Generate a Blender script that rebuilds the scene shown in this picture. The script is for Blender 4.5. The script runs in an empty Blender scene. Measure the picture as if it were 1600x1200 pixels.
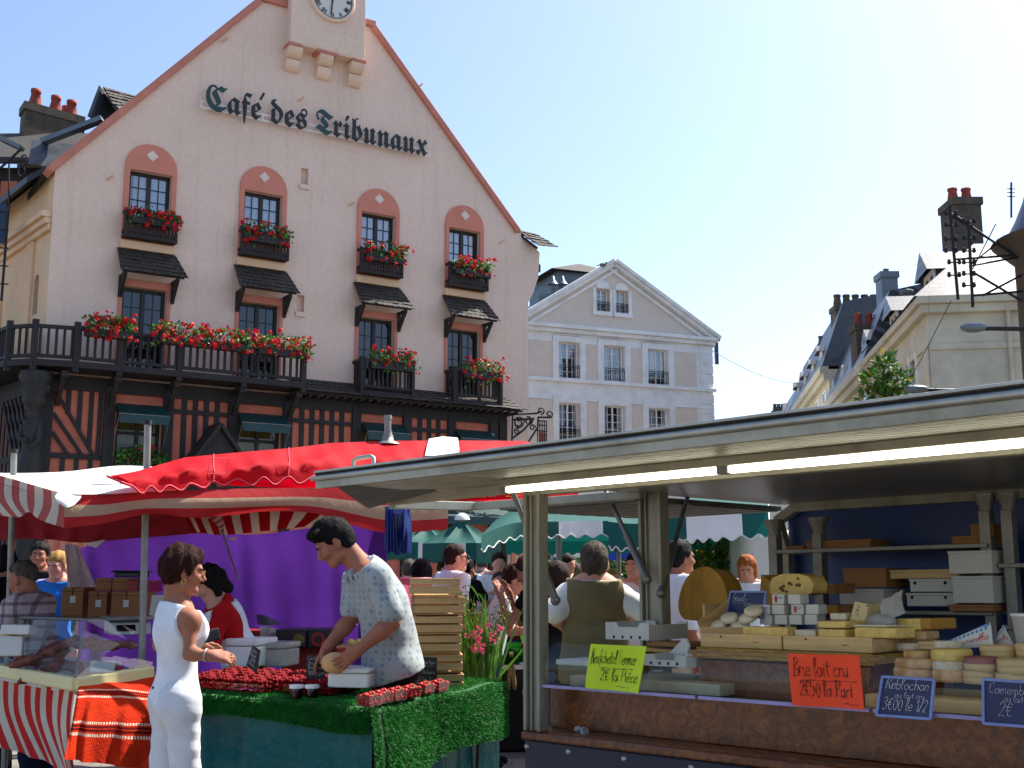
import bpy, math, random
import numpy as np
from mathutils import Vector, Matrix, geometry
SC = bpy.context.scene
COL = SC.collection
R = random.Random(11)
V = Vector
# ------------------------------------------------------------------ camera, sky, sun, exposure
TH = math.atan(300 / 1800)
EYE = V((0, 0, 1.5))
cam = bpy.data.cameras.new('camera'); camo = bpy.data.objects.new('camera', cam); COL.objects.link(camo)
camo.location = EYE; camo.rotation_euler = (math.pi / 2 + TH, 0, 0)
cam.sensor_width = 36; cam.lens = 40.5; cam.clip_start = .05; cam.clip_end = 3000
SC.camera = camo
SUN_AZ, SUN_EL = math.radians(51), math.radians(53)     # azimuth clockwise from the view direction
W = bpy.data.worlds.new('World'); SC.world = W; W.use_nodes = True
nt = W.node_tree
sky = nt.nodes.new('ShaderNodeTexSky'); sky.sky_type = 'NISHITA'; sky.sun_disc = False
sky.sun_elevation = SUN_EL; sky.sun_rotation = SUN_AZ
sky.air_density = .85; sky.dust_density = 1.6; sky.ozone_density = 2.6; sky.altitude = 0
bg = nt.nodes['Background']; nt.links.new(sky.outputs[0], bg.inputs[0]); bg.inputs[1].default_value = .11
sl = bpy.data.lights.new('sun', 'SUN'); sl.energy = 4.2; sl.angle = math.radians(.5); sl.color = (1, .95, .86)
so = bpy.data.objects.new('sun', sl); COL.objects.link(so)
sd = V((math.sin(SUN_AZ) * math.cos(SUN_EL), math.cos(SUN_AZ) * math.cos(SUN_EL), math.sin(SUN_EL)))
so.rotation_euler = (-sd).to_track_quat('-Z', 'Y').to_euler(); so.location = (20, 10, 30)
SC.view_settings.view_transform = 'Standard'; SC.view_settings.look = 'None'
SC.view_settings.exposure = 1.28; SC.view_settings.gamma = 1
SC.cycles.max_bounces = 8; SC.cycles.diffuse_bounces = 4; SC.cycles.transparent_max_bounces = 12
SC.cycles.sample_clamp_indirect = 6
SC.cycles.use_denoising = True
SC.cycles.caustics_reflective = False; SC.cycles.caustics_refractive = False

# ------------------------------------------------------------------ rays of the photograph -> world points
def ray(px, py):
    x = (px - 800) / 1800; z = (600 - py) / 1800
    return V((x, math.cos(TH) - z * math.sin(TH), math.sin(TH) + z * math.cos(TH)))
def at(px, py, Y): r = ray(px, py); return EYE + r * (Y / r.y)
def atz(px, py, z): r = ray(px, py); return EYE + r * ((z - EYE.z) / r.z)
class Frame:
    """local x = u along a front, y = depth into it, z = up"""
    def __init__(s, P0, deg):
        a = math.radians(deg); s.P = V((P0[0], P0[1], 0))
        s.e = V((math.sin(a), math.cos(a), 0)); s.n = V((-math.cos(a), math.sin(a), 0))
        s.M = Matrix(((s.e.x, s.n.x, 0, s.P.x), (s.e.y, s.n.y, 0, s.P.y), (0, 0, 1, 0), (0, 0, 0, 1)))
        s.rz = math.atan2(s.e.y, s.e.x)
    def uz(s, px, py, d=0):
        r = ray(px, py); t = (s.P + s.n * d - EYE).dot(s.n) / r.dot(s.n); q = EYE + r * t
        return (q - s.P).dot(s.e), q.z
    def w(s, u, d, z): return s.M @ V((u, d, z))

# ------------------------------------------------------------------ mesh builder
class MB:
    def __init__(s, T=None): s.v = []; s.f = []; s.mi = []; s.sm = []; s.uv = []; s.T = T
    def add(s, vs, fs, mi=0, sm=False, uvs=None):
        b = len(s.v); T = s.T
        s.v.extend([tuple(T @ V(p)) if T else tuple(p) for p in vs])
        for k, f in enumerate(fs):
            s.f.append([i + b for i in f]); s.mi.append(mi); s.sm.append(sm)
            s.uv.append([uvs[i] for i in f] if uvs else None)
        return s
    def poly(s, pts, mi=0, uvs=None): return s.add(pts, [list(range(len(pts)))], mi, False, uvs or None)
    def box(s, lo, hi, mi=0):
        x0, y0, z0 = lo; x1, y1, z1 = hi
        vs = [(x0, y0, z0), (x1, y0, z0), (x1, y1, z0), (x0, y1, z0), (x0, y0, z1), (x1, y0, z1), (x1, y1, z1), (x0, y1, z1)]
        return s.add(vs, [(3, 2, 1, 0), (4, 5, 6, 7), (0, 1, 5, 4), (1, 2, 6, 5), (2, 3, 7, 6), (3, 0, 4, 7)], mi)
    def hexa(s, b, t, mi=0):
        """b, t: four points each, same order"""
        return s.add(list(b) + list(t), [(3, 2, 1, 0), (4, 5, 6, 7), (0, 1, 5, 4), (1, 2, 6, 5), (2, 3, 7, 6), (3, 0, 4, 7)], mi)
    def bar(s, p0, p1, w, h, up=(0, 0, 1), mi=0):
        p0 = V(p0); p1 = V(p1); d = (p1 - p0).normalized(); up = V(up)
        if abs(d.dot(up)) > .98: up = V((0, 1, 0))
        x = d.cross(up).normalized(); y = x.cross(d)
        q = lambda p: [p - x * w / 2 - y * h / 2, p + x * w / 2 - y * h / 2, p + x * w / 2 + y * h / 2, p - x * w / 2 + y * h / 2]
        return s.hexa(q(p0), q(p1), mi)
    def tube(s, pts, r, n=8, mi=0, cap=True, closed=False):
        pts = [V(p) for p in pts]; N = len(pts)
        rs = r if isinstance(r, (list, tuple)) else [r] * N
        vs = []; ref = None
        for i, p in enumerate(pts):
            if closed: d = pts[(i + 1) % N] - pts[i - 1]
            else: d = pts[min(i + 1, N - 1)] - pts[max(i - 1, 0)]
            if d.length < 1e-9: d = V((0, 0, 1))
            d.normalize()
            if ref is None: ref = V((0, 0, 1)) if abs(d.z) < .9 else V((1, 0, 0))
            x = d.cross(ref)
            if x.length < 1e-5: x = d.cross(V((.3, .5, .8)))
            x.normalize(); y = x.cross(d); ref = y
            for k in range(n):
                a = 2 * math.pi * k / n
                vs.append(p + (x * math.cos(a) + y * math.sin(a)) * rs[i])
        fs = []
        for i in range(N if closed else N - 1):
            j = (i + 1) % N
            for k in range(n):
                k2 = (k + 1) % n; fs.append((i * n + k, i * n + k2, j * n + k2, j * n + k))
        s.add(vs, fs, mi, n > 5)
        if cap and not closed:
            s.add(vs[:n], [tuple(range(n))[::-1]], mi); s.add(vs[-n:], [tuple(range(n))], mi)
        return s
    def cyl(s, p0, p1, r0, r1=None, n=12, mi=0): return s.tube([p0, p1], [r0, r0 if r1 is None else r1], n, mi)
    def lathe(s, prof, c=(0, 0, 0), n=16, mi=0, axis=None, sm=True, a0=0, a1=2 * math.pi):
        c = V(c); M = axis.to_track_quat('Z', 'Y').to_matrix() if axis is not None else Matrix.Identity(3)
        full = abs(a1 - a0 - 2 * math.pi) < 1e-6; m = n if full else n + 1
        vs = [c + M @ V((r * math.cos(a0 + (a1 - a0) * k / n), r * math.sin(a0 + (a1 - a0) * k / n), z)) for r, z in prof for k in range(m)]
        fs = []
        for i in range(len(prof) - 1):
            for k in range(n):
                k2 = (k + 1) % m; fs.append((i * m + k, i * m + k2, (i + 1) * m + k2, (i + 1) * m + k))
        return s.add(vs, fs, mi, sm)
    def prism(s, poly, vec, mi=0, capmi=None):
        n = len(poly); vec = V(vec); a = [V(p) for p in poly]; b = [p + vec for p in a]
        c = mi if capmi is None else capmi
        s.add(a, [tuple(range(n))], c); s.add(b, [tuple(range(n))[::-1]], c)
        return s.add(a + b, [(i, i + n, (i + 1) % n + n, (i + 1) % n) for i in range(n)], mi)
    def grid(s, rows, mi=0, sm=True, uvf=None):
        nr = len(rows); nc = len(rows[0]); vs = [p for r in rows for p in r]
        uvs = [(j / (nc - 1), i / (nr - 1)) for i in range(nr) for j in range(nc)]
        if uvf: uvs = [uvf(*q) for q in uvs]
        fs = [(i * nc + j, i * nc + j + 1, (i + 1) * nc + j + 1, (i + 1) * nc + j) for i in range(nr - 1) for j in range(nc - 1)]
        return s.add(vs, fs, mi, sm, uvs)
    def ball(s, c, r, n=8, m=5, mi=0, rot=None, jit=0, rnd=None):
        r = r if isinstance(r, (list, tuple)) else (r, r, r); c = V(c); vs = []; fs = []
        for i in range(m + 1):
            t = math.pi * i / m
            for k in range(n):
                a = 2 * math.pi * k / n
                j = 1 + (jit * (rnd or R).uniform(-1, 1) if jit else 0)
                p = V((math.sin(t) * math.cos(a) * r[0], math.sin(t) * math.sin(a) * r[1], math.cos(t) * r[2])) * j
                vs.append(c + (rot @ p if rot else p))
        for i in range(m):
            for k in range(n):
                k2 = (k + 1) % n; fs.append((i * n + k, (i + 1) * n + k, (i + 1) * n + k2, i * n + k2))
        return s.add(vs, fs, mi, True)
    def holed(s, outer, holes, d, mi=0, rev=None, fn=None):
        """flat wall in local x-z at y = 0 with openings; reveals go to y = d"""
        loops = [[V((p[0], p[1], 0)) for p in lp] for lp in [outer] + holes]
        flat = [p for lp in loops for p in lp]
        tris = geometry.tessellate_polygon(loops)
        g = fn or (lambda u, z, y: (u, y, z))
        s.add([g(p.x, p.y, 0) for p in flat], [tuple(t) for t in tris], mi)
        for lp in loops[1:]:
            n = len(lp); vs = [g(p.x, p.y, 0) for p in lp] + [g(p.x, p.y, d) for p in lp]
            s.add(vs, [(i, (i + 1) % n, (i + 1) % n + n, i + n) for i in range(n)], mi if rev is None else rev)
        return s
    def tiles(s, a, b, c, d, nu, nv, th=.02, mi=0, rnd=None):
        """overlapping tiles on the quad a (top left) b (top right) c (bottom left) d (bottom right)"""
        rnd = rnd or R; a, b, c, d = V(a), V(b), V(c), V(d)
        P = lambda x, y: (a * (1 - x) + b * x) * (1 - y) + (c * (1 - x) + d * x) * y
        nrm = (b - a).cross(c - a).normalized()
        if nrm.z < 0: nrm = -nrm
        for i in range(nv):
            for j in range(-1, nu):
                o = .5 * (i % 2); x0 = max(0, (j + o) / nu); x1 = min(1, (j + 1 + o) / nu)
                if x1 - x0 < .2 / nu: continue
                g = .04 / nu; x0 += g; x1 -= g
                y0 = max(0, (i - .35) / nv); y1 = (i + 1) / nv + rnd.uniform(-.05, .07) / nv
                l = rnd.uniform(.7, 1.5) * th
                bt = [P(x0, y0), P(x1, y0), P(x1, y1) + nrm * l * .9, P(x0, y1) + nrm * l * .9]
                s.hexa(bt, [p + nrm * th for p in bt], mi)
        return s
    def each(s, name, mats, parent, bevel=0, gap=.004):
        """every separate piece becomes a part of its own"""
        n = len(s.f); vs = np.array(s.v, dtype=float); bb = [(vs[list(f)].min(0) - gap, vs[list(f)].max(0) + gap) for f in s.f]; par = list(range(n))
        def find(i):
            while par[i] != i: par[i] = par[par[i]]; i = par[i]
            return i
        seen = {}
        for i, f in enumerate(s.f):
            for k in f:
                if k in seen: par[find(i)] = find(seen[k])
                else: seen[k] = i
        comp = {}
        for i in range(n): comp.setdefault(find(i), []).append(i)
        cs = [(np.min([bb[i][0] for i in l], 0), np.max([bb[i][1] for i in l], 0), l) for l in comp.values()]
        merged = True
        while merged:
            merged = False
            for i in range(len(cs)):
                for j in range(i + 1, len(cs)):
                    if (cs[i][0] <= cs[j][1]).all() and (cs[j][0] <= cs[i][1]).all():
                        cs[i] = (np.minimum(cs[i][0], cs[j][0]), np.maximum(cs[i][1], cs[j][1]), cs[i][2] + cs[j][2]); del cs[j]; merged = True; break
                if merged: break
        for _, _, l in cs:
            b = MB(); mp = {}
            for i in l:
                for k in s.f[i]:
                    if k not in mp: mp[k] = len(b.v); b.v.append(s.v[k])
                b.f.append([mp[k] for k in s.f[i]]); b.mi.append(s.mi[i]); b.sm.append(s.sm[i]); b.uv.append(s.uv[i])
            o = b.build(name, mats, parent, bevel)
        return o
    def build(s, name, mats, parent=None, bevel=0, loc=None, sub=0, seg=2):
        global WM
        me = bpy.data.meshes.new(name); vs = np.array(s.v, dtype=float).reshape(-1, 3)
        o = bpy.data.objects.new(name, me); COL.objects.link(o)
        if parent is not None:
            M = WM[parent.name]; o.parent = parent
        else:
            c = V(((vs[:, 0].min() + vs[:, 0].max()) / 2, (vs[:, 1].min() + vs[:, 1].max()) / 2, vs[:, 2].min())) if loc is None else V(loc)
            M = Matrix.Translation(c); o.location = c
        WM[o.name] = M
        I = np.array(M.inverted()); vs = vs @ I[:3, :3].T + I[:3, 3]
        me.from_pydata(vs.tolist(), [], s.f)
        for m in (mats if isinstance(mats, (list, tuple)) else [mats]): me.materials.append(m)
        me.polygons.foreach_set('material_index', s.mi); me.polygons.foreach_set('use_smooth', s.sm)
        if any(u for u in s.uv):
            ul = me.uv_layers.new(name='UVMap'); fl = []
            for f, u in zip(s.f, s.uv):
                for k in range(len(f)): fl.extend(u[k] if u else (0, 0))
            ul.data.foreach_set('uv', fl)
        me.update()
        if bevel:
            b = o.modifiers.new('bevel', 'BEVEL'); b.width = bevel; b.segments = seg; b.limit_method = 'ANGLE'
        if sub:
            q = o.modifiers.new('sub', 'SUBSURF'); q.levels = sub; q.render_levels = sub
        return o
WM = {}
def root(name, loc, rz=0):
    o = bpy.data.objects.new(name, None); COL.objects.link(o); o.location = loc; o.rotation_euler = (0, 0, rz)
    o.empty_display_size = .2
    WM[o.name] = Matrix.Translation(V(loc)) @ Matrix.Rotation(rz, 4, 'Z'); return o
def tag(o, label=None, cat=None, group=None, kind=None):
    if label: o['label'] = label
    if cat: o['category'] = cat
    if group: o['group'] = group
    if kind: o['kind'] = kind
    return o
KIDS = {}
def dup(o, loc=None, rz=None, parent=None, scale=None):
    c = o.copy(); COL.objects.link(c)
    for k in ('label', 'group'):
        if parent is None and k in c: del c[k]
    if parent is not None: c.parent = parent
    if loc is not None: c.location = loc
    if rz is not None: c.rotation_euler = (0, 0, rz)
    if scale: c.scale = (scale,) * 3
    for ch in [x for x in list(COL.objects) if x.parent == o]: dup(ch, parent=c)
    return c

# ------------------------------------------------------------------ materials
def lin(c):
    return tuple(((x / 255) / 12.92 if x / 255 <= .04045 else ((x / 255 + .055) / 1.055) ** 2.4) for x in c)
class NT:
    def __init__(s, name):
        s.m = bpy.data.materials.new(name); s.m.use_nodes = True; s.t = s.m.node_tree
        s.b = s.t.nodes['Principled BSDF']; s.out = s.t.nodes['Material Output']
    def n(s, typ, **kw):
        x = s.t.nodes.new('ShaderNode' + typ)
        for k, v in kw.items():
            if k.startswith('i_'): x.inputs[k[2:].replace('_', ' ')].default_value = v
            elif k.startswith('n_'): x.inputs[int(k[2:])].default_value = v
            else: setattr(x, k, v)
        return x
    def l(s, a, b): s.t.links.new(a, b); return b
    def co(s, kind='Object', scale=None):
        t = s.n('TexCoord').outputs[kind]
        if scale:
            mp = s.n('Mapping'); mp.inputs['Scale'].default_value = scale; s.l(t, mp.inputs[0]); t = mp.outputs[0]
        return t
    def noise(s, co, scale, detail=4, rough=.6):
        x = s.n('TexNoise'); x.inputs['Scale'].default_value = scale; x.inputs['Detail'].default_value = detail
        x.inputs['Roughness'].default_value = rough; s.l(co, x.inputs['Vector']); return x.outputs[0]
    def ramp(s, f, stops, interp='LINEAR'):
        r = s.n('ValToRGB'); r.color_ramp.interpolation = interp; e = r.color_ramp.elements
        while len(e) < len(stops): e.new(.5)
        for q, (p, c) in zip(e, stops): q.position = p; q.color = (c[0], c[1], c[2], 1)
        s.l(f, r.inputs[0]); return r.outputs[0]
    def mix(s, f, a, b, typ='MIX'):
        x = s.n('MixRGB', blend_type=typ)
        for q, v in ((x.inputs[0], f), (x.inputs[1], a), (x.inputs[2], b)):
            if hasattr(v, 'node'): s.l(v, q)
            elif isinstance(v, (int, float)): q.default_value = v
            else: q.default_value = (v[0], v[1], v[2], 1)
        return x.outputs[0]
    def math(s, op, a, b=0):
        x = s.n('Math', operation=op)
        for q, v in ((x.inputs[0], a), (x.inputs[1], b)):
            if hasattr(v, 'node'): s.l(v, q)
            else: q.default_value = v
        return x.outputs[0]
    def bump(s, h, st=.3, dist=.01):
        b = s.n('Bump'); b.inputs['Strength'].default_value = st; b.inputs['Distance'].default_value = dist
        s.l(h, b.inputs['Height']); s.l(b.outputs[0], s.b.inputs['Normal']); return b
    def base(s, c):
        if hasattr(c, 'node'): s.l(c, s.b.inputs['Base Color'])
        else: s.b.inputs['Base Color'].default_value = (*c[:3], 1)
    def set(s, rough=.6, metal=0, spec=.5):
        s.b.inputs['Roughness'].default_value = rough; s.b.inputs['Metallic'].default_value = metal
        s.b.inputs['Specular IOR Level'].default_value = spec
    def translucent(s, col, f):
        t = s.n('BsdfTranslucent')
        if hasattr(col, 'node'): s.l(col, t.inputs[0])
        else: t.inputs[0].default_value = (*col[:3], 1)
        x = s.n('MixShader'); x.inputs[0].default_value = f
        s.l(s.b.outputs[0], x.inputs[1]); s.l(t.outputs[0], x.inputs[2]); s.l(x.outputs[0], s.out.inputs[0])
def mat(name, rgb, rough=.6, metal=0, var=.18, sc=6, bump=.15, bsc=40, bd=.004, spec=.5, tl=0, co='Object', dirt=None, dsc=2, stretch=None):
    """plain material: base colour with two scales of variation, fine bump"""
    s = NT(name); c = lin(rgb); k = s.co(co, stretch)
    n1 = s.noise(k, sc, 5); lo = tuple(x * (1 - var) for x in c); hi = tuple(min(1, x * (1 + var)) for x in c)
    col = s.ramp(n1, [(.3, lo), (.7, hi)])
    if dirt:
        d = s.ramp(s.noise(k, dsc, 6, .7), [(.45, (0, 0, 0)), (.7, (1, 1, 1))]); col = s.mix(s.math('MULTIPLY', d, dirt[3] if len(dirt) > 3 else .5), col, lin(dirt[:3]))
    s.base(col); s.set(rough, metal, spec)
    if bump: s.bump(s.noise(k, bsc, 3), bump, bd)
    if tl: s.translucent(col, tl)
    return s.m
def stripes(name, a, b, n, axis=0, duty=.5, rough=.8, tl=.3, wob=.0, off=0):
    s = NT(name); uv = s.co('UV'); x = s.n('SeparateXYZ'); s.l(uv, x.inputs[0])
    f = s.math('FRACT', s.math('ADD', s.math('MULTIPLY', x.outputs[axis], n), off)); f = s.math('LESS_THAN', f, duty)
    nz = s.noise(s.co(), 5, 5); k = s.ramp(nz, [(.3, (.8, .8, .8)), (.7, (1, 1, 1))])
    col = s.mix(1, s.mix(f, lin(b), lin(a)), k, 'MULTIPLY'); s.base(col); s.set(rough, 0, .2)
    s.bump(s.noise(s.co(), 14, 3), .25, .02)
    if tl: s.translucent(col, tl)
    return s.m
def glass_clear(name, tint=(.95, .97, .96), refl=.06, rough=.03, fac=.25):
    s = NT(name); t = s.n('BsdfTransparent'); t.inputs[0].default_value = (*tint, 1)
    g = s.n('BsdfGlossy'); g.inputs['Roughness'].default_value = rough
    lw = s.n('LayerWeight'); lw.inputs[0].default_value = .35
    f = s.math('ADD', s.math('MULTIPLY', lw.outputs['Facing'], fac), refl)
    x = s.n('MixShader'); s.l(f, x.inputs[0]); s.l(t.outputs[0], x.inputs[1]); s.l(g.outputs[0], x.inputs[2]); s.l(x.outputs[0], s.out.inputs[0])
    return s.m
def emit(name, rgb, st):
    s = NT(name); s.base(lin(rgb)); s.b.inputs['Emission Color'].default_value = (*lin(rgb), 1); s.b.inputs['Emission Strength'].default_value = st
    return s.m
MT = {}
def setup_materials():
    m = MT
    s = NT('pink_render'); k = s.co(); n1 = s.noise(k, .45, 6, .65); n2 = s.noise(k, 9, 4)
    c = s.mix(.35, s.ramp(n1, [(.3, lin((222, 194, 174))), (.7, lin((236, 210, 192)))]), s.ramp(n2, [(.3, lin((220, 190, 168))), (.7, lin((240, 218, 200)))]))
    st = s.noise(s.co('Object', (2.5, 2.5, .12)), 1.6, 6, .7); c = s.mix(s.ramp(st, [(.55, (0, 0, 0)), (.8, (.42, .42, .42))]), c, lin((170, 138, 122)))
    s.base(c); s.set(.95, 0, .1); s.bump(s.math('ADD', s.noise(s.co('Object', (1, 1, 3.2)), 7, 3), s.noise(k, 22, 4)), .45, .03); m['pink'] = s.m
    m['ochre'] = mat('ochre_render', (224, 188, 150), .95, 0, .1, 1, .3, 20, .01)
    m['salmon'] = mat('salmon_paint', (206, 130, 110), .9, 0, .08, 2, .25, 30, .008)
    m['corbel'] = mat('corbel_paint', (228, 200, 174), .9, 0, .08, 2, .2, 20, .006)
    m['copingred'] = mat('coping_paint', (192, 124, 106), .9, 0, .12, 3, .2, 30, .006)
    m['brickor'] = mat('orange_infill', (194, 110, 86), .9, 0, .14, 3, .3, 25, .01)
    m['timber'] = mat('dark_timber', (34, 28, 27), .7, 0, .35, 4, .4, 30, .006, stretch=(1, 1, .3))
    m['frame'] = mat('window_frame_paint', (34, 22, 22), .5, 0, .2, 8, .1)
    m['tile'] = mat('dark_tiles', (50, 44, 39), .8, 0, .5, 5, .5, 30, .01)
    m['slate'] = mat('slate_roof', (70, 74, 80), .45, 0, .3, 4, .4, 20, .01)
    s = NT('slate_courses'); br = s.n('TexBrick'); k = s.co('UV'); s.l(k, br.inputs['Vector'])
    br.inputs['Scale'].default_value = 1; br.inputs['Mortar Size'].default_value = .02; br.inputs['Brick Width'].default_value = .3; br.inputs['Row Height'].default_value = .22
    br.inputs['Color1'].default_value = (*lin((66, 72, 80)), 1); br.inputs['Color2'].default_value = (*lin((88, 92, 98)), 1); br.inputs['Mortar'].default_value = (*lin((30, 32, 36)), 1)
    s.base(br.outputs[0]); s.set(.38, 0, .5); s.bump(br.outputs['Fac'], -.4, .01); m['slates'] = s.m
    s = NT('brick_chimney'); br = s.n('TexBrick'); k = s.co('Object', (1, 1, 1)); s.l(k, br.inputs['Vector'])
    mp = s.n('Mapping'); mp.inputs['Rotation'].default_value = (math.pi / 2, 0, .3); s.l(s.co(), mp.inputs[0]); s.l(mp.outputs[0], br.inputs['Vector'])
    br.inputs['Scale'].default_value = 3.5; br.inputs['Color1'].default_value = (*lin((92, 80, 66)), 1); br.inputs['Color2'].default_value = (*lin((70, 62, 54)), 1); br.inputs['Mortar'].default_value = (*lin((112, 104, 92)), 1)
    s.base(s.mix(.5, br.outputs[0], s.ramp(s.noise(k, 3, 6), [(.3, lin((52, 46, 40))), (.7, lin((110, 98, 80)))]))); s.set(.9); s.bump(s.noise(k, 20), .5, .02); m['brick'] = s.m
    m['pot'] = mat('terracotta_pot', (150, 66, 52), .8, 0, .25, 5)
    m['glassdark'] = mat('dark_window_glass', (10, 13, 17), .06, 0, .3, 1, 0, spec=.9)
    m['pane'] = glass_clear('window_pane', (.9, .95, 1), .26)
    m['pane2'] = glass_clear('shop_pane', (.8, .85, .85), .05, .03, .1)
    m['curtain'] = mat('white_net_curtain', (224, 228, 234), .9, 0, .08, 9, .3, 20, .02, tl=.3, stretch=(6, 6, .5))
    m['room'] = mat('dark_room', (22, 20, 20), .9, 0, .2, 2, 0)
    m['white'] = mat('white_stone_paint', (240, 240, 236), .9, 0, .04, 1.5, .2, 12, .01, dirt=(160, 160, 152, .35), dsc=1.2)
    m['cream'] = mat('cream_render', (222, 208, 192), .95, 0, .05, 2, .25, 14, .01)
    m['house'] = mat('cream_house_render', (206, 198, 174), .95, 0, .08, 1.2, .25, 14, .01, dirt=(150, 142, 120, .5), dsc=.8)
    m['zinc'] = mat('zinc_roofing', (104, 114, 120), .45, .3, .2, 2, .2)
    m['alu'] = mat('brushed_aluminium', (176, 174, 164), .42, .75, .12, 5, .1, 60, .002, dirt=(120, 114, 96, .5), dsc=4)
    m['alud'] = mat('weathered_aluminium_post', (150, 146, 128), .55, .35, .18, 5, .15, 50, .003, dirt=(96, 90, 70, .6), dsc=3, stretch=(2, 2, .6))
    m['creamband'] = mat('cream_enamel_band', (170, 167, 146), .5, 0, .12, 3, .1, 30, .002, dirt=(104, 98, 78, .6), dsc=4)
    m['steel'] = mat('grey_steel_tube', (120, 120, 116), .45, .6, .2, 10, .1)
    m['galv'] = mat('galvanised_pole', (134, 132, 124), .5, .5, .2, 8, .1)
    m['iron'] = mat('black_wrought_iron', (20, 20, 22), .5, .2, .3, 10, .2)
    m['ceil'] = mat('trailer_ceiling', (132, 132, 126), .3, .2, .1, 2, .05)
    m['grey_tarp'] = mat('grey_tarpaulin', (92, 94, 90), .7, 0, .2, 5, .4, 8, .03)
    m['blue'] = mat('blue_trailer_wall', (12, 54, 122), .4, 0, .2, 2, .1, 10, .01)
    m['navy'] = mat('navy_trailer_skirt', (12, 23, 48), .5, 0, .15, 3, .12, 5, .02)
    m['rubber'] = mat('black_rubber', (20, 20, 20), .8)
    s = NT('burl_laminate'); k = s.co(); n1 = s.noise(k, 17, 8, .74); n1.node.inputs['Distortion'].default_value = 1.6
    s.base(s.ramp(n1, [(.25, lin((34, 16, 7))), (.45, lin((92, 48, 18))), (.6, lin((126, 72, 28))), (.8, lin((156, 98, 42)))])); s.set(.35, 0, .5); s.bump(n1, .1, .004); m['burl'] = s.m
    m['wood'] = mat('pale_box_wood', (206, 172, 118), .8, 0, .16, 5, .25, 40, .003, stretch=(1, 6, 6))
    m['crate'] = mat('rough_crate_wood', (196, 160, 108), .85, 0, .22, 4, .4, 30, .004, dirt=(140, 100, 60, .6), dsc=6, stretch=(.6, .6, 6))
    m['straw'] = mat('straw_mat', (190, 150, 78), .85, 0, .35, 30, .5, 60, .004, stretch=(1, 1, 8))
    m['card'] = mat('brown_cardboard', (150, 104, 62), .85, 0, .12, 3, .15, 30, .003)
    m['wbox'] = mat('white_cardboard', (206, 204, 196), .75, 0, .06, 3, .1)
    m['poly'] = mat('polystyrene', (224, 224, 222), .75, 0, .04, 20, .15, 80, .002)
    m['board'] = mat('chalkboard_slate', (26, 28, 30), .75, 0, .35, 8, .1, dirt=(70, 72, 74, .5), dsc=6)
    m['slateblue'] = mat('navy_slate_card', (22, 38, 84), .4, 0, .12, 5, .05)
    m['chalk'] = mat('white_chalk', (226, 228, 224), .9, 0, .05)
    m['ink'] = mat('black_marker_ink', (16, 16, 18), .6)
    m['lime'] = mat('fluorescent_lime_card', (196, 224, 24), .6, 0, .04, 3, .05)
    m['fluor'] = mat('fluorescent_orange_card', (255, 70, 12), .6, 0, .04, 3, .05)
    m['green'] = mat('letter_green_paint', (16, 58, 58), .5, 0, .15, 3, .1)
    m['black'] = mat('black_paint', (16, 18, 20), .5)
    m['skin'] = mat('skin', (196, 140, 112), .7, 0, .1, 12, .12, 120, .001)
    m['skint'] = mat('tanned_skin', (156, 98, 72), .7, 0, .1, 12, .12, 120, .001)
    m['skinp'] = mat('pink_skin', (206, 146, 124), .7, 0, .12, 12, .12, 120, .001)
    for nm, c in dict(auburn=(44, 12, 8), dark=(13, 10, 9), brown=(44, 27, 16), grey=(74, 66, 58), blond=(168, 128, 70), ginger=(166, 92, 40)).items():
        m['h_' + nm] = mat(nm + '_hair', c, .75, 0, .5, 45, 1, 110, .008, stretch=(1, 1, .3), spec=.2)
    for nm, c in dict(white=(226, 228, 232), black=(18, 18, 20), khaki=(118, 106, 76), offwhite=(224, 222, 214), red=(168, 20, 24), ecru=(212, 213, 216), navy=(26, 34, 58), denim=(52, 66, 96), maroon=(98, 20, 34), teal=(22, 92, 96), blue=(40, 110, 190), beige=(190, 170, 140), grey=(116, 116, 118), pink=(214, 120, 140)).items():
        m['c_' + nm] = mat(nm + '_cloth', c, .9, 0, .1, 8, .35, 160, .002, spec=.15)
    s = NT('foulard_print_shirt'); k = s.co('Object', (27, 27, 27)); vo = s.n('TexVoronoi'); vo.inputs['Scale'].default_value = 1; vo.inputs['Randomness'].default_value = .25; s.l(k, vo.inputs['Vector'])
    d = s.ramp(vo.outputs['Distance'], [(.30, (1, 1, 1)), (.38, (0, 0, 0))]); s.base(s.mix(s.math('MULTIPLY', d, .75), lin((158, 165, 164)), lin((118, 125, 140)))); s.set(.85, 0, .2); s.bump(s.noise(s.co(), 12, 4), .3, .01); m['print'] = s.m
    s = NT('plaid_shirt'); k = s.co(); x = s.n('SeparateXYZ'); s.l(k, x.inputs[0]); col = lin((176, 160, 164))
    for ax, cc in ((2, (78, 50, 64)), (0, (84, 62, 74))):
        f = s.math('LESS_THAN', s.math('FRACT', s.math('MULTIPLY', x.outputs[ax], 13)), .3); col = s.mix(s.math('MULTIPLY', f, .65), col, lin(cc))
    s.base(col); s.set(.9, 0, .2); m['plaid'] = s.m
    m['leaf'] = mat('leaf_green', (78, 124, 40), .5, 0, .45, 3, 0, tl=.3)
    m['leafd'] = mat('dark_leaf', (52, 90, 32), .4, 0, .45, 2, 0, tl=.2)
    m['leafy'] = mat('yellow_leaf', (150, 130, 40), .45, 0, .3, 2, 0, tl=.35)
    m['geran'] = mat('geranium_petal', (206, 16, 26), .7, 0, .25, 6, 0, tl=.25)
    m['geranp'] = mat('pink_petal', (236, 104, 140), .7, 0, .3, 9, 0, tl=.3)
    m['bark'] = mat('bark', (70, 56, 44), .9, 0, .3, 8, .6)
    m['berry'] = mat('strawberry', (168, 8, 14), .45, 0, .3, 20, .4, 160, .003, spec=.25)
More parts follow.
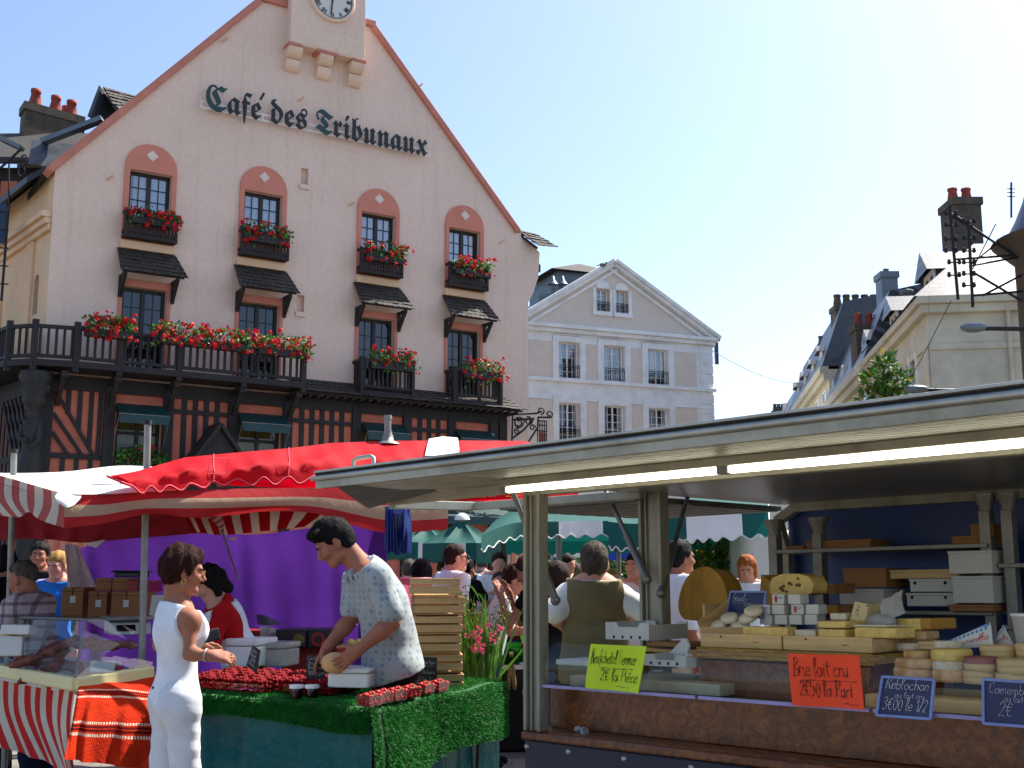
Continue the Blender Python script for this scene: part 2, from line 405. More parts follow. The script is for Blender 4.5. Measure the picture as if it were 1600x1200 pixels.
    m['berryd'] = mat('raspberry', (124, 4, 12), .7, 0, .4, 30, .6, 160, .004, spec=.15)
    m['jam'] = mat('dark_jam_glass', (30, 6, 12), .12, 0, .3, 4, 0)
    m['turf'] = mat('artificial_turf', (24, 116, 30), .6, 0, .35, 10, 0, tl=.2)
    m['turfbase'] = mat('turf_backing', (10, 70, 18), .9)
    m['tealp'] = mat('teal_plastic_sheet', (0, 88, 88), .3, 0, .15, 2, .5, 5, .04, spec=.2)
    m['purple'] = mat('purple_cloth', (88, 44, 142), .85, 0, .16, 1.5, .6, 4, .06, tl=.36)
    m['redcan'] = mat('red_canopy_canvas', (206, 4, 28), .75, 0, .1, 1.5, .3, 6, .03, tl=.38, spec=.2, dirt=(150, 10, 30, .3), dsc=2)
    m['reddark'] = mat('shaded_red_canvas', (112, 12, 22), .8, 0, .15, 2, .2, 6, .03, tl=.1)  # tent inside: shade on the striped canvas put into a dark red
    m['tealcan'] = mat('teal_canopy_canvas', (7, 88, 80), .75, 0, .1, 2, .2, 8, .02, tl=.3)
    m['whitecan'] = mat('white_canopy_canvas', (228, 226, 220), .8, 0, .06, 2, .25, 7, .03, tl=.18)
    m['bluetarp'] = mat('blue_tarpaulin', (20, 70, 170), .5, 0, .2, 2, .2, tl=.3)
    m['bagblue'] = mat('blue_bags', (18, 46, 118), .35, 0, .25, 8, .5, 12, .02, tl=.35)
    m['clear'] = glass_clear('clear_plastic', (.93, .95, .95), .05, .08)
    m['vitrine'] = glass_clear('vitrine_glass', (.90, .94, .93), .02, .02, .09)
    m['film'] = mat('cling_film', (200, 196, 190), .25, 0, .15, 12, .6, 18, .02, tl=.4)
    m['cheesey'] = mat('yellow_cheese_paste', (232, 200, 112), .5, 0, .12, 8, .15, 60, .002, dirt=(190, 136, 52, .7), dsc=24)
    m['rind'] = mat('golden_cheese_rind', (190, 140, 52), .75, 0, .3, 9, .5, 40, .004, dirt=(120, 74, 26, .6), dsc=5, stretch=(1, 1, .4))
    m['brie'] = mat('white_bloomy_rind', (226, 216, 190), .85, 0, .14, 25, .5, 60, .003, dirt=(180, 140, 84, .7), dsc=22)
    m['goat'] = mat('fresh_goat_cheese', (222, 208, 178), .7, 0, .12, 15, .4, 40, .004)
    m['reblo'] = mat('orange_washed_rind', (204, 144, 70), .8, 0, .25, 25, .5, 50, .004, dirt=(226, 210, 178, .8), dsc=20)
    m['veneer'] = mat('poplar_veneer', (214, 180, 128), .75, 0, .1, 6, .2, 50, .002, stretch=(1, 1, 5))
    m['labelred'] = mat('red_label_print', (190, 24, 34), .6)
    m['labelblue'] = mat('blue_label_print', (40, 130, 200), .5)
    m['meat'] = mat('cured_meat', (112, 34, 30), .45, 0, .35, 14, .3, 40, .004, dirt=(190, 130, 110, .7), dsc=9)
    m['sausage'] = mat('dry_sausage', (120, 62, 46), .6, 0, .35, 12, .4, 40, .004, dirt=(200, 180, 160, .6), dsc=8)
    m['melon'] = mat('pale_melon_skin', (206, 160, 104), .6, 0, .18, 9, .35, 40, .004)
    m['rail'] = mat('cream_counter_rail', (222, 208, 150), .45, 0, .06, 3, .05)
    m['dkplastic'] = mat('dark_plastic', (28, 26, 34), .45)
    m['pinkp'] = mat('pink_plastic', (226, 120, 160), .45, tl=.2)
    m['redp'] = mat('red_plastic_crate', (150, 22, 30), .45, 0, .15, 4)
    m['gold'] = mat('gold_metal', (220, 170, 80), .25, .9, .05)
    s = NT('paving_setts'); br = s.n('TexBrick'); k = s.co('Object'); s.l(k, br.inputs['Vector']); br.inputs['Scale'].default_value = 2.2
    br.inputs['Color1'].default_value = (*lin((128, 120, 110)), 1); br.inputs['Color2'].default_value = (*lin((102, 96, 90)), 1); br.inputs['Mortar'].default_value = (*lin((70, 66, 60)), 1)
    s.base(s.mix(.4, br.outputs[0], s.ramp(s.noise(k, 1.3, 6), [(.3, lin((86, 80, 74))), (.7, lin((146, 138, 128)))]))); s.set(.85); s.bump(br.outputs['Fac'], -.5, .01); m['setts'] = s.m
    m['tube'] = emit('fluorescent_tube', (255, 250, 226), 3.4)
    m['lampglow'] = emit('warm_lamp_bulb', (255, 150, 40), 3)
setup_materials()
# ------------------------------------------------------------------ ground
g = MB(); N = 24
ex = [-400, -120, -60, -40] + [x * 2.5 - 30 for x in range(25)] + [40, 60, 120, 400]; ey = [-200, -60, -20] + [y * 2.5 - 5 for y in range(28)] + [80, 120, 300, 800]
g.grid([[(x, y, 0) for x in ex] for y in ey], sm=False)
tag(g.build('paved_square', MT['setts'], loc=(0, 0, 0)), kind='structure')

# ------------------------------------------------------------------ the cafe with its gable front
p = at(592, 900, 30); CF = Frame((p.x, p.y), 57.75)
cafe = root('cafe_building', CF.w(-2, 0, 0), CF.rz)
tag(cafe, 'pink gabled cafe with a clock turret, blackletter sign and half-timbered ground floor', 'building')
def cm(): return MB(CF.M)
CU = [-6.28, -3.45, -.22, 2.45]
outline = [(-8.4, 0), (4.6, 0), (4.6, 9.3), (4.78, 9.62), (4.95, 10.1), (5.0, 10.85), (4.15, 11.42), (-.55, 16.42), (-3.67, 16.29), (-8.46, 10.85)]
holes = []
for u in CU:
    holes.append([(u - .5, 9.75), (u + .5, 9.75), (u + .5, 11.12), (u - .5, 11.12)])
    holes.append([(u - .52, 6.2), (u + .52, 6.2), (u + .52, 8.24), (u - .52, 8.24)])
WB = [(-6.28, -6.78, -5.74), (-3.33, -3.9, -2.78), (-.03, -.6, .54), (2.7, 2.16, 3.26)]
for _, a, b in WB: holes.append([(a, 3.75), (b, 3.75), (b, 5.3), (a, 5.3)])
slots = [(-2.35, 11.55), (-2.36, 8.15)]
for u, z in slots: holes.append([(u - .1, z), (u + .1, z), (u + .1, z + .45), (u - .1, z + .45)])
b = cm(); b.holed(outline, holes, .3)
n = len(outline)
for i in (2, 3, 4, 5): # right edge thickness
    a, c = outline[i], outline[(i + 1) % n]
    b.poly([(a[0], 0, a[1]), (c[0], 0, c[1]), (c[0], 6, c[1]), (a[0], 6, a[1])])
b.poly([(4.6, 0, 0), (4.6, 0, 9.3), (4.6, 6, 9.3), (4.6, 6, 0)])
wall = b.build('wall', MT['pink'], cafe)
b = cm()
for u, z in slots:
    b.box((u - .1, .12, z), (u + .1, .14, z + .45)); b.box((u - .13, -.05, z - .12), (u + .13, .12, z))
b.each('wall_niche', MT['pink'], cafe)
b = cm()
for u in CU:    # thin rods of old brackets
    pass
for pu, pz in ((-4.7, 14.9), (-7.3, 10.75), (-2.6, 13.8), (-1.1, 11.2), (.9, 15.0), (3.6, 10.9)):
    b.bar((pu, 0, pz), (pu + .12, -.12, pz + .1), .05, .03)
b.each('wall_tie', MT['ochre'], cafe)
# coping on the gable slopes
b = cm()
for p0, p1 in (((-8.62, 10.72), (-3.75, 16.32)), ((-.5, 16.45), (4.25, 11.36))):
    a = V((p0[0], 0, p0[1])); c = V((p1[0], 0, p1[1])); d = (c - a).normalized(); up = V((-d.z, 0, d.x))
    q = lambda p: [p + V((0, -.1, 0)) - up * .1, p + V((0, .4, 0)) - up * .1, p + V((0, .4, 0)) + up * .07, p + V((0, -.1, 0)) + up * .07]
    b.hexa(q(a), q(c))
b.box((-3.72, -.1, 16.3), (-2.99, .4, 16.5)); b.box((-.88, -.1, 16.42), (-.44, .4, 16.6))
b.build('gable_coping', MT['copingred'], cafe, .02)
# main roof and left wing
b = cm()
b.hexa([(-8.7, .4, 10.55), (-8.7, 14, 10.55), (-2.1, 14, 17.9), (-2.1, .4, 17.9)], [(-8.7, .4, 10.75), (-8.7, 14, 10.75), (-2.1, 14, 18.1), (-2.1, .4, 18.1)])
b.hexa([(-2.1, .4, 17.9), (-2.1, 14, 17.9), (5.3, 14, 10.4), (5.3, .4, 10.4)], [(-2.1, .4, 18.1), (-2.1, 14, 18.1), (5.3, 14, 10.6), (5.3, .4, 10.6)])
rf = b.build('roof', MT['tile'], cafe)
b = cm(); b.tiles((4.2, .25, 11.5), (5.02, .25, 11.46), (4.75, -.3, 10.93), (5.42, -.3, 10.98), 6, 5, .03, 0)
b.bar((4.2, .2, 11.46), (4.75, -.25, 10.88), .12, .06, (0, 0, 1), 1)
b.build('kneeler_tiles', [MT['tile'], MT['timber']], cafe)
# clock turret
b = cm()
b.box((-3.0, -.35, 15.2), (-.88, .3, 19.3))
b.hexa([(-3.12, -.48, 19.3), (-.76, -.48, 19.3), (-.76, .6, 19.3), (-3.12, .6, 19.3)], [(-2.0, .05, 21), (-1.9, .05, 21), (-1.9, .1, 21), (-2.0, .1, 21)], 1)
for u0, u1 in ((-3.0, -2.72), (-2.2, -1.72), (-1.18, -.88)): b.box((u0 - .05, -.39, 15.13), (u1 + .04, .02, 15.22), 2)
tower = b.build('clock_turret', [MT['pink'], MT['tile'], MT['copingred']], cafe, .015)
b = cm()
for uc in (-2.83, -1.96, -1.06):
    for k, (z0, dep) in enumerate(((14.84, .36), (14.53, .2))):
        pr = [(0, 0)] + [(dep * (1 - math.cos(a)) if 0 else dep * math.sin(a), .30 * (1 - math.cos(a)) / 1) for a in [math.pi / 2 * i / 6 for i in range(7)]]
        pr = [(y, z) for y, z in pr] + [(0, .3)]
        poly = [V((uc - .19, -y, z0 + z)) for y, z in pr[1:]]
        b.prism(poly, (.38, 0, 0))
b.each('turret_corbel', MT['corbel'], cafe, .01)
b = cm()
for uc in (-2.4, -1.5):
    b.lathe([(.2, -.36), (.2, .0)], (uc, 0, 15.24), 14, 0, V((0, 1, 0)), True, 0, math.pi)
    pts = [(uc + .2 * math.cos(a), -.36, 15.24 + .2 * math.sin(a)) for a in [math.pi * i / 12 for i in range(13)]]
    b.poly([(p[0], -.357, p[2]) for p in pts] )
b.each('corbel_arch', MT['corbel'], cafe)
# clock
ck = cm(); c0 = (-1.87, -.35, 16.72)
ck.lathe([(.66, 0), (.66, .06), (.6, .09), (.58, .09), (.58, .04)], c0, 40, 0, V((0, -1, 0)), False)
clock = ck.build('clock', MT['pink'], cafe)
b = cm(); b.lathe([(0, .05), (.58, .05)], c0, 40, 0, V((0, -1, 0)), False); b.build('dial', MT['whitecan'], clock)
b = cm(); b.lathe([(.535, .056), (.56, .056)], c0, 40, 0, V((0, -1, 0)), False)
num = ['XII', 'I', 'II', 'III', 'IIII', 'V', 'VI', 'VII', 'VIII', 'IX', 'X', 'XI']
for h, t in enumerate(num):
    a = math.radians(h * 30); rad = V((math.sin(a), 0, math.cos(a))); tg = V((math.cos(a), 0, -math.sin(a)))
    wd = {'I': .032, 'V': .075, 'X': .075}; tot = sum(wd[q] for q in t); x = -tot / 2
    P = lambda s, r: V(c0) + V((0, -.058, 0)) + tg * s + rad * r
    for q in t:
        w = wd[q]
        if q == 'I': b.bar(P(x + w / 2, .40), P(x + w / 2, .52), .02, .008, (0, -1, 0))
        elif q == 'V': b.bar(P(x + .008, .52), P(x + w / 2, .40), .02, .008, (0, -1, 0)); b.bar(P(x + w - .008, .52), P(x + w / 2, .40), .012, .008, (0, -1, 0))
        else: b.bar(P(x + .01, .52), P(x + w - .01, .40), .02, .008, (0, -1, 0)); b.bar(P(x + w - .01, .52), P(x + .01, .40), .012, .008, (0, -1, 0))
        x += w
b.build('numeral_ring', MT['black'], clock)
b = cm()
for a, l, w in ((12.52 * 30, .30, .05), (180 + 6, .46, .035)):
    a = math.radians(a); rad = V((math.sin(a), 0, math.cos(a))); o = V(c0) + V((0, -.07, 0)); b.bar(o - rad * .08, o + rad * l, w, .012, (0, -1, 0))
b.build('clock_hand', MT['black'], clock)

# lettering
def text_mesh(body):
    cu = bpy.data.curves.new('lettering', 'FONT'); cu.body = body; cu.extrude = .02; cu.offset = .004
    o = bpy.data.objects.new('lettering', cu); COL.objects.link(o); bpy.context.view_layer.update()
    me = bpy.data.meshes.new_from_object(o.evaluated_get(bpy.context.evaluated_depsgraph_get()))
    vs = [tuple(v.co) for v in me.vertices]; fs = [tuple(p.vertices) for p in me.polygons]
    bpy.data.objects.remove(o); return vs, fs
def fr(t):
    return ''.join(chr(0x1D56C + ord(c) - 65) if 'A' <= c <= 'Z' else chr(0x1D586 + ord(c) - 97) if 'a' <= c <= 'z' else c for c in t)
vs, fs = text_mesh(fr('Cafe des Tribunaux'))
xc = max(v[0] for v in text_mesh(fr('C'))[0]) + .02
x1 = max(v[0] for v in text_mesh(fr('Cafe des'))[0]) + .05; x2 = max(v[0] for v in text_mesh(fr('Cafe des T'))[0]) + .01
xm = max(v[0] for v in vs); sx = 6.25 / xm; sz = .62 / .72
b = cm(); T = lambda v: (-5.12 + v[0] * sx, -.2 - v[2], 12.97 + v[1] * sz * 1.02)
for f in fs:
    xs = sum(vs[i][0] for i in f) / len(f); cap = xs < xc or x1 < xs < x2
    b.add([T(vs[i]) for i in f], [tuple(range(len(f)))], 1 if cap else 0)
xe = max(v[0] for v in text_mesh(fr('Caf'))[0]) + .28
b.bar(T((xe, .62, 0)), T((xe + .12, .84, 0)), .06, .04, (0, -1, 0))
sign = b.build('name_sign', [MT['black'], MT['green']], cafe)
b = cm()
for z in (12.98, 13.14): b.box((-5.2, -.17, z), (1.22, -.15, z + .025))
for u in [-5.2 + i * .535 for i in range(13)]: b.box((u, -.168, 12.98), (u + .022, -.152, 13.165))
for u in (-5.0, -3.2, -1.4, .9): b.box((u, -.15, 13.02), (u + .02, 0, 13.04))
b.build('sign_rail', MT['white'], sign)

# arches, windows, boxes, hoods
def arch_pts(u, r, z0, zs, n=14): return [(u - r, z0), (u + r, z0)] + [(u + r * math.cos(a), zs + r * math.sin(a)) for a in [math.pi * i / n for i in range(n + 1)]]
def win(u, z0, z1, hw, nx, nz, curtain, dep=.16):
    f = cm(); t = .075; y0, y1 = dep - .03, dep + .05
    for a, c in ((u - hw, u - hw + t), (u + hw - t, u + hw), (u - .05, u + .05)): f.box((a, y0, z0), (c, y1, z1))
    for a, c in ((z0, z0 + t), (z1 - t, z1)):
        for x0, x1 in ((u - hw + t, u - .05), (u + .05, u + hw - t)): f.box((x0, y0 + .004, a), (x1, y1, c))
    for x0, x1 in ((u - hw + t, u - .05), (u + .05, u + hw - t)):
        for k in range(1, nx): x = x0 + (x1 - x0) * k / nx; f.box((x - .012, dep + .005, z0 + t), (x + .012, dep + .03, z1 - t))
        for k in range(1, nz): z = z0 + t + (z1 - z0 - 2 * t) * k / nz; f.box((x0, dep + .007, z - .012), (x1, dep + .028, z + .012))
    w = f.build('window', MT['frame'], cafe)
    q = cm(); q.poly([(u - hw + .02, dep + .018, z0 + .02), (u + hw - .02, dep + .018, z0 + .02), (u + hw - .02, dep + .018, z1 - .02), (u - hw + .02, dep + .018, z1 - .02)])
    q.build('pane', MT['pane'] if curtain else MT['glassdark'], w)
    if curtain:
        q = cm()
        for x0, x1 in curtain:
            q.grid([[(u + hw * (x0 + (x1 - x0) * i / 20), .22 + .02 * math.sin(i * 2.3 + u) + .012 * math.sin(i * 5.1), z) for i in range(21)] for z in (z0, (z0 + z1) / 2, z1)])
        q.build('curtain', MT['curtain'], w)
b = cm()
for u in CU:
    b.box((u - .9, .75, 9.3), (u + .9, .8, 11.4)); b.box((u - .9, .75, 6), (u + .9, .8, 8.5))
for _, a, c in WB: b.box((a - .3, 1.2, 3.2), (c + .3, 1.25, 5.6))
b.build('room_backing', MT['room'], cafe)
CURT = [[(-.7, .05), (.15, .9)], [(-.9, .0), (.1, .85)], [(-.85, -.1), (.1, .9)], [(-.8, -.05), (.2, .8)]]
for i, u in enumerate(CU):
    b = cm(); hw = .62; r = hw
    hole = [(u - .5, 9.75), (u + .5, 9.75), (u + .5, 11.12), (u - .5, 11.12)]
    ap = arch_pts(u, r, 9.36, 11.2)
    b.holed(ap, [hole], .05, 0, None, lambda a, z, y: (a, -.05 + y, z))
    for k in range(len(ap)):
        p0, p1 = ap[k], ap[(k + 1) % len(ap)]; b.poly([(p0[0], -.05, p0[1]), (p1[0], -.05, p1[1]), (p1[0], 0, p1[1]), (p0[0], 0, p0[1])])
    b.add([(u, -.075, 11.66), (u + .13, -.075, 11.53), (u, -.075, 11.4), (u - .13, -.075, 11.53), (u, -.05, 11.68), (u + .15, -.05, 11.53), (u, -.05, 11.38), (u - .15, -.05, 11.53)],
          [(3, 2, 1, 0), (0, 1, 5, 4), (1, 2, 6, 5), (2, 3, 7, 6), (3, 0, 4, 7)], 1)
    b.build('window_arch', [MT['salmon'], MT['cream']], cafe)
    win(u, 9.75, 11.12, .5, 2, 4, CURT[i])
    win(u, 6.2, 8.24, .52, 2, 5, None)
    # sill band and surround
    b = cm(); b.box((u - .64, -.12, 9.14), (u + .64, 0, 9.34)); b.build('window_sill', MT['ochre'], cafe, .015)
    b = cm(); b.box((u - .61, -.045, 6.2), (u - .52, .0, 8.24)); b.box((u + .52, -.045, 6.2), (u + .61, 0, 8.24)); b.box((u - .61, -.045, 8.24), (u + .61, 0, 8.42)); b.build('window_surround', MT['salmon'], cafe)
    # railed flower trough
    b = cm(); y = -.3
    b.box((u - .63, y, 9.38), (u + .63, -.06, 9.44))
    for z in (9.5, 9.98): b.box((u - .63, y, z), (u + .63, y + .05, z + .06)); [b.box((x, y + .05, z), (x + .05, -.05, z + .06)) for x in (u - .63, u + .58)]
    for k in range(15): x = u - .63 + 1.21 * k / 14; b.box((x, y + .01, 9.44), (x + .05, y + .04, 9.98))
    for x in (u - .63, u + .57): b.box((x, y - .01, 9.36), (x + .06, y + .06, 10.06))
    b.build('window_railing', MT['timber'], cafe)
    # tiled hood on brackets
    hd = cm(); hd.hexa([(u - .66, .0, 9.08), (u + .66, 0, 9.08), (u + .78, -.5, 8.46), (u - .66, -.5, 8.46)], [(u - .66, .0, 9.11), (u + .66, 0, 9.11), (u + .78, -.52, 8.49), (u - .66, -.52, 8.49)])
    for x in (u - .62, u + .6):
        hd.box((x, -.46, 8.4), (x + .09, 0, 8.47)); hd.box((x, -.08, 7.95), (x + .09, 0, 8.4)); hd.bar((x + .045, -.04, 8.0), (x + .045, -.42, 8.42), .08, .08)
    h = hd.build('window_hood', MT['timber'], cafe)
    t = cm(); t.tiles((u - .7, -.0, 9.14), (u + .68, 0, 9.14), (u - .72, -.56, 8.47), (u + .86, -.56, 8.47), 11, 6, .022)
    t.build('hood_tiles', MT['tile'], h)
# small balconies of the two right windows
for u in (CU[2] + .12, CU[3] + .17):
    b = cm(); y = -.55; a, c = u - .78, u + .74
    b.box((a, y, 6.1), (c, 0, 6.2)); b.box((a, y - .02, 6.95), (c, y + .06, 7.03)); b.box((a, y, 6.28), (c, y + .05, 6.34))
    for x in (a, c - .06): b.box((x, y + .06, 6.95), (x + .06, 0, 7.03)); b.box((x - .01, y - .03, 6.1), (x + .08, y + .07, 7.08))
    for k in range(1, 12): x = a + (c - a) * k / 12; b.box((x - .025, y + .01, 6.34), (x + .025, y + .045, 6.95))
    for k in range(1, 4): yy = y * k / 4; [b.box((x, yy, 6.2), (x + .04, yy + .04, 6.95)) for x in (a + .01, c - .05)]
    b.build('balcony', MT['timber'], cafe)
# long corner balcony
SFa = Frame((CF.w(-8.42, 0, 0).x, CF.w(-8.42, 0, 0).y), 140)
b = MB(); out = -.8
path = [CF.w(u, out, 0) for u in (-2.55, -4.05, -5.6, -6.95, -7.9)] + [CF.w(-8.75, -.62, 0), CF.w(-9.2, -.15, 0)] + [SFa.w(q, -.9, 0) for q in (-1.5, -4, -7)]
def alongpath(path, step):
    out = []; carry = 0
    for a, c in zip(path, path[1:]):
        L = (c - a).length; d = carry
        while d < L: out.append((a + (c - a) * (d / L))); d += step
        carry = d - L
    return out
for a, c in zip(path, path[1:]):
    for z, w, h in ((6.94, .09, .08), (6.28, .07, .07), (6.12, .16, .14)): b.bar(a + V((0, 0, z)), c + V((0, 0, z)), w, h)
for p_ in alongpath(path, .165): b.bar(p_ + V((0, 0, 6.3)), p_ + V((0, 0, 6.92)), .055, .045, CF.n)
for p_ in path: b.bar(p_ + V((0, 0, 5.95)), p_ + V((0, 0, 7.08)), .13, .13, CF.n)
b.T = None
b.build('balcony_railing', MT['timber'], cafe)
b = MB(); fl = [q + V((0, 0, 6.05)) for q in path]; inn = [CF.w(u, 0, 6.05) for u in (-2.55, -4.05, -5.6, -6.95, -7.9, -8.3)] + [SFa.w(0, 0, 6.05)] + [SFa.w(q, 0, 6.05) for q in (-1.5, -4, -7)]
for i in range(len(fl) - 1): b.hexa([fl[i], fl[i + 1], inn[i + 1], inn[i]], [q + V((0, 0, .1)) for q in (fl[i], fl[i + 1], inn[i + 1], inn[i])])
b.build('balcony_floor', MT['timber'], cafe)
b = cm()
for u in (-8.1, -6.95, -5.61, -4.04, -2.62):
    b.box((u - .07, -.78, 5.83), (u + .07, 0, 5.97)); b.bar((u, -.06, 5.3), (u, -.62, 5.86), .1, .1)
b.each('balcony_bracket', MT['timber'], cafe)
# tiled pent strip right of it
pr = cm(); pr.hexa([(-2.6, 0, 6.28), (3.85, 0, 6.28), (4.05, -.55, 5.98), (-2.6, -.55, 5.98)], [(-2.6, 0, 6.34), (3.85, 0, 6.34), (4.05, -.55, 6.04), (-2.6, -.55, 6.04)])
for k in range(28): x = -2.5 + k * .235; pr.box((x, -.52, 5.92), (x + .08, 0, 5.99))
pt = pr.build('pent_roof', MT['timber'], cafe)
t = cm(); t.tiles((-2.6, 0, 6.42), (3.8, 0, 6.42), (-2.6, -.66, 6.02), (4.12, -.66, 6.02), 44, 4, .022); t.build('pent_tiles', MT['tile'], pt)
# half-timbered ground floor: orange infill and dark oak
b = cm(); hs = [[(a, 3.75), (c, 3.75), (c, 5.3), (a, 5.3)] for _, a, c in WB]
b.holed([(-8.45, .5), (3.75, .5), (3.75, 6.0), (-8.45, 6.0)], hs, .04, 0, None, lambda u, z, y: (u, -.04 + y, z))
b.build('infill_panel', MT['brickor'], cafe)
b = cm()
PO = [-8.3, -6.95, -5.61, -4.04, -2.64, -.77, .70, 2.05, 3.36, 3.68]
for u in PO: b.box((u - .12, -.14, .3), (u + .12, 0, 5.8))
b.box((-8.45, -.12, 5.66), (3.8, 0, 5.98)); b.box((-8.45, -.12, 3.38), (3.8, 0, 3.6)); b.box((-8.45, -.1, .3), (3.8, -.03, .9))
for a, c in ((-5.49, -4.16), (-2.52, -.89), (.82, 1.93), (3.44, 3.6)):
    b.box((a, -.1, 5.3), (c, 0, 5.4)); m_ = max(1, round((c - a) / .26))
    for k in range(1, m_): u = a + (c - a) * k / m_; b.box((u - .06, -.08, 3.6), (u + .06, 0, 5.66))
for a, c in ((-6.83, -5.73), (-3.92, -2.76), (-.65, .58), (2.17, 3.24)): # arched lintels
    b.box((a, -.09, 5.26), (c, 0, 5.36)); b.box((a, -.09, 3.6), (c, 0, 3.76))
# diagonal bay at the left
b.box((-8.18, -.1, 4.1), (-7.07, 0, 4.22))
for k, (u0, z0, u1, z1) in enumerate(((-8.15, 5.62, -7.25, 4.2), (-8.16, 5.1, -7.5, 4.2), (-8.16, 4.68, -7.8, 4.2))): b.bar((u0, -.05, z0), (u1, -.05, z1), .07, .13, (0, -1, 0))
for u in (-7.85, -7.6, -7.35, -7.15): b.box((u - .05, -.075, 5.62 - (u + 8.15) * 1.4 - .1 if u < -7.3 else 4.2), (u + .05, 0, 5.66))
for u in (-7.9, -7.6, -7.3): b.box((u - .05, -.075, 3.6), (u + .05, 0, 4.1))
b.build('timber_frame', MT['timber'], cafe)
for _, a, c in WB:
    f = cm(); z0, z1, y = 3.75, 5.3, .1
    for x in (a, (a + c) / 2 - .04, c - .08): f.box((x, y, z0), (x + .08, y + .06, z1))
    for z in (z0, 4.75, z1 - .08): f.box((a + .08, y + .005, z), (c - .08, y + .055, z + .07))
    w = f.build('shop_window', MT['timber'], cafe)
    q = cm(); q.poly([(a + .02, y + .03, z0), (c - .02, y + .03, z0), (c - .02, y + .03, z1), (a + .02, y + .03, z1)]); q.build('pane', MT['pane2'], w)
    q = cm(); q.grid([[(a + (c - a) * i / 24, .25 + .015 * math.sin(i * 2.7), z) for i in range(25)] for z in (4.55, 5.28)]); q.build('blind', mat('straw_blind', (120, 100, 52), .9, 0, .3, 12, .2), w)
    # small awning, set out on arms
    q = cm(); q.hexa([(a - .02, -.1, 5.42), (c + .02, -.1, 5.42), (c + .04, -.52, 5.12), (a - .04, -.52, 5.12)], [(a - .02, -.1, 5.44), (c + .02, -.1, 5.44), (c + .04, -.53, 5.14), (a - .04, -.53, 5.14)])
    q.hexa([(a - .04, -.55, 4.94), (c + .04, -.55, 4.94), (c + .04, -.535, 4.94), (a - .04, -.535, 4.94)], [(a - .04, -.54, 5.13), (c + .04, -.54, 5.13), (c + .04, -.525, 5.13), (a - .04, -.525, 5.13)])
    aw = q.build('window_awning', MT['green'], cafe)
    q = cm(); q.tube([(a - .06, -.53, 5.15), (c + .06, -.53, 5.15)], .016, 6)
    for x in (a - .05, c + .05): q.tube([(x, -.53, 5.13), (x, -.08, 4.45)], .012, 6)
    q.build('awning_arm', MT['steel'], aw)
b = cm()
for px, py in ((207, 690), (236, 690), (376, 702)):
    u, z = CF.uz(px, py, .5); b.ball((u, .5, z), .05, 8, 6)
b.each('wall_lamp', MT['lampglow'], cafe)
# long dark awning above the terrace and lanterns
b = cm(); b.hexa([(.4, -.1, 3.35), (4.4, -.1, 3.35), (4.4, -1.1, 3.0), (.4, -1.1, 3.0)], [(.4, -.1, 3.38), (4.4, -.1, 3.38), (4.4, -1.1, 3.03), (.4, -1.1, 3.03)])
b.box((.4, -1.12, 2.82), (4.4, -1.1, 3.03)); b.build('terrace_awning', MT['green'], cafe)
b = cm()
for u in (1.2, 2.4):
    b.hexa([(u - .08, -.4, 2.45), (u + .08, -.4, 2.45), (u + .08, -.24, 2.45), (u - .08, -.24, 2.45)], [(u - .13, -.45, 2.75), (u + .13, -.45, 2.75), (u + .13, -.19, 2.75), (u - .13, -.19, 2.75)]); b.cyl((u, -.32, 2.75), (u, -.32, 2.95), .03, .01, 8)
b.each('lantern', MT['iron'], cafe)
b = cm(); b.box((-8.3, -.025, .3), (3.6, .0, 3.38)); b.build('shop_front', MT['room'], cafe)
b = cm()
for k in range(9): u = 2.5 + k * .25; b.box((u, -.06, .9), (u + .13, -.045, 2.6))
for k in range(6): u = -8.1 + k * .25; b.box((u, -.06, .9), (u + .13, -.045, 3.3))
b.each('lower_infill', MT['salmon'], cafe)
# little gabled porch
ap_ = [CF.uz(345, 663, -.9), CF.uz(300, 722, -.9), CF.uz(385, 722, -.9)]
b = cm(); y = -.9
for s_ in (1, 2): b.bar((ap_[0][0], y, ap_[0][1]), (ap_[s_][0], y, ap_[s_][1]), .08, .14, (0, -1, 0)); 
b.hexa([(ap_[1][0], y, ap_[1][1]), (ap_[1][0], 0, ap_[1][1]), (ap_[0][0], 0, ap_[0][1]), (ap_[0][0], y, ap_[0][1])], [(ap_[1][0], y, ap_[1][1] + .06), (ap_[1][0], 0, ap_[1][1] + .06), (ap_[0][0], 0, ap_[0][1] + .06), (ap_[0][0], y, ap_[0][1] + .06)])
b.hexa([(ap_[0][0], y, ap_[0][1]), (ap_[0][0], 0, ap_[0][1]), (ap_[2][0], 0, ap_[2][1]), (ap_[2][0], y, ap_[2][1])], [(ap_[0][0], y, ap_[0][1] + .06), (ap_[0][0], 0, ap_[0][1] + .06), (ap_[2][0], 0, ap_[2][1] + .06), (ap_[2][0], y, ap_[2][1] + .06)])
b.prism([(ap_[0][0], y + .05, ap_[0][1] - .1), (ap_[1][0] + .1, y + .05, ap_[1][1]), (ap_[2][0] - .1, y + .05, ap_[2][1])], (0, .03, 0), 0)
b.build('porch_gable', MT['timber'], cafe)
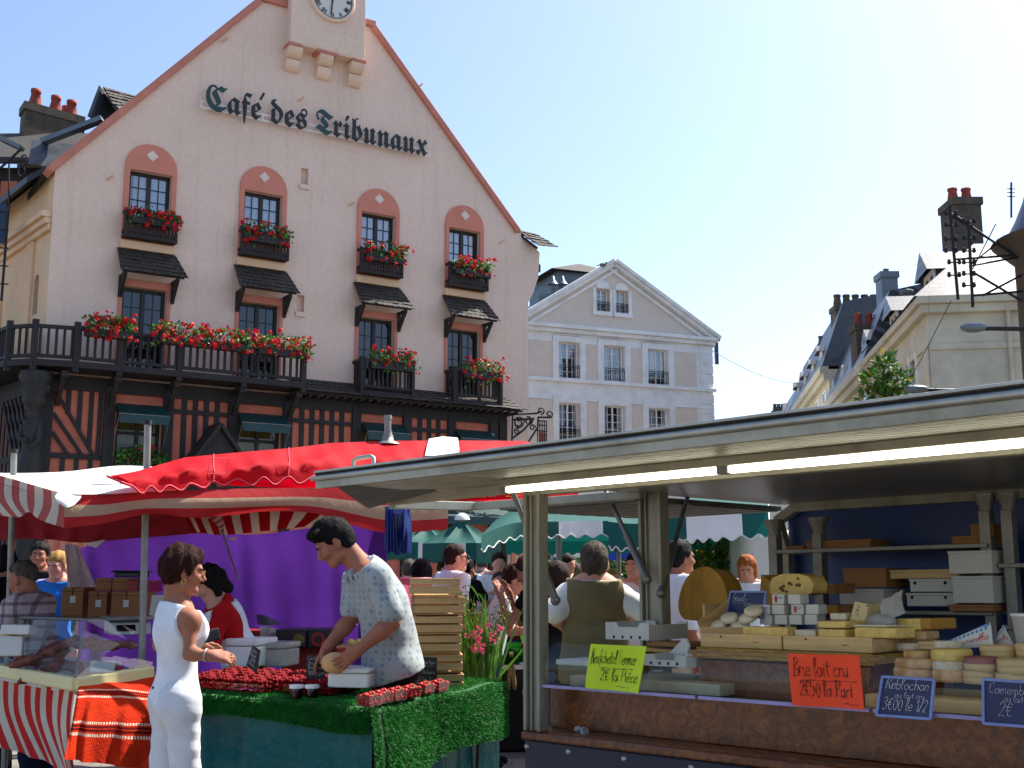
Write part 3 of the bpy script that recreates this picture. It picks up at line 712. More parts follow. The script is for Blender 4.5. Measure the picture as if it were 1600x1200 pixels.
# carved corner figure on its column
b = MB(); cb = CF.w(-8.62, -.35, 0)
prof = [(.34, 5.95), (.36, 5.8), (.28, 5.7), (.3, 5.55), (.22, 5.45), (.26, 5.3), (.2, 5.2), (.12, 5.12), (.14, 5.0), (.1, 4.92), (.2, 4.85), (.24, 4.6), (.19, 4.3), (.24, 4.0), (.28, 3.7), (.22, 3.62), (.3, 3.55), (.26, 3.35), (.14, 3.2), (.16, .3)]
b.lathe(prof[::-1], cb, 14)
for a in range(0, 360, 45): b.ball(cb + V((.26 * math.cos(math.radians(a)), .26 * math.sin(math.radians(a)), 5.62)), (.07, .07, .1), 6, 4)
b.ball(cb + V((0, -.03, 5.04)), (.1, .11, .14)); b.tube([cb + V((-.18, -.1, 4.75)), cb + V((-.2, -.2, 4.45)), cb + V((.02, -.26, 4.4))], .06, 8); b.tube([cb + V((.18, -.1, 4.75)), cb + V((.22, -.2, 4.4)), cb + V((.1, -.26, 4.25))], .06, 8)
b.build('carved_corner_post', mat('carved_oak', (40, 40, 38), .7, 0, .3, 6, .5, 20, .02), cafe)
# side wall going back on the left
b = MB(SFa.M); hl = [(-1.1, 7.5), (-.75, 7.5), (-.75, 8.3)] + [(-.925 + .175 * math.cos(a), 8.3 + .17 * math.sin(a)) for a in [math.pi * i / 8 for i in range(1, 8)]] + [(-1.1, 8.3)]
b.holed([(-9, 0), (0, 0), (0, 10.85), (-9, 10.85)], [hl], .2); b.build('side_wall', MT['ochre'], cafe)
b = MB(SFa.M); b.box((-1.2, .12, 7.4), (-.6, .14, 8.6)); b.build('side_window', MT['glassdark'], cafe)
b = MB(SFa.M)
for z, o in ((9.35, .1), (9.5, .18), (9.65, .26)): b.box((-9, -o, z), (-.05, 0, z + .14))
for u in (-1.7, -4): b.box((u, -.06, 6.2), (u + .5, 0, 9.35))
b.build('side_cornice', MT['ochre'], cafe, .01)
b = MB(SFa.M); b.box((-9, -.04, .5), (-.1, 0, 6.0)); b.build('side_infill', MT['brickor'], cafe)
b = MB(SFa.M); b.box((-9, -.1, 5.6), (0, 0, 6.02)); b.box((-9, -.1, 4.1), (0, 0, 4.25)); b.box((-9, -.1, .3), (0, 0, .9))
for k in range(16): u = -.15 - k * .32; b.box((u - .07, -.08, .9), (u + .07, 0, 5.6))
for k in range(5): b.bar((-.3 - k * .3, -.06, 4.3), (-1.3 - k * .3, -.06, 5.6), .07, .1, (0, -1, 0))
b.build('side_timber', MT['timber'], cafe)
# left wing roof, dormer, chimney
b = MB(SFa.M)
b.hexa([(-10, -.5, 10.5), (-.5, -.5, 10.5), (.1, 4.4, 14.5), (-10, 4.4, 14.5)], [(-10, -.5, 10.66), (-.5, -.5, 10.66), (.1, 4.4, 14.66), (-10, 4.4, 14.66)])
b.build('wing_roof', MT['slates'], cafe)
b = MB(); q0, q1 = at(66, 222, 27.5), at(160, 186, 27.5); b.bar(q0, q1, .25, .12); q0, q1 = at(0, 216, 28), at(34, 232, 28); b.bar(q0, q1, .3, .1); b.each('roof_flashing', MT['zinc'], cafe)
b = MB(); Y = 27.9; P4 = [at(50, 218, Y - .3), at(122, 226, Y), at(90, 262, Y - .5), at(44, 256, Y - .9)]
b.hexa(P4, [q + V((.05, .35, .1)) for q in P4]); b.build('eave_slope', MT['slate'], cafe)
b = MB(); Y = 33
c = [at(41, 158, Y), at(131, 182, Y + 1.2), at(131, 182, Y + 1.2) + V((-.4, 1.0, 0)), at(34, 158, Y + .6)]
zt = c[0].z
b.hexa([V((q.x, q.y, 9)) for q in c], [V((q.x, q.y, zt - .25)) for q in c])
cc = sum(c, V()) / 4; ex_ = [cc + (q - cc) * 1.06 for q in c]
b.hexa([V((q.x, q.y, zt - .25)) for q in ex_], [V((q.x, q.y, zt)) for q in ex_])
chim = b.build('chimney_stack', MT['brick'], cafe)
b = MB()
for px, dy in ((56, 0), (88, .5), (113, .85), (106, 1.3)):
    q = at(px, 150, Y + .35 + dy); q.z = zt; b.lathe([(.2, 0), (.19, .1), (.13, .38), (.155, .4), (.155, .52), (.1, .52)], q, 12)
b.each('chimney_pot', MT['pot'], chim)
b = MB(); Y = 29.5
A, B_, C_ = at(160, 139, Y), at(143, 187, Y - .4), at(190, 192, Y + .3)
b.prism([A, B_, C_], (.3, 1.6, 0)); 
dm = b.build('roof_dormer', MT['timber'], cafe)
b = MB(); b.tiles(at(160, 137, Y - .1), at(214, 152, Y + 1.0), at(174, 165, Y - .3), at(222, 172, Y + .9), 7, 5, .04); b.build('dormer_tiles', MT['tile'], dm)
b = MB(); b.hexa([A + V((0, -.1, 0)), B_ + V((0, -.1, 0)), B_ + V((.3, 1.5, 0)), A + V((.3, 1.5, 0))], [A + V((-.06, -.1, .08)), B_ + V((-.08, -.1, .06)), B_ + V((.22, 1.5, .06)), A + V((.22, 1.5, .08))]); b.build('dormer_slope', MT['slate'], dm)

# neighbour at the far left edge
nb = root('timbered_house', at(0, 900, 31).to_2d().to_3d())
tag(nb, 'dark half-timbered house cut off by the left edge of the photo', 'house')
b = MB(); Y = 30.5; x0 = at(-60, 900, Y).x; x1 = at(40, 900, Y).x
b.box((x0 - 3, Y, 0), (x1, Y + 6, at(0, 262, Y).z)); b.build('wall', MT['timber'], nb)
b = MB(); zz = at(0, 262, Y).z
b.hexa([(x0 - 3, Y - .5, zz), (x1 + .2, Y - .5, zz - .1), (x1 + .2, Y + 3, zz + 2), (x0 - 3, Y + 3, zz + 2)], [(x0 - 3, Y - .5, zz + .2), (x1 + .2, Y - .5, zz + .1), (x1 + .2, Y + 3, zz + 2.2), (x0 - 3, Y + 3, zz + 2.2)]); b.build('roof', MT['tile'], nb)
b = MB()
for px in (8, 22, 34): q = at(px, 300, Y); b.box((q.x - .12, Y - .03, 7), (q.x + .12, Y - .005, zz - .4))
b.each('infill_panel', MT['brickor'], nb)
b = MB(); q0, q1 = at(-30, 318, 26), at(6, 380, 26); b.box((q0.x, 26, q1.z), (q1.x, 26.06, q0.z)); q0, q1 = at(-30, 300, 26), at(30, 238, 26)
hs_ = root('hanging_shop_sign', (q0.x, 26, 0)); tag(hs_, 'blue hanging shop sign on iron bars at the left edge', 'sign')
b.build('sign_board', mat('blue_sign_paint', (22, 42, 70), .5), hs_)
b = MB(); b.tube([at(-40, 300, 26), at(34, 232, 26)], .03, 6); b.tube([at(-40, 258, 26), at(40, 250, 26)], .03, 6); b.tube([at(14, 330, 26), at(14, 245, 26)], .02, 6); b.tube([at(2, 470, 26), at(13, 330, 26)], .03, 6)
for k in range(5): b.tube([at(-20, 330 + k * 28, 26), at(13, 332 + k * 28, 26)], .018, 6)
for cx, cy in ((34, 268), (38, 250)): b.tube([at(cx + 5 * math.cos(a * .6), cy + 8 * math.sin(a * .6), 26) for a in range(12)], .02, 5)
b.build('sign_bracket', MT['iron'], hs_)

# ------------------------------------------------------------------ white town house with pediment
p = at(828, 900, 48); WF = Frame((p.x, p.y), 68)
wh = root('white_town_house', WF.w(4.5, 0, 0), WF.rz); tag(wh, 'white town house with a pediment beside the pink cafe', 'house')
wm = lambda: MB(WF.M)
wins = []
for (l, r, t, bt) in ((873, 905, 535, 593), (943, 975, 541, 597), (1012, 1043, 545, 600)):
    u0 = WF.uz(l, 560)[0]; u1 = WF.uz(r, 560)[0]; wins.append((u0, u1, 9.87, 11.43)); wins.append((u0, u1, 7.1, 8.78))
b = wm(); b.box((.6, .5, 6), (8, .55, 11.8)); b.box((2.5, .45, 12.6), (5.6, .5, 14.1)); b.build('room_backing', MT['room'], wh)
b = wm(); ap_u, ap_z = 4.03, 15.05
b.holed([(-.4, 0), (9.0, 0), (9.0, 12.2), (-.4, 12.2)], [[(a, z0), (c, z0), (c, z1), (a, z1)] for a, c, z0, z1 in wins], .28)
b.poly([(9, 0, 0), (9, 0, 12.2), (9, 9, 12.2), (9, 9, 0)]); b.build('wall', MT['white'], wh)
b = wm(); pw = []
for (l, r) in ((932, 952), (962, 981)): pw.append((WF.uz(l, 487)[0], WF.uz(r, 487)[0], 12.95, 13.95))
b.holed([(-.4, 12.2), (9.0, 12.2), (ap_u, ap_z)], [[(a, z0), (c, z0), (c, z1), (a, z1)] for a, c, z0, z1 in pw], .22); b.build('pediment', MT['cream'], wh)
b = wm()
for (l, r) in ((826, 864), (916.5, 934.5), (985, 1003), (1052, 1087)):
    u0, u1 = WF.uz(l, 560)[0], WF.uz(r, 560)[0]; b.box((u0, -.025, 9.86), (u1, -.003, 11.42)); b.box((u0, -.025, 6.0), (u1, -.003, 8.88))
b.each('render_panel', MT['cream'], wh)
b = wm()
b.box((-.5, -.28, 12.0), (9.2, 0, 12.16)); b.box((-.45, -.16, 11.82), (9.12, 0, 12.0)); b.box((-.45, -.12, 9.68), (9.12, 0, 9.84)); b.box((-.4, -.05, 8.9), (9.0, 0, 8.98))
for (p0, p1) in (((-.6, 12.2), (ap_u, ap_z + .15)), ((9.3, 12.1), (ap_u, ap_z + .15))):
    a = V((p0[0], 0, p0[1])); c = V((p1[0], 0, p1[1])); d = (c - a).normalized(); up = V((-d.z, 0, d.x)); up = up if up.z > 0 else -up
    for k, (o, w0, w1) in enumerate(((.30, 0, .16), (.2, -.16, 0), (.1, -.42, -.3))):
        qq = lambda p: [p + V((0, -o, 0)) + up * w0, p + V((0, .3, 0)) + up * w0, p + V((0, .3, 0)) + up * w1, p + V((0, -o, 0)) + up * w1]
        b.hexa(qq(a), qq(c))
b.build('cornice', MT['white'], wh, .02)
b = wm()
for (a, c, z0, z1) in wins:
    for x0, x1 in ((a - .3, a - .02), (c + .02, c + .3)): b.box((x0, -.07, z0 - .05), (x1, 0, z1 + .25))
    b.box((a - .3, -.06, z1 + .02), (c + .3, 0, z1 + .26))
    if z0 > 9: [b.prism([(a - .3 + k * .17, -.075, z1 + .3), (a - .3 + k * .17 + .08, -.075, z1 + .36), (a - .3 + k * .17 + .16, -.075, z1 + .3)], (0, .05, 0)) for k in range(8)]
for a, c, z0, z1 in pw:
    b.box((a - .18, -.07, z0 - .12), (a - .02, 0, z1 + .02)); b.box((c + .02, -.07, z0 - .12), (c + .18, 0, z1 + .02)); b.box((a - .2, -.09, z0 - .2), (c + .2, 0, z0 - .02))
    m_ = (a + c) / 2; r_ = (c - a) / 2 + .03; b.prism([(m_ + r_ * math.cos(t), -.05, z1 + .03 + r_ * math.sin(t)) for t in [math.pi * i / 10 for i in range(11)]], (0, .05, 0))
for z in [6 + k * .45 for k in range(13)]: b.box((8.35, -.035, z), (9.02, 0, z + .4)) if z < 9.3 or z > 9.8 else None
b.each('window_trim', MT['white'], wh, 0, .16)
for (a, c, z0, z1) in wins + pw:
    f = wm(); y = .2; h = (z1 - z0)
    for x in (a, (a + c) / 2 - .04, c - .06): f.box((x, y, z0), (x + .07, y + .05, z1))
    for x0, x1 in ((a, (a + c) / 2), ((a + c) / 2, c)):
        f.box(((x0 + x1) / 2 - .012, y + .01, z0), ((x0 + x1) / 2 + .012, y + .035, z1))
    for k in range(6): z = z0 + (h - .04) * k / 5; f.box((a, y + .012, z), (c, y + .037, z + (.05 if k in (0, 5) else .02)))
    w = f.build('window', MT['white'], wh)
    q = wm(); q.poly([(a, y + .03, z0), (c, y + .03, z0), (c, y + .03, z1), (a, y + .03, z1)]); q.build('pane', MT['pane'], w)
    q = wm(); m_ = R.uniform(.25, .5) * (c - a); t_ = z0 + h * R.choice((0, 0, .25, .45))
    for x0, x1 in ((a, a + m_), (c - m_ * R.uniform(.4, 1), c)): q.grid([[(x0 + (x1 - x0) * i / 10, .26 + .015 * math.sin(i * 2.2), z) for i in range(11)] for z in (t_, z1)])
    q.build('curtain', MT['curtain'], w)
    if z0 > 6.5:
        q = wm(); t = .55 if z0 < 12 else .4
        for z in (z0 + .06, z0 + t - .1, z0 + t): q.box((a, -.03, z), (c, -.01, z + .025))
        for k in range(10): x = a + (c - a) * k / 9; q.box((x - .008, -.028, z0 + .06), (x + .008, -.012, z0 + t))
        q.build('window_railing', MT['iron'], w)
b = wm(); b.hexa([(-.7, -.1, 12.15), (-.7, 9, 12.15), (ap_u, 9, ap_z + .16), (ap_u, -.1, ap_z + .16)], [(-.7, -.1, 12.27), (-.7, 9, 12.27), (ap_u, 9, ap_z + .3), (ap_u, -.1, ap_z + .3)])
b.hexa([(ap_u, -.1, ap_z + .16), (ap_u, 9, ap_z + .16), (9.4, 9, 12.05), (9.4, -.1, 12.05)], [(ap_u, -.1, ap_z + .3), (ap_u, 9, ap_z + .3), (9.4, 9, 12.17), (9.4, -.1, 12.17)]); b.build('roof', MT['zinc'], wh)
b = wm(); b.box((8.3, 1, 12.2), (9.0, 2, 13.1)); b.box((9.2, 0, 11.0), (9.35, .12, 12.0)); b.each('roof_parapet', MT['brick'], wh)
b = wm(); u0, u1, d = WF.uz(868, 440, 4)[0], WF.uz(988, 440, 4)[0], 4
zb, zt2, za = WF.uz(900, 470, 4)[1], WF.uz(925, 424, 4)[1], WF.uz(906, 399, 4)[1]
b.box((u0 + .1, d, zb - 2), (u1, d + 3.4, zt2)); 
lant = b.build('roof_lantern', MT['zinc'], wh)
b = wm(); e = .35; m_ = WF.uz(906, 399, 5.6)[0]
b.add([(u0 - e, d - e, zt2 - .15), (u1 + e, d - e, zt2 - .15), (u1 + e, d + 3.8, zt2 - .15), (u0 - e, d + 3.8, zt2 - .15), (m_, d + 1.7, za + .1)], [(0, 1, 4), (1, 2, 4), (2, 3, 4), (3, 0, 4), (3, 2, 1, 0)]); b.build('hip_roof', MT['tile'], lant)
b = wm()
for px in (864, 879):
    u, z = WF.uz(px, 450, 1.5); z0 = z - .6; b.cyl((u, 1.5, z0), (u, 1.5, z + .15), .12); b.lathe([(.26, .15), (.1, .36), (.05, .55), (0, .55)], (u, 1.5, z), 12)
u, z = WF.uz(852, 462, 1.2); b.box((u - .3, 1.2, z - .6), (u + .35, 1.9, z + .1))
b.each('roof_vent', MT['zinc'], wh)
pg = MB(); q = at(942, 414, 47.5); pg.ball(q, (.16, .09, .09), 10, 6); pg.ball(q + V((.15, 0, .09)), .05, 8, 5); pg.bar(q + V((-.1, 0, 0)), q + V((-.28, 0, -.03)), .07, .02); pg.bar(q + V((.19, 0, .09)), q + V((.23, 0, .08)), .015, .015)
for dx in (-.02, .03): pg.bar(q + V((dx, 0, -.07)), q + V((dx, 0, -.17)), .012, .012)
tag(pg.build('pigeon', MT['c_grey']), 'grey pigeon perched on the slope of the white pediment', 'bird')

# iron bracket sign on the cafe corner
bs = root('bracket_sign', CF.w(4.6, 0, 0)); tag(bs, 'black wrought iron bracket with scrolls and a small hanging sign at the cafe corner', 'sign')
b = MB(); Y = 31.8
def pt(px, py): return at(px, py, Y)
def scroll(cx, cy, r, a0, turns, sgn=1, n=26): return [pt(cx + r * (1 - .75 * i / n) * math.cos(a0 + sgn * turns * 2 * math.pi * i / n), cy - r * (1 - .75 * i / n) * math.sin(a0 + sgn * turns * 2 * math.pi * i / n)) for i in range(n + 1)]
for a in ([pt(800, 690), pt(801, 648), pt(838, 646), pt(846, 643)], [pt(801, 656), pt(835, 654)], [pt(802, 684), pt(818, 672), pt(834, 654)], [pt(840, 652), pt(862, 652)], [pt(826, 690), pt(840, 668), pt(841, 652)]): b.tube(a, .03, 6)
for a in (scroll(845, 642, 6, -1.6, 1.2), scroll(858, 647, 6, -1.6, 1.2), scroll(811, 660, 9, 0, 1.4), scroll(826, 658, 7, 2, 1.4, -1), scroll(808, 674, 5, 1, 1.3), scroll(832, 668, 5, 0, 1.3)): b.tube(a, .022, 5)
b.tube([pt(811 + 7 * math.cos(a * .4), 660 + 8 * math.sin(a * .4)) for a in range(16)], .02, 5)
b.build('scroll_bracket', MT['iron'], bs)
b = MB()
for px in (840, 843.5, 847, 850.5, 854): b.tube([pt(px, 658), pt(px, 694)], .016, 5)
for py in (657, 664, 673, 694): b.tube([pt(839, py), pt(855, py + 1)], .018, 5)
b.build('sign_grille', MT['iron'], bs)
b = MB(); q = pt(848, 684); b.hexa([pt(842, 693), pt(853, 694), pt(853, 694) + V((0, .04, 0)), pt(842, 693) + V((0, .04, 0))], [pt(842, 675), pt(853, 676), pt(853, 676) + V((0, .04, 0)), pt(842, 675) + V((0, .04, 0))]); b.build('sign_board', mat('orange_sign_paint', (170, 90, 60), .6), bs)

# ------------------------------------------------------------------ street going away on the right
P0 = at(1474, 900, 32); SF = Frame((P0.x, P0.y), 188); EF = Frame((P0.x, P0.y), 98)
ho = root('cream_corner_house', EF.w(2, 2, 0), EF.rz); tag(ho, 'cream corner house with slate dormers at the head of the right street', 'house')
ez = 9.2
b = MB(SF.M); b.holed([(-9.5, 0), (0, 0), (0, ez), (-9.5, ez)], [[(a, 5.4), (a + .9, 5.4), (a + .9, 8.0), (a, 8.0)] for a in (-2.6, -5.2, -7.8)], .3)
b.T = EF.M; b.poly([(0, 0, 0), (9, 0, 0), (9, 0, ez), (0, 0, ez)]); b.build('wall', MT['house'], ho)
b = MB(SF.M); b.box((-9.6, -.32, ez - .1), (.32, 0, ez + .12)); b.box((-9.6, -.2, ez - .35), (.2, 0, ez - .1)); b.box((-9.5, -.06, ez - 1.3), (.06, 0, ez - 1.1))
for u in (-.5, -3.6, -6.2, -8.9): b.box((u - .12, -.06, 0), (u + .45, -.002, ez - 1.3))
b.T = EF.M; b.box((0, -.32, ez - .1), (9, 0, ez + .12)); b.box((0, -.2, ez - .35), (9, 0, ez - .1)); b.box((0, -.06, ez - 1.4), (9, 0, ez - 1.22))
b.build('cornice', MT['house'], ho, .02)
for a in (-2.6, -5.2, -7.8):
    b = MB(SF.M); b.box((a - .12, -.08, 5.2), (a - .002, 0, 8.1)); b.box((a + .902, -.08, 5.2), (a + 1.02, 0, 8.1)); b.box((a + .4, .2, 5.4), (a + .5, .25, 8)); [b.box((a, .2, 5.4 + k * .65), (a + .4, .24, 5.45 + k * .65)) for k in range(5)]
    w = b.build('window', MT['white'], ho); b = MB(SF.M); b.box((a, .23, 5.4), (a + .9, .25, 8)); b.build('pane', MT['glassdark'], w)
b = MB(EF.M); b.tube([(2.15, -.1, ez - .3), (2.15, -.1, 0)], .06, 8); b.build('downpipe', MT['house'], ho)
b = MB(); rz_ = ez + .12; uvs = [(0, 0), (6, 0), (6, 3), (0, 3)]
E0 = EF.w(-.4, -.3, rz_); E1 = EF.w(9, -.3, rz_); E2 = EF.w(9, 1.9, rz_ + 2.0); E3 = EF.w(1.9, 2.0, rz_ + 2.1)
S1 = SF.w(-9.6, -.3, rz_); S2 = SF.w(-9.6, 2.0, rz_ + 2.1)
b.add([E0, E1, E2, E3], [(0, 1, 2, 3)], 0, False, [(0, 0), (9, 0), (9, 3), (2, 3)]); b.add([E0, E3, S2, S1], [(0, 1, 2, 3)], 0, False, [(0, 0), (2, 3), (9, 3), (9, 0)])
b.poly([E3, E2, SF.w(-9.6, 8, rz_ + 2.3), S2]); b.build('roof', MT['slates'], ho)
def dormer(parent, u, wdt, z0, z1, zr, dep=2.4, d0=.2, F_=SF, gl=True):
    b = MB(F_.M); b.box((u - wdt / 2, d0, z0), (u + wdt / 2, d0 + dep, z1)); d = b.build('dormer', MT['slate'], parent)
    b = MB(F_.M); e = .22
    b.add([(u - wdt / 2 - e, d0 - .3, z1 - .08), (u - wdt / 2 - e, d0 + dep, z1 - .08), (u, d0 + dep, zr), (u, d0 - .3, zr), (u + wdt / 2 + e, d0 - .3, z1 - .08), (u + wdt / 2 + e, d0 + dep, z1 - .08)], [(0, 3, 2, 1), (3, 4, 5, 2), (0, 4, 3)], 0, False, [(0, 0), (3, 0), (3, 1.2), (0, 1.2), (0, 0), (3, 0)]); b.build('dormer_roof', MT['slates'], d)
    b = MB(F_.M)
    for x in (u - wdt / 2, u + wdt / 2 - .14, u - .05): b.box((x, d0 - .06, z0), (x + .12, d0 - .01, z1))
    b.box((u - wdt / 2, d0 - .07, z1 - .14), (u + wdt / 2, d0 - .012, z1 + .02)); b.build('dormer_window', MT['white'], d)
def onS(px, py, d=0): return SF.uz(px, py, d)
for px, wd, py0, py1, pyr in ((1452, 1.4, 470, 430, 394), (1397, 1.4, 528, 492, 463)):
    u, zr = onS(px, pyr, .6); z1 = onS(px, py1, .6)[1]; dormer(ho, u, wd, 9.3, z1, zr, 3.0, .6)
def stack(parent, px0, px1, pyt, Y, zb, npots, potm, mt='brick', dep=.7, ph=.45, pr=.15):
    a, c = at(px0, pyt, Y), at(px1, pyt, Y); b = MB(); zt = a.z
    b.box((a.x, Y, zb), (c.x, Y + dep, zt - .25)); b.box((a.x - .06, Y - .06, zt - .25), (c.x + .06, Y + dep + .06, zt))
    s_ = b.build('chimney_stack', MT[mt], parent)
    if npots:
        b = MB()
        for k in range(npots): x = a.x + (c.x - a.x) * (k + .5) / npots; b.lathe([(pr, 0), (pr * .95, ph * .2), (pr * .7, ph * .8), (pr * .85, ph * .85), (pr * .85, ph), (pr * .5, ph)], (x, Y + dep / 2, zt), 10)
        b.each('chimney_pot', MT[potm], s_)
stack(ho, 1489, 1532, 308, 37, 9, 2, 'pot', dep=1.2, ph=.5, pr=.2)
# next houses
def terr(t0, t1, ez, mz, lab, wallm, roofm='slates', dn=0, dz=(0, 0, 0), dpx=None):
    hh = root('terraced_house', SF.w(-(t0 + t1) / 2, 3, 0), SF.rz); tag(hh, lab, 'house', 'houses along the right street')
    b = MB(SF.M); b.box((-t1, 0, 0), (-t0, 8, ez)); b.build('wall', MT[wallm], hh)
    b = MB(SF.M); b.box((-t1, -.4, ez - .2), (-t0, 0, ez + .15)); b.box((-t1, -.25, ez - .5), (-t0, 0, ez - .2)); b.build('cornice', MT[wallm], hh)
    b = MB(SF.M); L = t1 - t0
    b.add([(-t1, -.3, ez + .15), (-t0, -.3, ez + .15), (-t0, .8, mz), (-t1, .8, mz), (-t0, 5, mz + .8), (-t1, 5, mz + .8), (-t0, 8, ez), (-t1, 8, ez)], [(0, 1, 2, 3), (3, 2, 4, 5), (5, 4, 6, 7), (1, 6, 4, 2), (0, 3, 5, 7)], 0, False, [(0, 0), (L, 0), (L, 3), (0, 3), (L, 6), (0, 6), (L, 9), (0, 9)]); b.build('mansard_roof', MT[roofm], hh)
    for k in range(int(L // 3)):
        u = -t0 - 1.5 - k * 3
        b = MB(SF.M); b.box((u - .5, -.03, ez - 3), (u + .5, -.01, ez - .9)); w = b.build('window', MT['glassdark'], hh)
        b = MB(SF.M); b.box((u - .62, -.06, ez - 3.1), (u - .5, -.002, ez - .8)); b.box((u + .5, -.06, ez - 3.1), (u + .62, -.002, ez - .8)); b.box((u - .5, -.055, ez - .9), (u + .5, -.002, ez - .8)); b.box((u - .5, -.055, ez - 3.1), (u + .5, -.002, ez - 3.0)); b.build('window_trim', MT['white'], w)
    return hh
h2 = terr(9.6, 21, 9.15, 11.9, 'stone house with a row of white-topped slate dormers beyond the cream corner house', 'house')
for k, (px, py) in enumerate(((1376, 497), (1362, 524), (1344, 549), (1326, 570), (1311, 589))):
    u, zr = onS(px, py, .2); u = min(-10.3, max(-20.4, u)); dormer(h2, u, 1.0, 9.3, zr - .45, zr, 1.6, .2)
h3 = terr(21, 38, 11.0, 14.2, 'taller stone house with a steep dark mansard and heavy cornice in the right street', 'house', 'slate')
for k in range(4): dormer(h3, -23.5 - k * 3.6, .9, 11.2, 12.3, 12.6, 1.0, .05)
h4 = terr(38, 58, 11.2, 13.6, 'farthest grey house of the right street, with thin chimneys', 'house')
for k in range(2): dormer(h4, -46 - k * 6, 1.0, 11.4, 12.6, 13.1, 1.4, .5)
stack(h2, 1377, 1402, 424, 45, 9, 1, 'zinc', 'zinc', .8, .2, .15)
stack(h2, 1337, 1372, 506, 44, 9, 2, 'pot', 'brick', .8, .5, .18)
stack(h3, 1306, 1378, 476, 54, 10, 5, 'brick', 'brick', 1.0, .6, .22)
stack(h3, 1281, 1306, 540, 60, 11, 2, 'brick', 'brick', .9, .6, .2)
stack(h4, 1210, 1228, 640, 88, 10, 3, 'brick', 'brick', .9, .5, .18)
b = MB(); q = at(1417, 462, 40); b.tube([V((q.x, q.y, 9)), q], .1, 8); b.lathe([(.1, 0), (.25, .1), (.25, .18), (0, .25)], q, 10); b.build('flue_pipe', MT['zinc'], ho)
b = MB(); q = at(1292, 550, 62); 
for px, t in ((1297, 555), (1294, 552)): b.tube([at(px, t, 62), at(px + 2, 640, 62)], .05, 5)
for k in range(4): b.tube([at(1288, 556 + k * 6, 62), at(1303, 553 + k * 6, 62)], .03, 4)
b.build('roof_aerial', MT['steel'], h3)
# wire over the street
b = MB(); a, c = at(1113, 548, 50), at(1252, 600, 66)
b.tube([a + (c - a) * (i / 12) + V((0, 0, -.35 * math.sin(math.pi * i / 12))) for i in range(13)], .013, 5); tag(b.build('overhead_wire', MT['iron']), 'thin wire strung across the street from the white house', 'wire')

# turret house at the right edge with its wire bracket
tu = root('turret_house', at(1690, 900, 22).to_2d().to_3d()); tag(tu, 'round turret with a flared slate cone roof, cut off by the right edge', 'building')
c = at(1730, 900, 22); zE = at(1555, 374, 22).z
b = MB(); b.lathe([(1.2, 0), (1.2, zE - .4), (1.4, zE - .2), (1.62, zE)], (c.x, c.y, 0), 40); b.build('wall', mat('dark_turret_stone', (84, 70, 56), .9, 0, .2, 2, .3), tu)  # wall stone in a dark brown base colour
prof = []
for px, py in ((1553, 376), (1560, 362), (1572, 340), (1584, 310), (1592, 280), (1600, 230)): q = at(px, py, 22); thc = math.atan2(c.x, 22); prof.append((c.xy.length * math.sin(thc - math.atan2(q.x, 22)) - .14, q.z))
prof += [(.4, prof[-1][1] + 2.2), (0, prof[-1][1] + 3.4)]
b = MB(); b.lathe(prof, (c.x, c.y, 0), 40); b.lathe([(1.1, zE - .02), (prof[0][0], zE - .02)], (c.x, c.y, 0), 40); b.build('cone_roof', mat('blue_slate_cone', (58, 66, 84), .4, 0, .25, 6, .4, 20, .02), tu)
wb = root('wire_bracket', at(1540, 900, 22).to_2d().to_3d()); tag(wb, 'iron bracket with rows of insulators reaching out from the turret', 'wire bracket')
b = MB(); Y = 22
for l in ([(1484, 325), (1497, 468)], [(1513, 345), (1520, 480)]): b.tube([at(*l[0], Y), at(*l[1], Y)], .032, 8)
for l in ([(1487, 338), (1590, 400)], [(1490, 335), (1582, 398)], [(1560, 378), (1514, 416), (1600, 400)], [(1492, 405), (1600, 398)], [(1520, 425), (1596, 470)], [(1596, 430), (1535, 462)], [(1518, 462), (1600, 455)]): b.tube([at(*p_, Y) for p_ in l], .024, 6)
b.build('bracket_frame', MT['iron'], wb)
b = MB()
for x, ys in ((1486, (334, 352, 374, 392)), (1491, (410, 430)), (1514, (346, 372, 392, 410, 428, 446))):
    for y in ys:
        for s_ in (-1, 1):
            q = at(x + s_ * 8, y, Y); b.tube([at(x, y, Y), q], .014, 5); b.lathe([(.015, -.04), (.04, -.02), (.04, .015), (.026, .035), (.036, .055), (0, .07)], q, 8)
b.each('insulator', MT['iron'], wb)
b = MB(); b.tube([at(1486, 470, Y), at(1440, 560, 26), at(1395, 640, 30)], .009, 5); b.tube([at(1556, 350, Y), at(1520, 420, Y)], .012, 5); b.each('hanging_wire', MT['iron'], wb)
b = MB(); b.tube([at(1580, 292, 30), at(1580, 340, 30)], .03, 5); [b.tube([at(1574, y, 30), at(1586, y, 30)], .02, 5) for y in (295, 301, 307)]; b.tube([at(1580, 285, 30), at(1580, 292, 30)], .03, 5); b.build('roof_aerial', MT['iron'], tu)
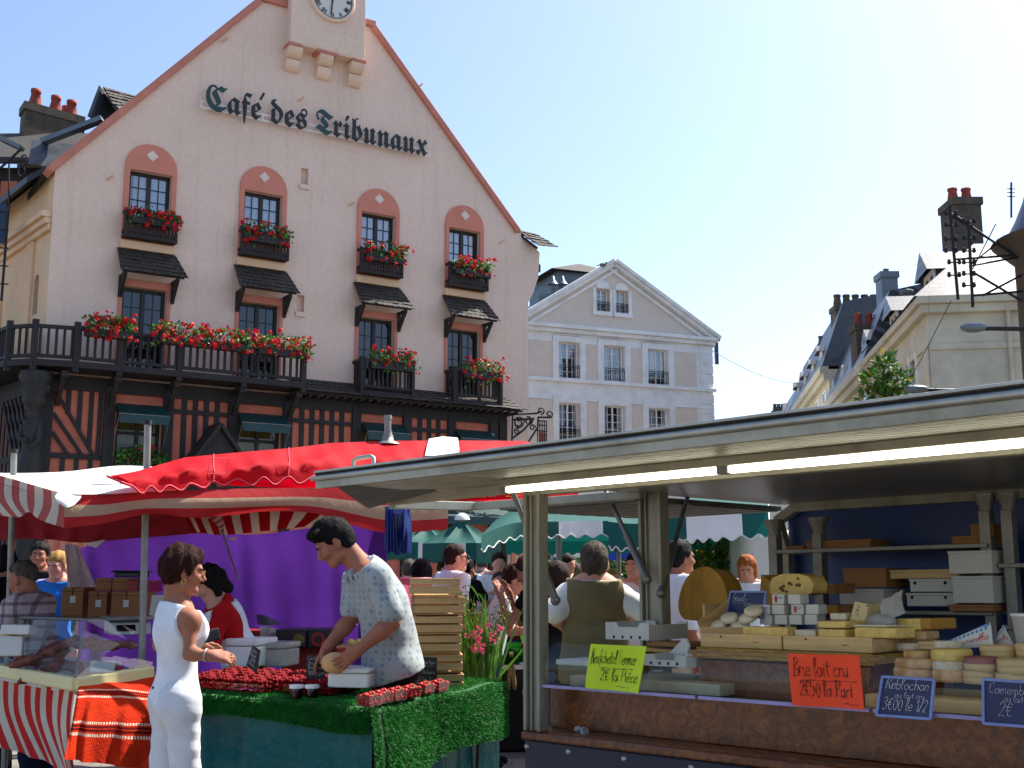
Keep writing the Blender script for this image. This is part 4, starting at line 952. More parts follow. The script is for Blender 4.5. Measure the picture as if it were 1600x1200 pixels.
for (x0, x1, y, Y, lab) in ((1500, 1600, 512, 20, 'grey street lamp head on a long arm from the turret'), (1410, 1490, 608, 24, 'dark street lamp on a scrolled arm beside the magnolia')):
    L = root('street_lamp', at(x1, 900, Y).to_2d().to_3d()); tag(L, lab, 'street lamp')
    b = MB(); b.tube([at(x0 + 30, y + 1, Y), at(x1 + 8, y + 2, Y)], .04, 8)
    if x1 < 1550:
        b.tube([at(1462, 606, Y), at(1464, 622, Y), at(1488, 622, Y)], .02, 6); [b.tube([at(x, 610, Y), at(x, 622, Y)], .015, 5) for x in (1468, 1474, 1480)]
    b.build('lamp_arm', MT['iron'], L)
    b = MB(); q0, q1 = at(x0, y + 3, Y), at(x0 + 42, y, Y); m_ = (q0 + q1) / 2; b.ball(m_ + V((0, 0, .02)), ((q1.x - q0.x) / 2, .14, .09), 14, 8); b.build('lamp_head', MT['zinc'], L)
# ------------------------------------------------------------------ handwriting
GL = {
 'a': ('.9 .8 .5 1 .1 .7 .1 .3 .4 0 .8 .3 .9 .9|.9 1 .9 .3 1.1 0', 1.2), 'b': ('.1 2 .1 .1|.1 .6 .5 1 .9 .6 .8 .1 .4 0 .1 .2', 1.1), 'c': ('.8 .8 .5 1 .1 .6 .2 .1 .6 0 .9 .2', 1.05),
 'd': ('.9 2 .9 .1|.9 .7 .5 1 .1 .6 .2 .1 .6 0 .9 .3', 1.15), 'e': ('.1 .5 .7 .55 .8 .85 .5 1 .1 .7 .1 .2 .5 0 .9 .2', 1.05), 'f': ('.8 1.8 .6 2.1 .3 1.7 .35 .5 .2 -.6|.05 1 .7 1.05', .85),
 'h': ('.1 2 .1 0|.1 .6 .4 1 .75 .8 .75 0', 1.05), 'i': ('.1 1 .1 .1 .3 0|.1 1.4 .15 1.45', .5), 'l': ('.1 .6 .5 1.7 .3 2.1 .1 1.6 .15 .2 .4 0', .6), 'm': ('.1 1 .1 0|.1 .7 .4 1 .55 .7 .55 0|.55 .7 .85 1 1.05 .7 1.05 0', 1.35),
 'n': ('.1 1 .1 0|.1 .7 .4 1 .75 .8 .75 0', 1.05), 'o': ('.5 1 .1 .7 .15 .2 .5 0 .85 .3 .8 .8 .5 1', 1.1), 'p': ('.1 1 .1 -.8|.1 .7 .5 1 .9 .6 .7 .1 .1 .2', 1.1), 'r': ('.1 1 .1 0|.1 .6 .4 1 .7 .9', .8),
 's': ('.8 .9 .4 1 .2 .75 .7 .35 .5 0 .1 .1', .95), 't': ('.3 1.7 .3 .2 .6 0|0 1.1 .65 1.15', .8), 'u': ('.1 1 .1 .3 .4 0 .75 .3 .8 1|.8 1 .8 .2 1 0', 1.15), 'v': ('.05 1 .4 0 .8 1', .95), 'z': ('.1 1 .8 1 .1 0 .85 0', 1.0), 'q': ('.9 .8 .5 1 .1 .6 .4 0 .9 .4|.9 1 .9 -.8', 1.1),
 'é': ('.1 .5 .7 .55 .8 .85 .5 1 .1 .7 .1 .2 .5 0 .9 .2|.4 1.3 .7 1.6', 1.05), 'è': ('.1 .5 .7 .55 .8 .85 .5 1 .1 .7 .1 .2 .5 0 .9 .2|.3 1.6 .6 1.3', 1.05),
 'N': ('.1 -.4 .2 2 .25 1.9 .9 .1 1 0 1 2.1', 1.25), 'F': ('.2 0 .2 2|0 2 1.1 2.1|.2 1.1 .8 1.1', 1.0), 'P': ('.2 0 .25 2|0 1.9 .7 2.1 1.1 1.6 .8 1 .25 .9', 1.2), 'B': ('.3 2 .2 0|0 1.9 .7 2.1 1 1.6 .3 1.1 1.1 .7 .9 .1 0 0', 1.3),
 'R': ('.2 2 .15 0|0 1.9 .7 2.1 1 1.6 .7 1.1 .2 1|.5 1 1.1 0', 1.25), 'C': ('1 1.7 .7 2.1 .2 1.6 .1 .6 .5 0 1.1 .3', 1.2), 'G': ('1 1.7 .7 2.1 .2 1.6 .1 .6 .5 0 1 .3 1 .9 .6 .9', 1.25), 'M': ('.1 0 .2 2|.2 2 .6 .6|.6 .6 1 2|1 2 1.15 0', 1.35), 'L': ('.4 2 .2 .1 1 0', 1.0),
 '0': ('.5 1.8 .1 1.2 .15 .3 .5 0 .85 .5 .8 1.4 .5 1.8', 1.1), '1': ('.1 1.4 .4 1.9 .4 0', .7), '2': ('.1 1.5 .5 2 .85 1.5 .4 .6 .05 0 .4 .1 .95 0', 1.1), '3': ('.1 1.8 .6 2 .8 1.5 .35 1.1 .85 .7 .6 0 .05 .1', 1.1), '4': ('.6 2 .1 .7 .9 .7|.7 1.2 .65 0', 1.1), '5': ('.8 2 .2 2 .15 1.2 .7 1.2 .8 .5 .5 0 .05 .1', 1.1),
 '€': ('.9 1.6 .5 1.9 .2 1.3 .2 .6 .5 0 .95 .2|0 1.2 .7 1.2|0 .8 .65 .8', 1.1), '/': ('0 -.1 .7 2', .8), '.': ('.1 .05 .15 0', .4), ',': ('.15 .1 .05 -.3', .4), ' ': ('', .6), '~': ('0 .5 .8 .7 1.4 .3 2.2 .5 3 .2', 3.2), '_': ('0 0 2 .15 4 -.1 6 .1 8 0', 8), '-': ('.1 .5 .7 .5', .8)}
def crom(p, m=4):
    if len(p) < 3: return p
    o = []
    for i in range(len(p) - 1):
        a, b, c, d = p[max(i - 1, 0)], p[i], p[i + 1], p[min(i + 2, len(p) - 1)]
        for k in range(m):
            t = k / m; o.append(tuple(.5 * (2 * b[j] + (c[j] - a[j]) * t + (2 * a[j] - 5 * b[j] + 4 * c[j] - d[j]) * t * t + (3 * b[j] - a[j] - 3 * c[j] + d[j]) * t ** 3) for j in range(len(b))))
    o.append(p[-1]); return o
def write(mb, text, o, X, Y, size, r, mi=0, slant=.12, fit=None, nrm=None):
    """o: start of baseline; X, Y unit directions; size: x-height; fit: total width"""
    o = V(o); X = V(X); Y = V(Y); tot = sum(GL[c][1] for c in text); k = (fit / (tot * size)) if fit else 1
    x = 0; nrm = nrm or X.cross(Y)
    for c in text:
        st, adv = GL[c]
        for q in (st.split('|') if st else []):
            f = [float(v) for v in q.split()]; p = list(zip(f[::2], f[1::2]))
            jx, jy = R.uniform(-.05, .05), R.uniform(-.08, .08)
            pts = [o + X * ((x + a + jx + slant * b) * size * k) + Y * ((b + jy) * size) + nrm * r * .3 for a, b in crom(p)]
            mb.tube(pts, [r * .62 * (.75 + .35 * math.sin(i * .9 + x)) for i in range(len(pts))], 5, mi, True)
        x += adv
def card(name, label, pts, m, ink, lines, th=.004, frame=None, curl=.006, cat='price card', parent=None):
    """pts: top-left, top-right, bottom-right, bottom-left in the world; lines: (text, x0, y0, xheight, fit) in card fractions"""
    tl, tr, br, bl = [V(p) for p in pts]; nrm = (tr - tl).cross(bl - tl).normalized() * -1
    if nrm.dot(EYE - tl) < 0: nrm = -nrm
    c = (bl + br) / 2; rt = root(name, c); tag(rt, label, cat)
    P = lambda x, y: (tl * (1 - x) + tr * x) * (1 - y) + (bl * (1 - x) + br * x) * y + nrm * curl * math.sin(x * 5 + y * 2)
    b = MB(); n = 9; b.grid([[P(i / n, j / n) for i in range(n + 1)] for j in range(n + 1)]); b.grid([[P(1 - i / n, j / n) - nrm * th for i in range(n + 1)] for j in range(n + 1)])
    for e in ([(i / n, 0) for i in range(n + 1)], [(1, i / n) for i in range(n + 1)], [(1 - i / n, 1) for i in range(n + 1)], [(0, 1 - i / n) for i in range(n + 1)]): b.grid([[P(*q) for q in e], [P(*q) - nrm * th for q in e]], sm=False)
    b.build('card', m, rt)
    if frame:
        f = MB(); w = .008
        for a, q in (((0, 0), (1, 0)), ((1, 0), (1, 1)), ((1, 1), (0, 1)), ((0, 1), (0, 0))): f.bar(P(*a) + nrm * .003, P(*q) + nrm * .003, w, .008, nrm)
        f.build('frame', frame, rt)
    W_ = (tr - tl).length; H_ = (bl - tl).length
    ib = MB()
    for (t, x0, y0, sz, ft, th_) in lines:
        X = (P(min(1, x0 + .2), y0) - P(x0, y0)).normalized(); Yd = (P(x0, y0 - .1) - P(x0, y0)).normalized()
        b0 = len(ib.v); write(ib, t, V((0, 0, 0)), V((1, 0, 0)), V((0, 1, 0)), sz, th_, 0, .12, ft, V((0, 0, 1)))
        for i in range(b0, len(ib.v)):
            vx, vy, vz = ib.v[i]; ib.v[i] = tuple(P(x0 + vx / W_, y0 - vy / H_) + nrm * (vz + .001))
    if ib.v: ib.build('handwriting', ink, rt)
    return rt

# ------------------------------------------------------------------ cheese trailer
p = at(840, 900, 5); VF = Frame((p.x, p.y), 135); TILT = .012
VF.M[2][0] = TILT
tr_ = root('market_trailer', VF.w(1, 1, 0), VF.rz); tag(tr_, 'cheese seller\'s trailer with raised aluminium flap, burl counter and navy skirt', 'market trailer')
vm = lambda: MB(VF.M)
UE = 3.4
b = vm(); b.box((-.06, -.02, .25), (UE, .02, .822)); b.box((-.06, .02, .25), (-.04, 2.1, .822)); b.build('skirt', MT['navy'], tr_, .006)
for u in (-.045, .19, .48, .80, 1.12, 1.5):
    b = vm(); b.lathe([(.013, 0), (.011, .006), (.005, .009), (0, .009)], (u, -.02, .795), 10, 0, V((0, -1, 0))); b.build('skirt_bolt', MT['alu'], tr_)
b = vm(); b.box((-.06, -.045, .826), (UE, .0, .858)); b.build('counter_edge', MT['burl'], tr_, .008)
b = vm(); b.box((-.055, .002, .83), (UE, .16, .862)); b.build('counter_tray', MT['burl'], tr_)
b = vm(); b.box((-.045, .12, .864), (UE, .14, 1.035)); b.build('counter_riser', MT['burl'], tr_, .004)
b = vm(); b.box((-.045, .142, 1.0), (UE, .9, 1.02)); b.build('display_deck', MT['creamband'], tr_)
b = vm(); b.box((.62, .3, 1.022), (1.37, .32, 1.16)); b.build('display_riser', MT['burl'], tr_, .004)
b = vm(); b.box((.62, .322, 1.15), (1.37, .95, 1.166)); b.box((.62, .322, 1.022), (.635, .95, 1.15)); b.box((1.355, .322, 1.022), (1.37, .95, 1.15)); b.build('raised_deck', MT['burl'], tr_)
for (u0, u1) in ((.0, .78), (1.39, UE)):
    b = vm(); b.box((u0, .2, 1.03), (u1, .6, 1.075)); b.build('display_step', MT['veneer'] if u0 else MT['creamband'], tr_, .004)
# posts
for u0, u1, d0, d1 in ((-.06, .036, -.03, .03), (-.075, .06, .78, .85)):
    b = vm(); t = .018
    b.box((u0, d0, .86), (u0 + t, d1, 1.9)); b.box((u1 - t, d0, .86), (u1, d1, 1.9)); b.box((u0 + t, d0 + .02, .86), (u1 - t, d0 + .035, 1.9)); b.box((u0 + .035, d0 + .006, .86), (u0 + .045, d0 + .02, 1.9))
    b.build('corner_post', MT['alud'], tr_, .004)
# roof, ceiling, back and its frame
b = vm(); b.box((-.06, 0, 1.915), (UE, 2.1, 1.96)); b.build('roof', MT['alu'], tr_)
b = vm(); b.box((-.05, .05, 1.893), (UE, 2.05, 1.912)); b.build('ceiling', MT['ceil'], tr_)
b = vm(); b.box((-.06, -.02, 1.845), (UE, .045, 1.89)); b.box((-.06, 0, 1.89), (UE, .04, 1.913)); b.build('ceiling_rail', MT['creamband'], tr_, .004)
b = vm(); b.box((-.02, 2.04, .3), (UE, 2.08, 1.88)); b.build('back_wall', MT['blue'], tr_)
b = vm()
b.bar((.06, 1.98, 1.872), (UE, 1.98, 1.872), .06, .05); b.bar((-.05, 1.98, 1.80), (.07, 1.98, 1.87), .06, .05); b.bar((-.05, 1.98, 1.80), (.0, 1.98, 1.62), .06, .05); b.bar((.0, 1.98, 1.62), (.0, 1.98, .86), .06, .06)
b.build('back_frame', MT['creamband'], tr_, .004)
b = vm(); b.box((-.05, .0, .25), (UE, 2.05, .30)); b.build('trailer_floor', MT['steel'], tr_)
b = vm(); b.box((0, 1.1, .3), (UE, 1.7, 1.0)); b.build('back_cupboard', MT['room'], tr_)
# raised front flap
def strip(d0, d1, z0, z1, m, nm, u0=-.72, u1=UE, bev=0):
    b = vm(); b.box((u0, d0, z0), (u1, d1, z1)); b.build(nm, m, fl_, bev)
b = vm(); b.hexa([(-.72, -.64, 1.915), (UE, -.64, 1.915), (UE, -.01, 1.905), (-.72, -.01, 1.905)], [(-.72, -.64, 1.95), (UE, -.64, 1.95), (UE, -.01, 1.94), (-.72, -.01, 1.94)])
fl_ = b.build('front_flap', MT['creamband'], tr_)
strip(-.665, -.63, 1.952, 1.962, MT['alu'], 'flap_top_edge', bev=.003)
strip(-.655, -.641, 1.941, 1.951, MT['rubber'], 'flap_gasket')
b = vm(); b.tube([(-.74, -.655, 1.930), (UE, -.655, 1.930)], .0125, 10); b.build('flap_nosing', MT['alu'], fl_)
strip(-.652, -.642, 1.885, 1.918, MT['creamband'], 'flap_fascia', bev=.002)
strip(-.64, -.60, 1.89, 1.895, MT['rubber'], 'flap_seal')
b = vm()
for k in range(9): d = -.58 + k * .05; b.box((.04, d, 1.897), (UE, d + .042, 1.904))
b.build('flap_ribs', MT['creamband'], fl_)
b = vm(); b.box((.03, -.26, 1.865), (UE, -.14, 1.897)); b.build('lamp_batten', MT['creamband'], tr_, .004)
for u0, u1 in ((.06, 1.11), (1.16, 2.25), (2.3, 3.3)):
    b = vm(); b.tube([(u0, -.235, 1.853), (u1, -.235, 1.853)], .014, 10); q = b.build('fluorescent_lamp', MT['tube'], tr_)
    for u in (u0 - .015, u1 + .015):
        b = vm(); b.box((u - .014, -.256, 1.838), (u + .014, -.214, 1.867)); b.build('lamp_holder', MT['galv'], q, .003)
b = vm(); b.tube([(-.52, -.6, 1.955), (-.52, -.6, 1.995), (-.49, -.6, 2.005), (-.40, -.6, 2.005), (-.38, -.6, 1.995), (-.38, -.6, 1.955)], .009, 8); b.build('flap_handle', MT['alu'], fl_)
# grey tarpaulin closing the flap corner, side flap and struts
b = MB(); A, B_, C_, D_ = at(507, 748, 5.06), at(576, 795, 5.75), at(612, 784, 5.68), at(742, 748, 5.25)
Mx = lambda a, c, t: a * (1 - t) + c * t
b.grid([[Mx(Mx(A, D_, i / 10), Mx(B_, C_, i / 10), j / 10) + V((0, 0, -.015 * math.sin(math.pi * j / 10) * math.sin(i * .9))) for i in range(11)] for j in range(11)])
b.add([at(507, 748, 5.06), at(576, 795, 5.75), at(545, 752, 5.3)], [(0, 1, 2)]); b.build('corner_tarpaulin', MT['grey_tarp'], tr_)
b = vm(); b.bar((0, 0, 1.885), (-1.0, 0, 1.878), .035, .045); b.bar((-1.0, 0, 1.86), (-1.0, .56, 1.875), .035, .045); b.bar((-1.0, .56, 1.875), (0, .72, 1.885), .035, .04)
b.build('side_flap_frame', MT['creamband'], tr_, .004)
b = vm(); b.box((-1.0, .75, 1.862), (-.065, 2.05, 1.885)); 
for k in range(9): d = .8 + k * .14; b.box((-.99, d, 1.856), (-.07, d + .1, 1.861))
b.build('side_flap', MT['grey_tarp'], tr_)
def strut(p0, p1, lab='gas_strut'):
    b = MB(); m_ = p0 * .45 + p1 * .55; b.tube([p0, m_], .012, 8); b.tube([m_, p1], .018, 8); b.ball(p0, .022, 8, 5); b.ball(p1, .024, 8, 5); b.build(lab, MT['steel'], tr_)
strut(at(792, 746, 5.15), at(868, 938, 5.16)); strut(at(943, 760, 5.85), at(1011, 905, 5.52)); strut(at(1078, 762, 5.9), at(1033, 927, 5.50))
b = MB(); q = at(790, 742, 5.12); b.box((q.x - .04, q.y - .02, q.z - .03), (q.x + .03, q.y + .02, q.z + .03)); b.build('strut_bracket', MT['creamband'], tr_, .004)
# glass guards
def guard(u0, u1):
    b = vm(); rows = []
    for d, z in ((.03, 1.248), (.0, 1.2), (-.012, 1.1), (-.008, 1.05), (.02, 1.037)): rows.append([(u0, d, z), (u1, d, z)])
    b.grid(rows); q = b.build('glass_guard', MT['vitrine'], tr_)
    b = vm(); b.box((u0, -.016, 1.04), (u1, -.008, 1.052)); b.build('guard_edge', mat('lilac_acrylic_edge', (150, 142, 190), .2), q)
guard(.02, .82); guard(.835, 1.52); guard(1.535, UE)
b = vm(); b.poly([(.0, .1, 1.04), (.0, .62, 1.04), (.0, .62, 1.30), (.0, .5, 1.32), (.0, .12, 1.23)]); b.build('end_screen', MT['vitrine'], tr_)
# shelving at the back
b = vm()
b.box((.14, 1.62, 1.612), (1.26, 1.95, 1.632)); b.box((.38, 1.62, 1.31), (1.26, 1.95, 1.328)); b.box((1.3, 1.62, 1.52), (UE, 1.95, 1.54)); b.box((1.3, 1.62, 1.25), (UE, 1.95, 1.27))
for u in (.1, .36, 1.22, 1.32): b.box((u, 1.64, .9), (u + .05, 1.7, 1.71 if u < 1 else 1.78))
for u in (.125, .385, 1.245, 1.345): b.lathe([(.03, 0), (.032, .03), (.05, .07), (.055, .09), (0, .09)], (u, 1.67, 1.70 if u < 1 else 1.77), 10)
b.build('shelf_rack', MT['galv'], tr_, .003)
# boxes on the shelves
def vbox(px0, py0, px1, py1, d, dep, m, label, name='carton', cat='box', lid=.012, holes=0, grp=None):
    (u0, z1), (u1, z0) = VF.uz(px0, py0, d), VF.uz(px1, py1, d)
    z0 -= TILT * (u0 + u1) / 2; z1 -= TILT * (u0 + u1) / 2
    r_ = root(name, VF.w((u0 + u1) / 2, d + dep / 2, z0), VF.rz); tag(r_, label, cat, grp)
    b = vm(); b.box((u0, d, z0), (u1, d + dep, z1 - lid)); b.build('body', m, r_, .003)
    if lid: b = vm(); b.box((u0 - .003, d - .003, z1 - lid), (u1 + .003, d + dep + .003, z1)); b.build('lid', m, r_, .003)
    if holes:
        b = vm(); [b.lathe([(0, 0), (.008, 0)], (u0 + (u1 - u0) * k, d - .001, (z0 + z1) / 2 + .01), 12, 0, V((0, -1, 0)), False) for k in (.12, .8)]; b.each('vent_hole', MT['rubber'], r_, 0, .0005)
    return r_
vbox(1260, 845, 1361, 860, 1.66, .2, MT['card'], 'long flat brown carton on the upper trailer shelf')
vbox(1228, 853, 1256, 861, 1.66, .15, MT['card'], 'small low brown carton at the left end of the upper shelf')
vbox(1487, 838, 1548, 852, 1.66, .2, MT['card'], 'flat brown carton under another one at the right of the upper shelf')
vbox(1516, 819, 1552, 838, 1.66, .2, MT['card'], 'small brown carton topmost at the right of the upper shelf')
vbox(1317, 888, 1385, 918, 1.62, .22, MT['card'], 'deep brown carton standing on the white one on the lower shelf')
vbox(1311, 920, 1381, 946, 1.62, .22, MT['wbox'], 'plain white carton under the deep brown one on the lower shelf')
vbox(1390, 890, 1500, 904, 1.64, .24, MT['wood'], 'long pale wooden tray lying on the two white cartons with holes')
vbox(1421, 904, 1492, 925, 1.66, .22, MT['wbox'], 'white carton with two round holes, under the wooden tray', holes=1)
vbox(1416, 926, 1494, 948, 1.64, .22, MT['wbox'], 'white carton with two round holes, lowest below the wooden tray', holes=1)
vbox(1481, 861, 1551, 896, 1.58, .25, MT['wbox'], 'tall white carton topmost beside the right shelf post')
vbox(1487, 900, 1553, 943, 1.56, .25, MT['wbox'], 'tall white carton under another beside the right shelf post')
vbox(1482, 944, 1553, 956, 1.58, .25, MT['card'], 'flat brown carton at the bottom beside the right shelf post')
vbox(1274, 912, 1303, 928, 1.3, .2, MT['card'], 'small brown carton behind the holed cheese')
vbox(1300, 944, 1368, 962, 1.55, .2, MT['card'], 'low brown carton beneath the plain white one')

# price cards
def on(px, py, d): u, z = VF.uz(px, py, d); q = VF.w(u, d, 0); q.z = z; return q
card('price_card', 'lime green card reading Neufchatel Fermier, stuck on the counter glass', [on(923, 1006, -.03), on(1008, 1010, -.03), on(998, 1083, -.03), on(916, 1075, -.03)], MT['lime'], MT['ink'],
     [('Neufchatel Fermier', .06, .42, .026, .225, .0022), ('_', .25, .52, .01, .16, .0018), ('2€ la Piéce', .26, .80, .024, .19, .0024), ('~', .55, .93, .01, .07, .0015)], curl=.007)
card('price_card', 'fluorescent orange card reading Brie lait cru, on the counter glass', [on(1231, 1021, -.03), on(1340, 1024, -.03), on(1351, 1109, -.03), on(1240, 1102, -.03)], MT['fluor'], MT['ink'],
     [('Brie lait cru', .06, .42, .030, .205, .0022), ('_', .18, .50, .01, .2, .0018), ('2€50 la Part', .13, .80, .026, .195, .0024), ('~', .72, .95, .01, .06, .0016)], curl=.007)
card('price_card', 'navy slate card reading Reblochon, on the counter glass', [on(1380, 1057, -.035), on(1460, 1062, -.035), on(1455, 1123, -.035), on(1371, 1117, -.035)], MT['slateblue'], MT['chalk'],
     [('Reblochon', .08, .30, .018, .145, .0015), ('au lait cru', .28, .52, .010, .10, .001), ('3€00 le 1/2', .08, .84, .02, .145, .0014)], frame=MT['labelblue'] and mat('pale_blue_edge', (120, 136, 190), .4), curl=.002)
card('price_card', 'navy slate card reading Camembert, cut by the right edge', [on(1537, 1061, -.035), on(1622, 1067, -.035), on(1618, 1136, -.035), on(1538, 1130, -.035)], MT['slateblue'], MT['chalk'],
     [('Camembert', .10, .30, .015, .145, .0009), ('au lait', .38, .48, .011, .06, .0008), ('2€', .28, .80, .022, .045, .0010)], frame=mat('pale_blue_edge', (120, 136, 190), .4), curl=.002)
card('price_card', 'navy slate card reading Graval Fermier, among wrapped cheeses by the big wheel', [on(1143, 925, .66), on(1197, 925, .62), on(1194, 966, .60), on(1137, 958, .64)], MT['slateblue'], MT['chalk'],
     [('Graval', .08, .42, .016, .07, .001), ('_', .12, .5, .006, .06, .0008), ('Fermier', .42, .62, .013, .085, .001), ('_', .5, .70, .006, .06, .0007)], frame=mat('pale_blue_edge', (120, 136, 190), .4), curl=.002)

# cheeses: helper that turns a photograph box into trailer coordinates
def loc(px, py, d): u, z = VF.uz(px, py, d); return u, d, z - TILT * u
def thing1(name, label, cat, mb, m, group=None, bevel=0, **k):
    o = mb.build(name, m, None, bevel, **k); tag(o, label, cat, group); return o
# big half wheel
u, d, z = loc(1098, 962, .95); r_ = root('half_cheese', VF.w(u + .06, d, z), VF.rz); tag(r_, 'big golden half cheese wheel standing on its cut edge beside the white shirt', 'cheese')
ax = (V((-.05, -1, .1))).normalized(); up = (V((0, 0, 1)) - ax * ax.z).normalized(); sdv = up.cross(ax)
b = vm(); cen = V((u + .0, d, z + .045)); rad = .185; n = 26
arc = [cen + sdv * (rad * .8 * math.cos(a)) + up * (rad * math.sin(a) if math.sin(a) > 0 else rad * .5 * math.sin(a)) for a in [math.pi * (-.25 + 1.5 * i / n) for i in range(n + 1)]]
b.prism(arc, -ax * .13, 0); b.build('rind', MT['rind'], r_, .012)
b = vm(); c2 = V((u + .245, d + .10, z + .02)); b.prism([c2, c2 + V((.16, -.02, 0)), c2 + V((.15, -.02, .05)), c2 + V((.10, 0, .11)), c2 + V((.02, 0, .17))], (.03, .1, 0)); thing1('cheese_wedge', 'tall golden cheese wedge pointing up behind the big half wheel', 'cheese', b, MT['rind'], bevel=.006)
# holed cheese
u, d, z = loc(1237, 930, .85); b = vm(); prof = [(-.125, .0), (-.13, .04), (-.11, .08), (-.05, .1), (.04, .1), (.1, .085), (.125, .05), (.115, .005), (.06, -.01), (-.06, -.01)]
r_ = root('holed_cheese', VF.w(u, d, z), VF.rz); tag(r_, 'round yellow cheese half with dark holes on top of the labelled white boxes', 'cheese')
b.prism([V((u + x * .86, d, z + y * .86 + .006)) for x, y in prof], (0, .12, 0)); b.build('paste', MT['cheesey'], r_, .012, seg=3)
b = vm()
for x, y, q in ((-.06, .035, .009), (-.05, .025, .008), (-.045, .045, .007), (-.01, .06, .008), (.03, .05, .006), (.045, .05, .008), (.04, .082, .006), (-.03, .018, .006), (.0, .055, .006)): b.ball((u + x * .86, d - .0005, z + y * .86), (q * 1.3, .003, q), 10, 6)
b.each('cheese_eye', mat('cheese_eye', (120, 84, 40), .7), r_, 0, .0001)
# labelled white boxes
k = 0
for row, (y0, y1, xs) in enumerate(((961, 976, (1187, 1210, 1233, 1257)), (945, 960, (1184, 1206, 1236, 1259)), (930, 944, (1206, 1231)))):
    for j, x in enumerate(xs):
        u, d, z = loc(x, y1, .6); w = .058
        r_ = root('cheese_box', VF.w(u + w / 2, d + .03, z), VF.rz)
        rowl = ('bottom', 'middle', 'top')[row]; pos = (('first', 'second', 'third', 'fourth') if len(xs) == 4 else ('left', 'right'))[j]
        tag(r_, f'white wrapped cheese, {pos} from left, {rowl} row under the holed cheese', 'cheese', 'small white cheeses stacked on the deck')
        b = vm(); b.box((u, d, z), (u + w, d + .07, z + .040)); b.build('body', MT['wbox'], r_, .004)
        if (row, j) in ((2, 0), (1, 0), (1, 2)):
            b = vm(); b.box((u + .016, d - .002, z + .008), (u + .021, d - .0005, z + .034)); b.box((u + .023, d - .002, z + .008), (u + .027, d - .0005, z + .034))
            b.box((u + .012, d - .002, z + .020), (u + .029, d - .0005, z + .023)); b.build('red_label', MT['labelred'], r_)
            b = vm(); b.tube([(u + .034 + .016 * t, d - .001, z + .026 + .005 * math.sin(t * 9)) for t in [i / 10 for i in range(11)]], .0012, 4); b.build('blue_mark', MT['labelblue'], r_)
# wrapped rounds in a tilted crate
b = vm(); u0, d0, z0 = loc(1105, 988, .55); u1 = loc(1186, 988, .55)[0]
b.box((u0, .5, z0), (u1, .52, z0 + .025)); b.box((u0, .52, z0), (u0 + .012, .78, z0 + .12)); b.box((u0 + .012, .52, z0 - .0), (u1, .78, z0 + .012)); b.bar((u0 + .0, .5, z0 + .02), (u0 + .07, .74, z0 + .15), .012, .06)
thing1('cheese_crate', 'small tilted wooden crate holding wrapped cheeses below the Graval card', 'crate', b, MT['crate'])
for k, (px, py) in enumerate(((1126, 976), (1141, 966), (1158, 978), (1170, 966), (1150, 984), (1178, 955))):
    u, d, z = loc(px, py + 4, .56); b = vm(); b.lathe([(0, 0), (.036, 0), (.04, .01), (.038, .022), (.028, .028), (0, .028)], (u, d, z), 16, 0, V((.1 * (k % 3) - .1, -.45, 1)))
    thing1('wrapped_cheese', ('round cheese in crinkled film, far left of the tilted crate', 'round cheese in film just under the Graval card', 'round cheese in film at the front of the tilted crate', 'round cheese in film below the card beside the white boxes', 'lowest round cheese in film, resting on the crate lip', 'highest round cheese in film leaning on the white boxes')[k], 'cheese', b, MT['goat'], 'wrapped cheeses in the tilted crate')
# wood boxes in front of them on the mat
b = vm(); 
for k in range(14): z = 1.167 + .003 * k; b.tube([(.60 + R.uniform(0, .02), .31 + R.uniform(-.03, 0), z), (.98, .31 + R.uniform(-.03, .0), z + R.uniform(-.004, .004)), (1.38 + R.uniform(-.02, .02), .31 + R.uniform(-.03, 0), z)], .0022, 4)
b.box((.61, .31, 1.167), (1.37, .9, 1.2)); thing1('straw_mat', 'straw mat under the pale wooden boxes, above the burl riser', 'mat', b, MT['straw'])
def wbox(u0, u1, lab):
    r_ = root('wooden_box', VF.w((u0 + u1) / 2, .55, 1.208), VF.rz); tag(r_, lab, 'box')
    b = vm(); b.box((u0, .345, 1.208), (u1, .36, 1.262)); b.build('front', MT['wood'], r_, .002)
    b = vm(); b.box((u0, .36, 1.208), (u0 + .01, .85, 1.255)); b.box((u1 - .01, .36, 1.208), (u1, .85, 1.255)); b.box((u0 + .01, .36, 1.205), (u1 - .01, .85, 1.25)); b.build('tray', MT['wood'], r_)
    b = vm(); b.tube([(u0 + .25 + .03 * i / 6, .3445, 1.232 + .002 * math.sin(i * 2)) for i in range(7)], .0012, 4); b.ball((u0 + .1, .345, 1.25), .004, 8, 5); b.build('stamp', MT['ink'], r_)
wbox(.592, .972, 'pale wooden box with a stamped front, left one on the straw mat'); wbox(.98, 1.352, 'pale wooden box with a stamped front, right one behind the orange card')
def slab(px0, py0, px1, py1, d, dep, m, label, name='cheese_slab', top=None, skew=0):
    u0, _, z1 = loc(px0, py0, d); u1, _, z0 = loc(px1, py1, d); b = vm()
    b.hexa([(u0, d, z0), (u1, d, z0), (u1 + skew, d + dep, z0), (u0 + skew, d + dep, z0)], [(u0, d, z1), (u1, d, z1), (u1 + skew, d + dep, z1), (u0 + skew, d + dep, z1)])
    return thing1(name, label, 'cheese', b, m, bevel=.006)
slab(1160, 979, 1231, 994, .42, .07, MT['cheesey'], 'long yellow cheese bar lying in front of the white boxes')
slab(1276, 970, 1321, 982, .46, .12, MT['cheesey'], 'upper of two thick yellow cheese slices right of the white boxes', skew=.03)
slab(1277, 983, 1320, 997, .45, .12, MT['cheesey'], 'lower of two thick yellow cheese slices right of the white boxes', skew=.03)
slab(1334, 980, 1400, 998, .44, .10, MT['cheesey'], 'wide yellow cheese slice with a white rind behind the right wooden box', skew=.03)
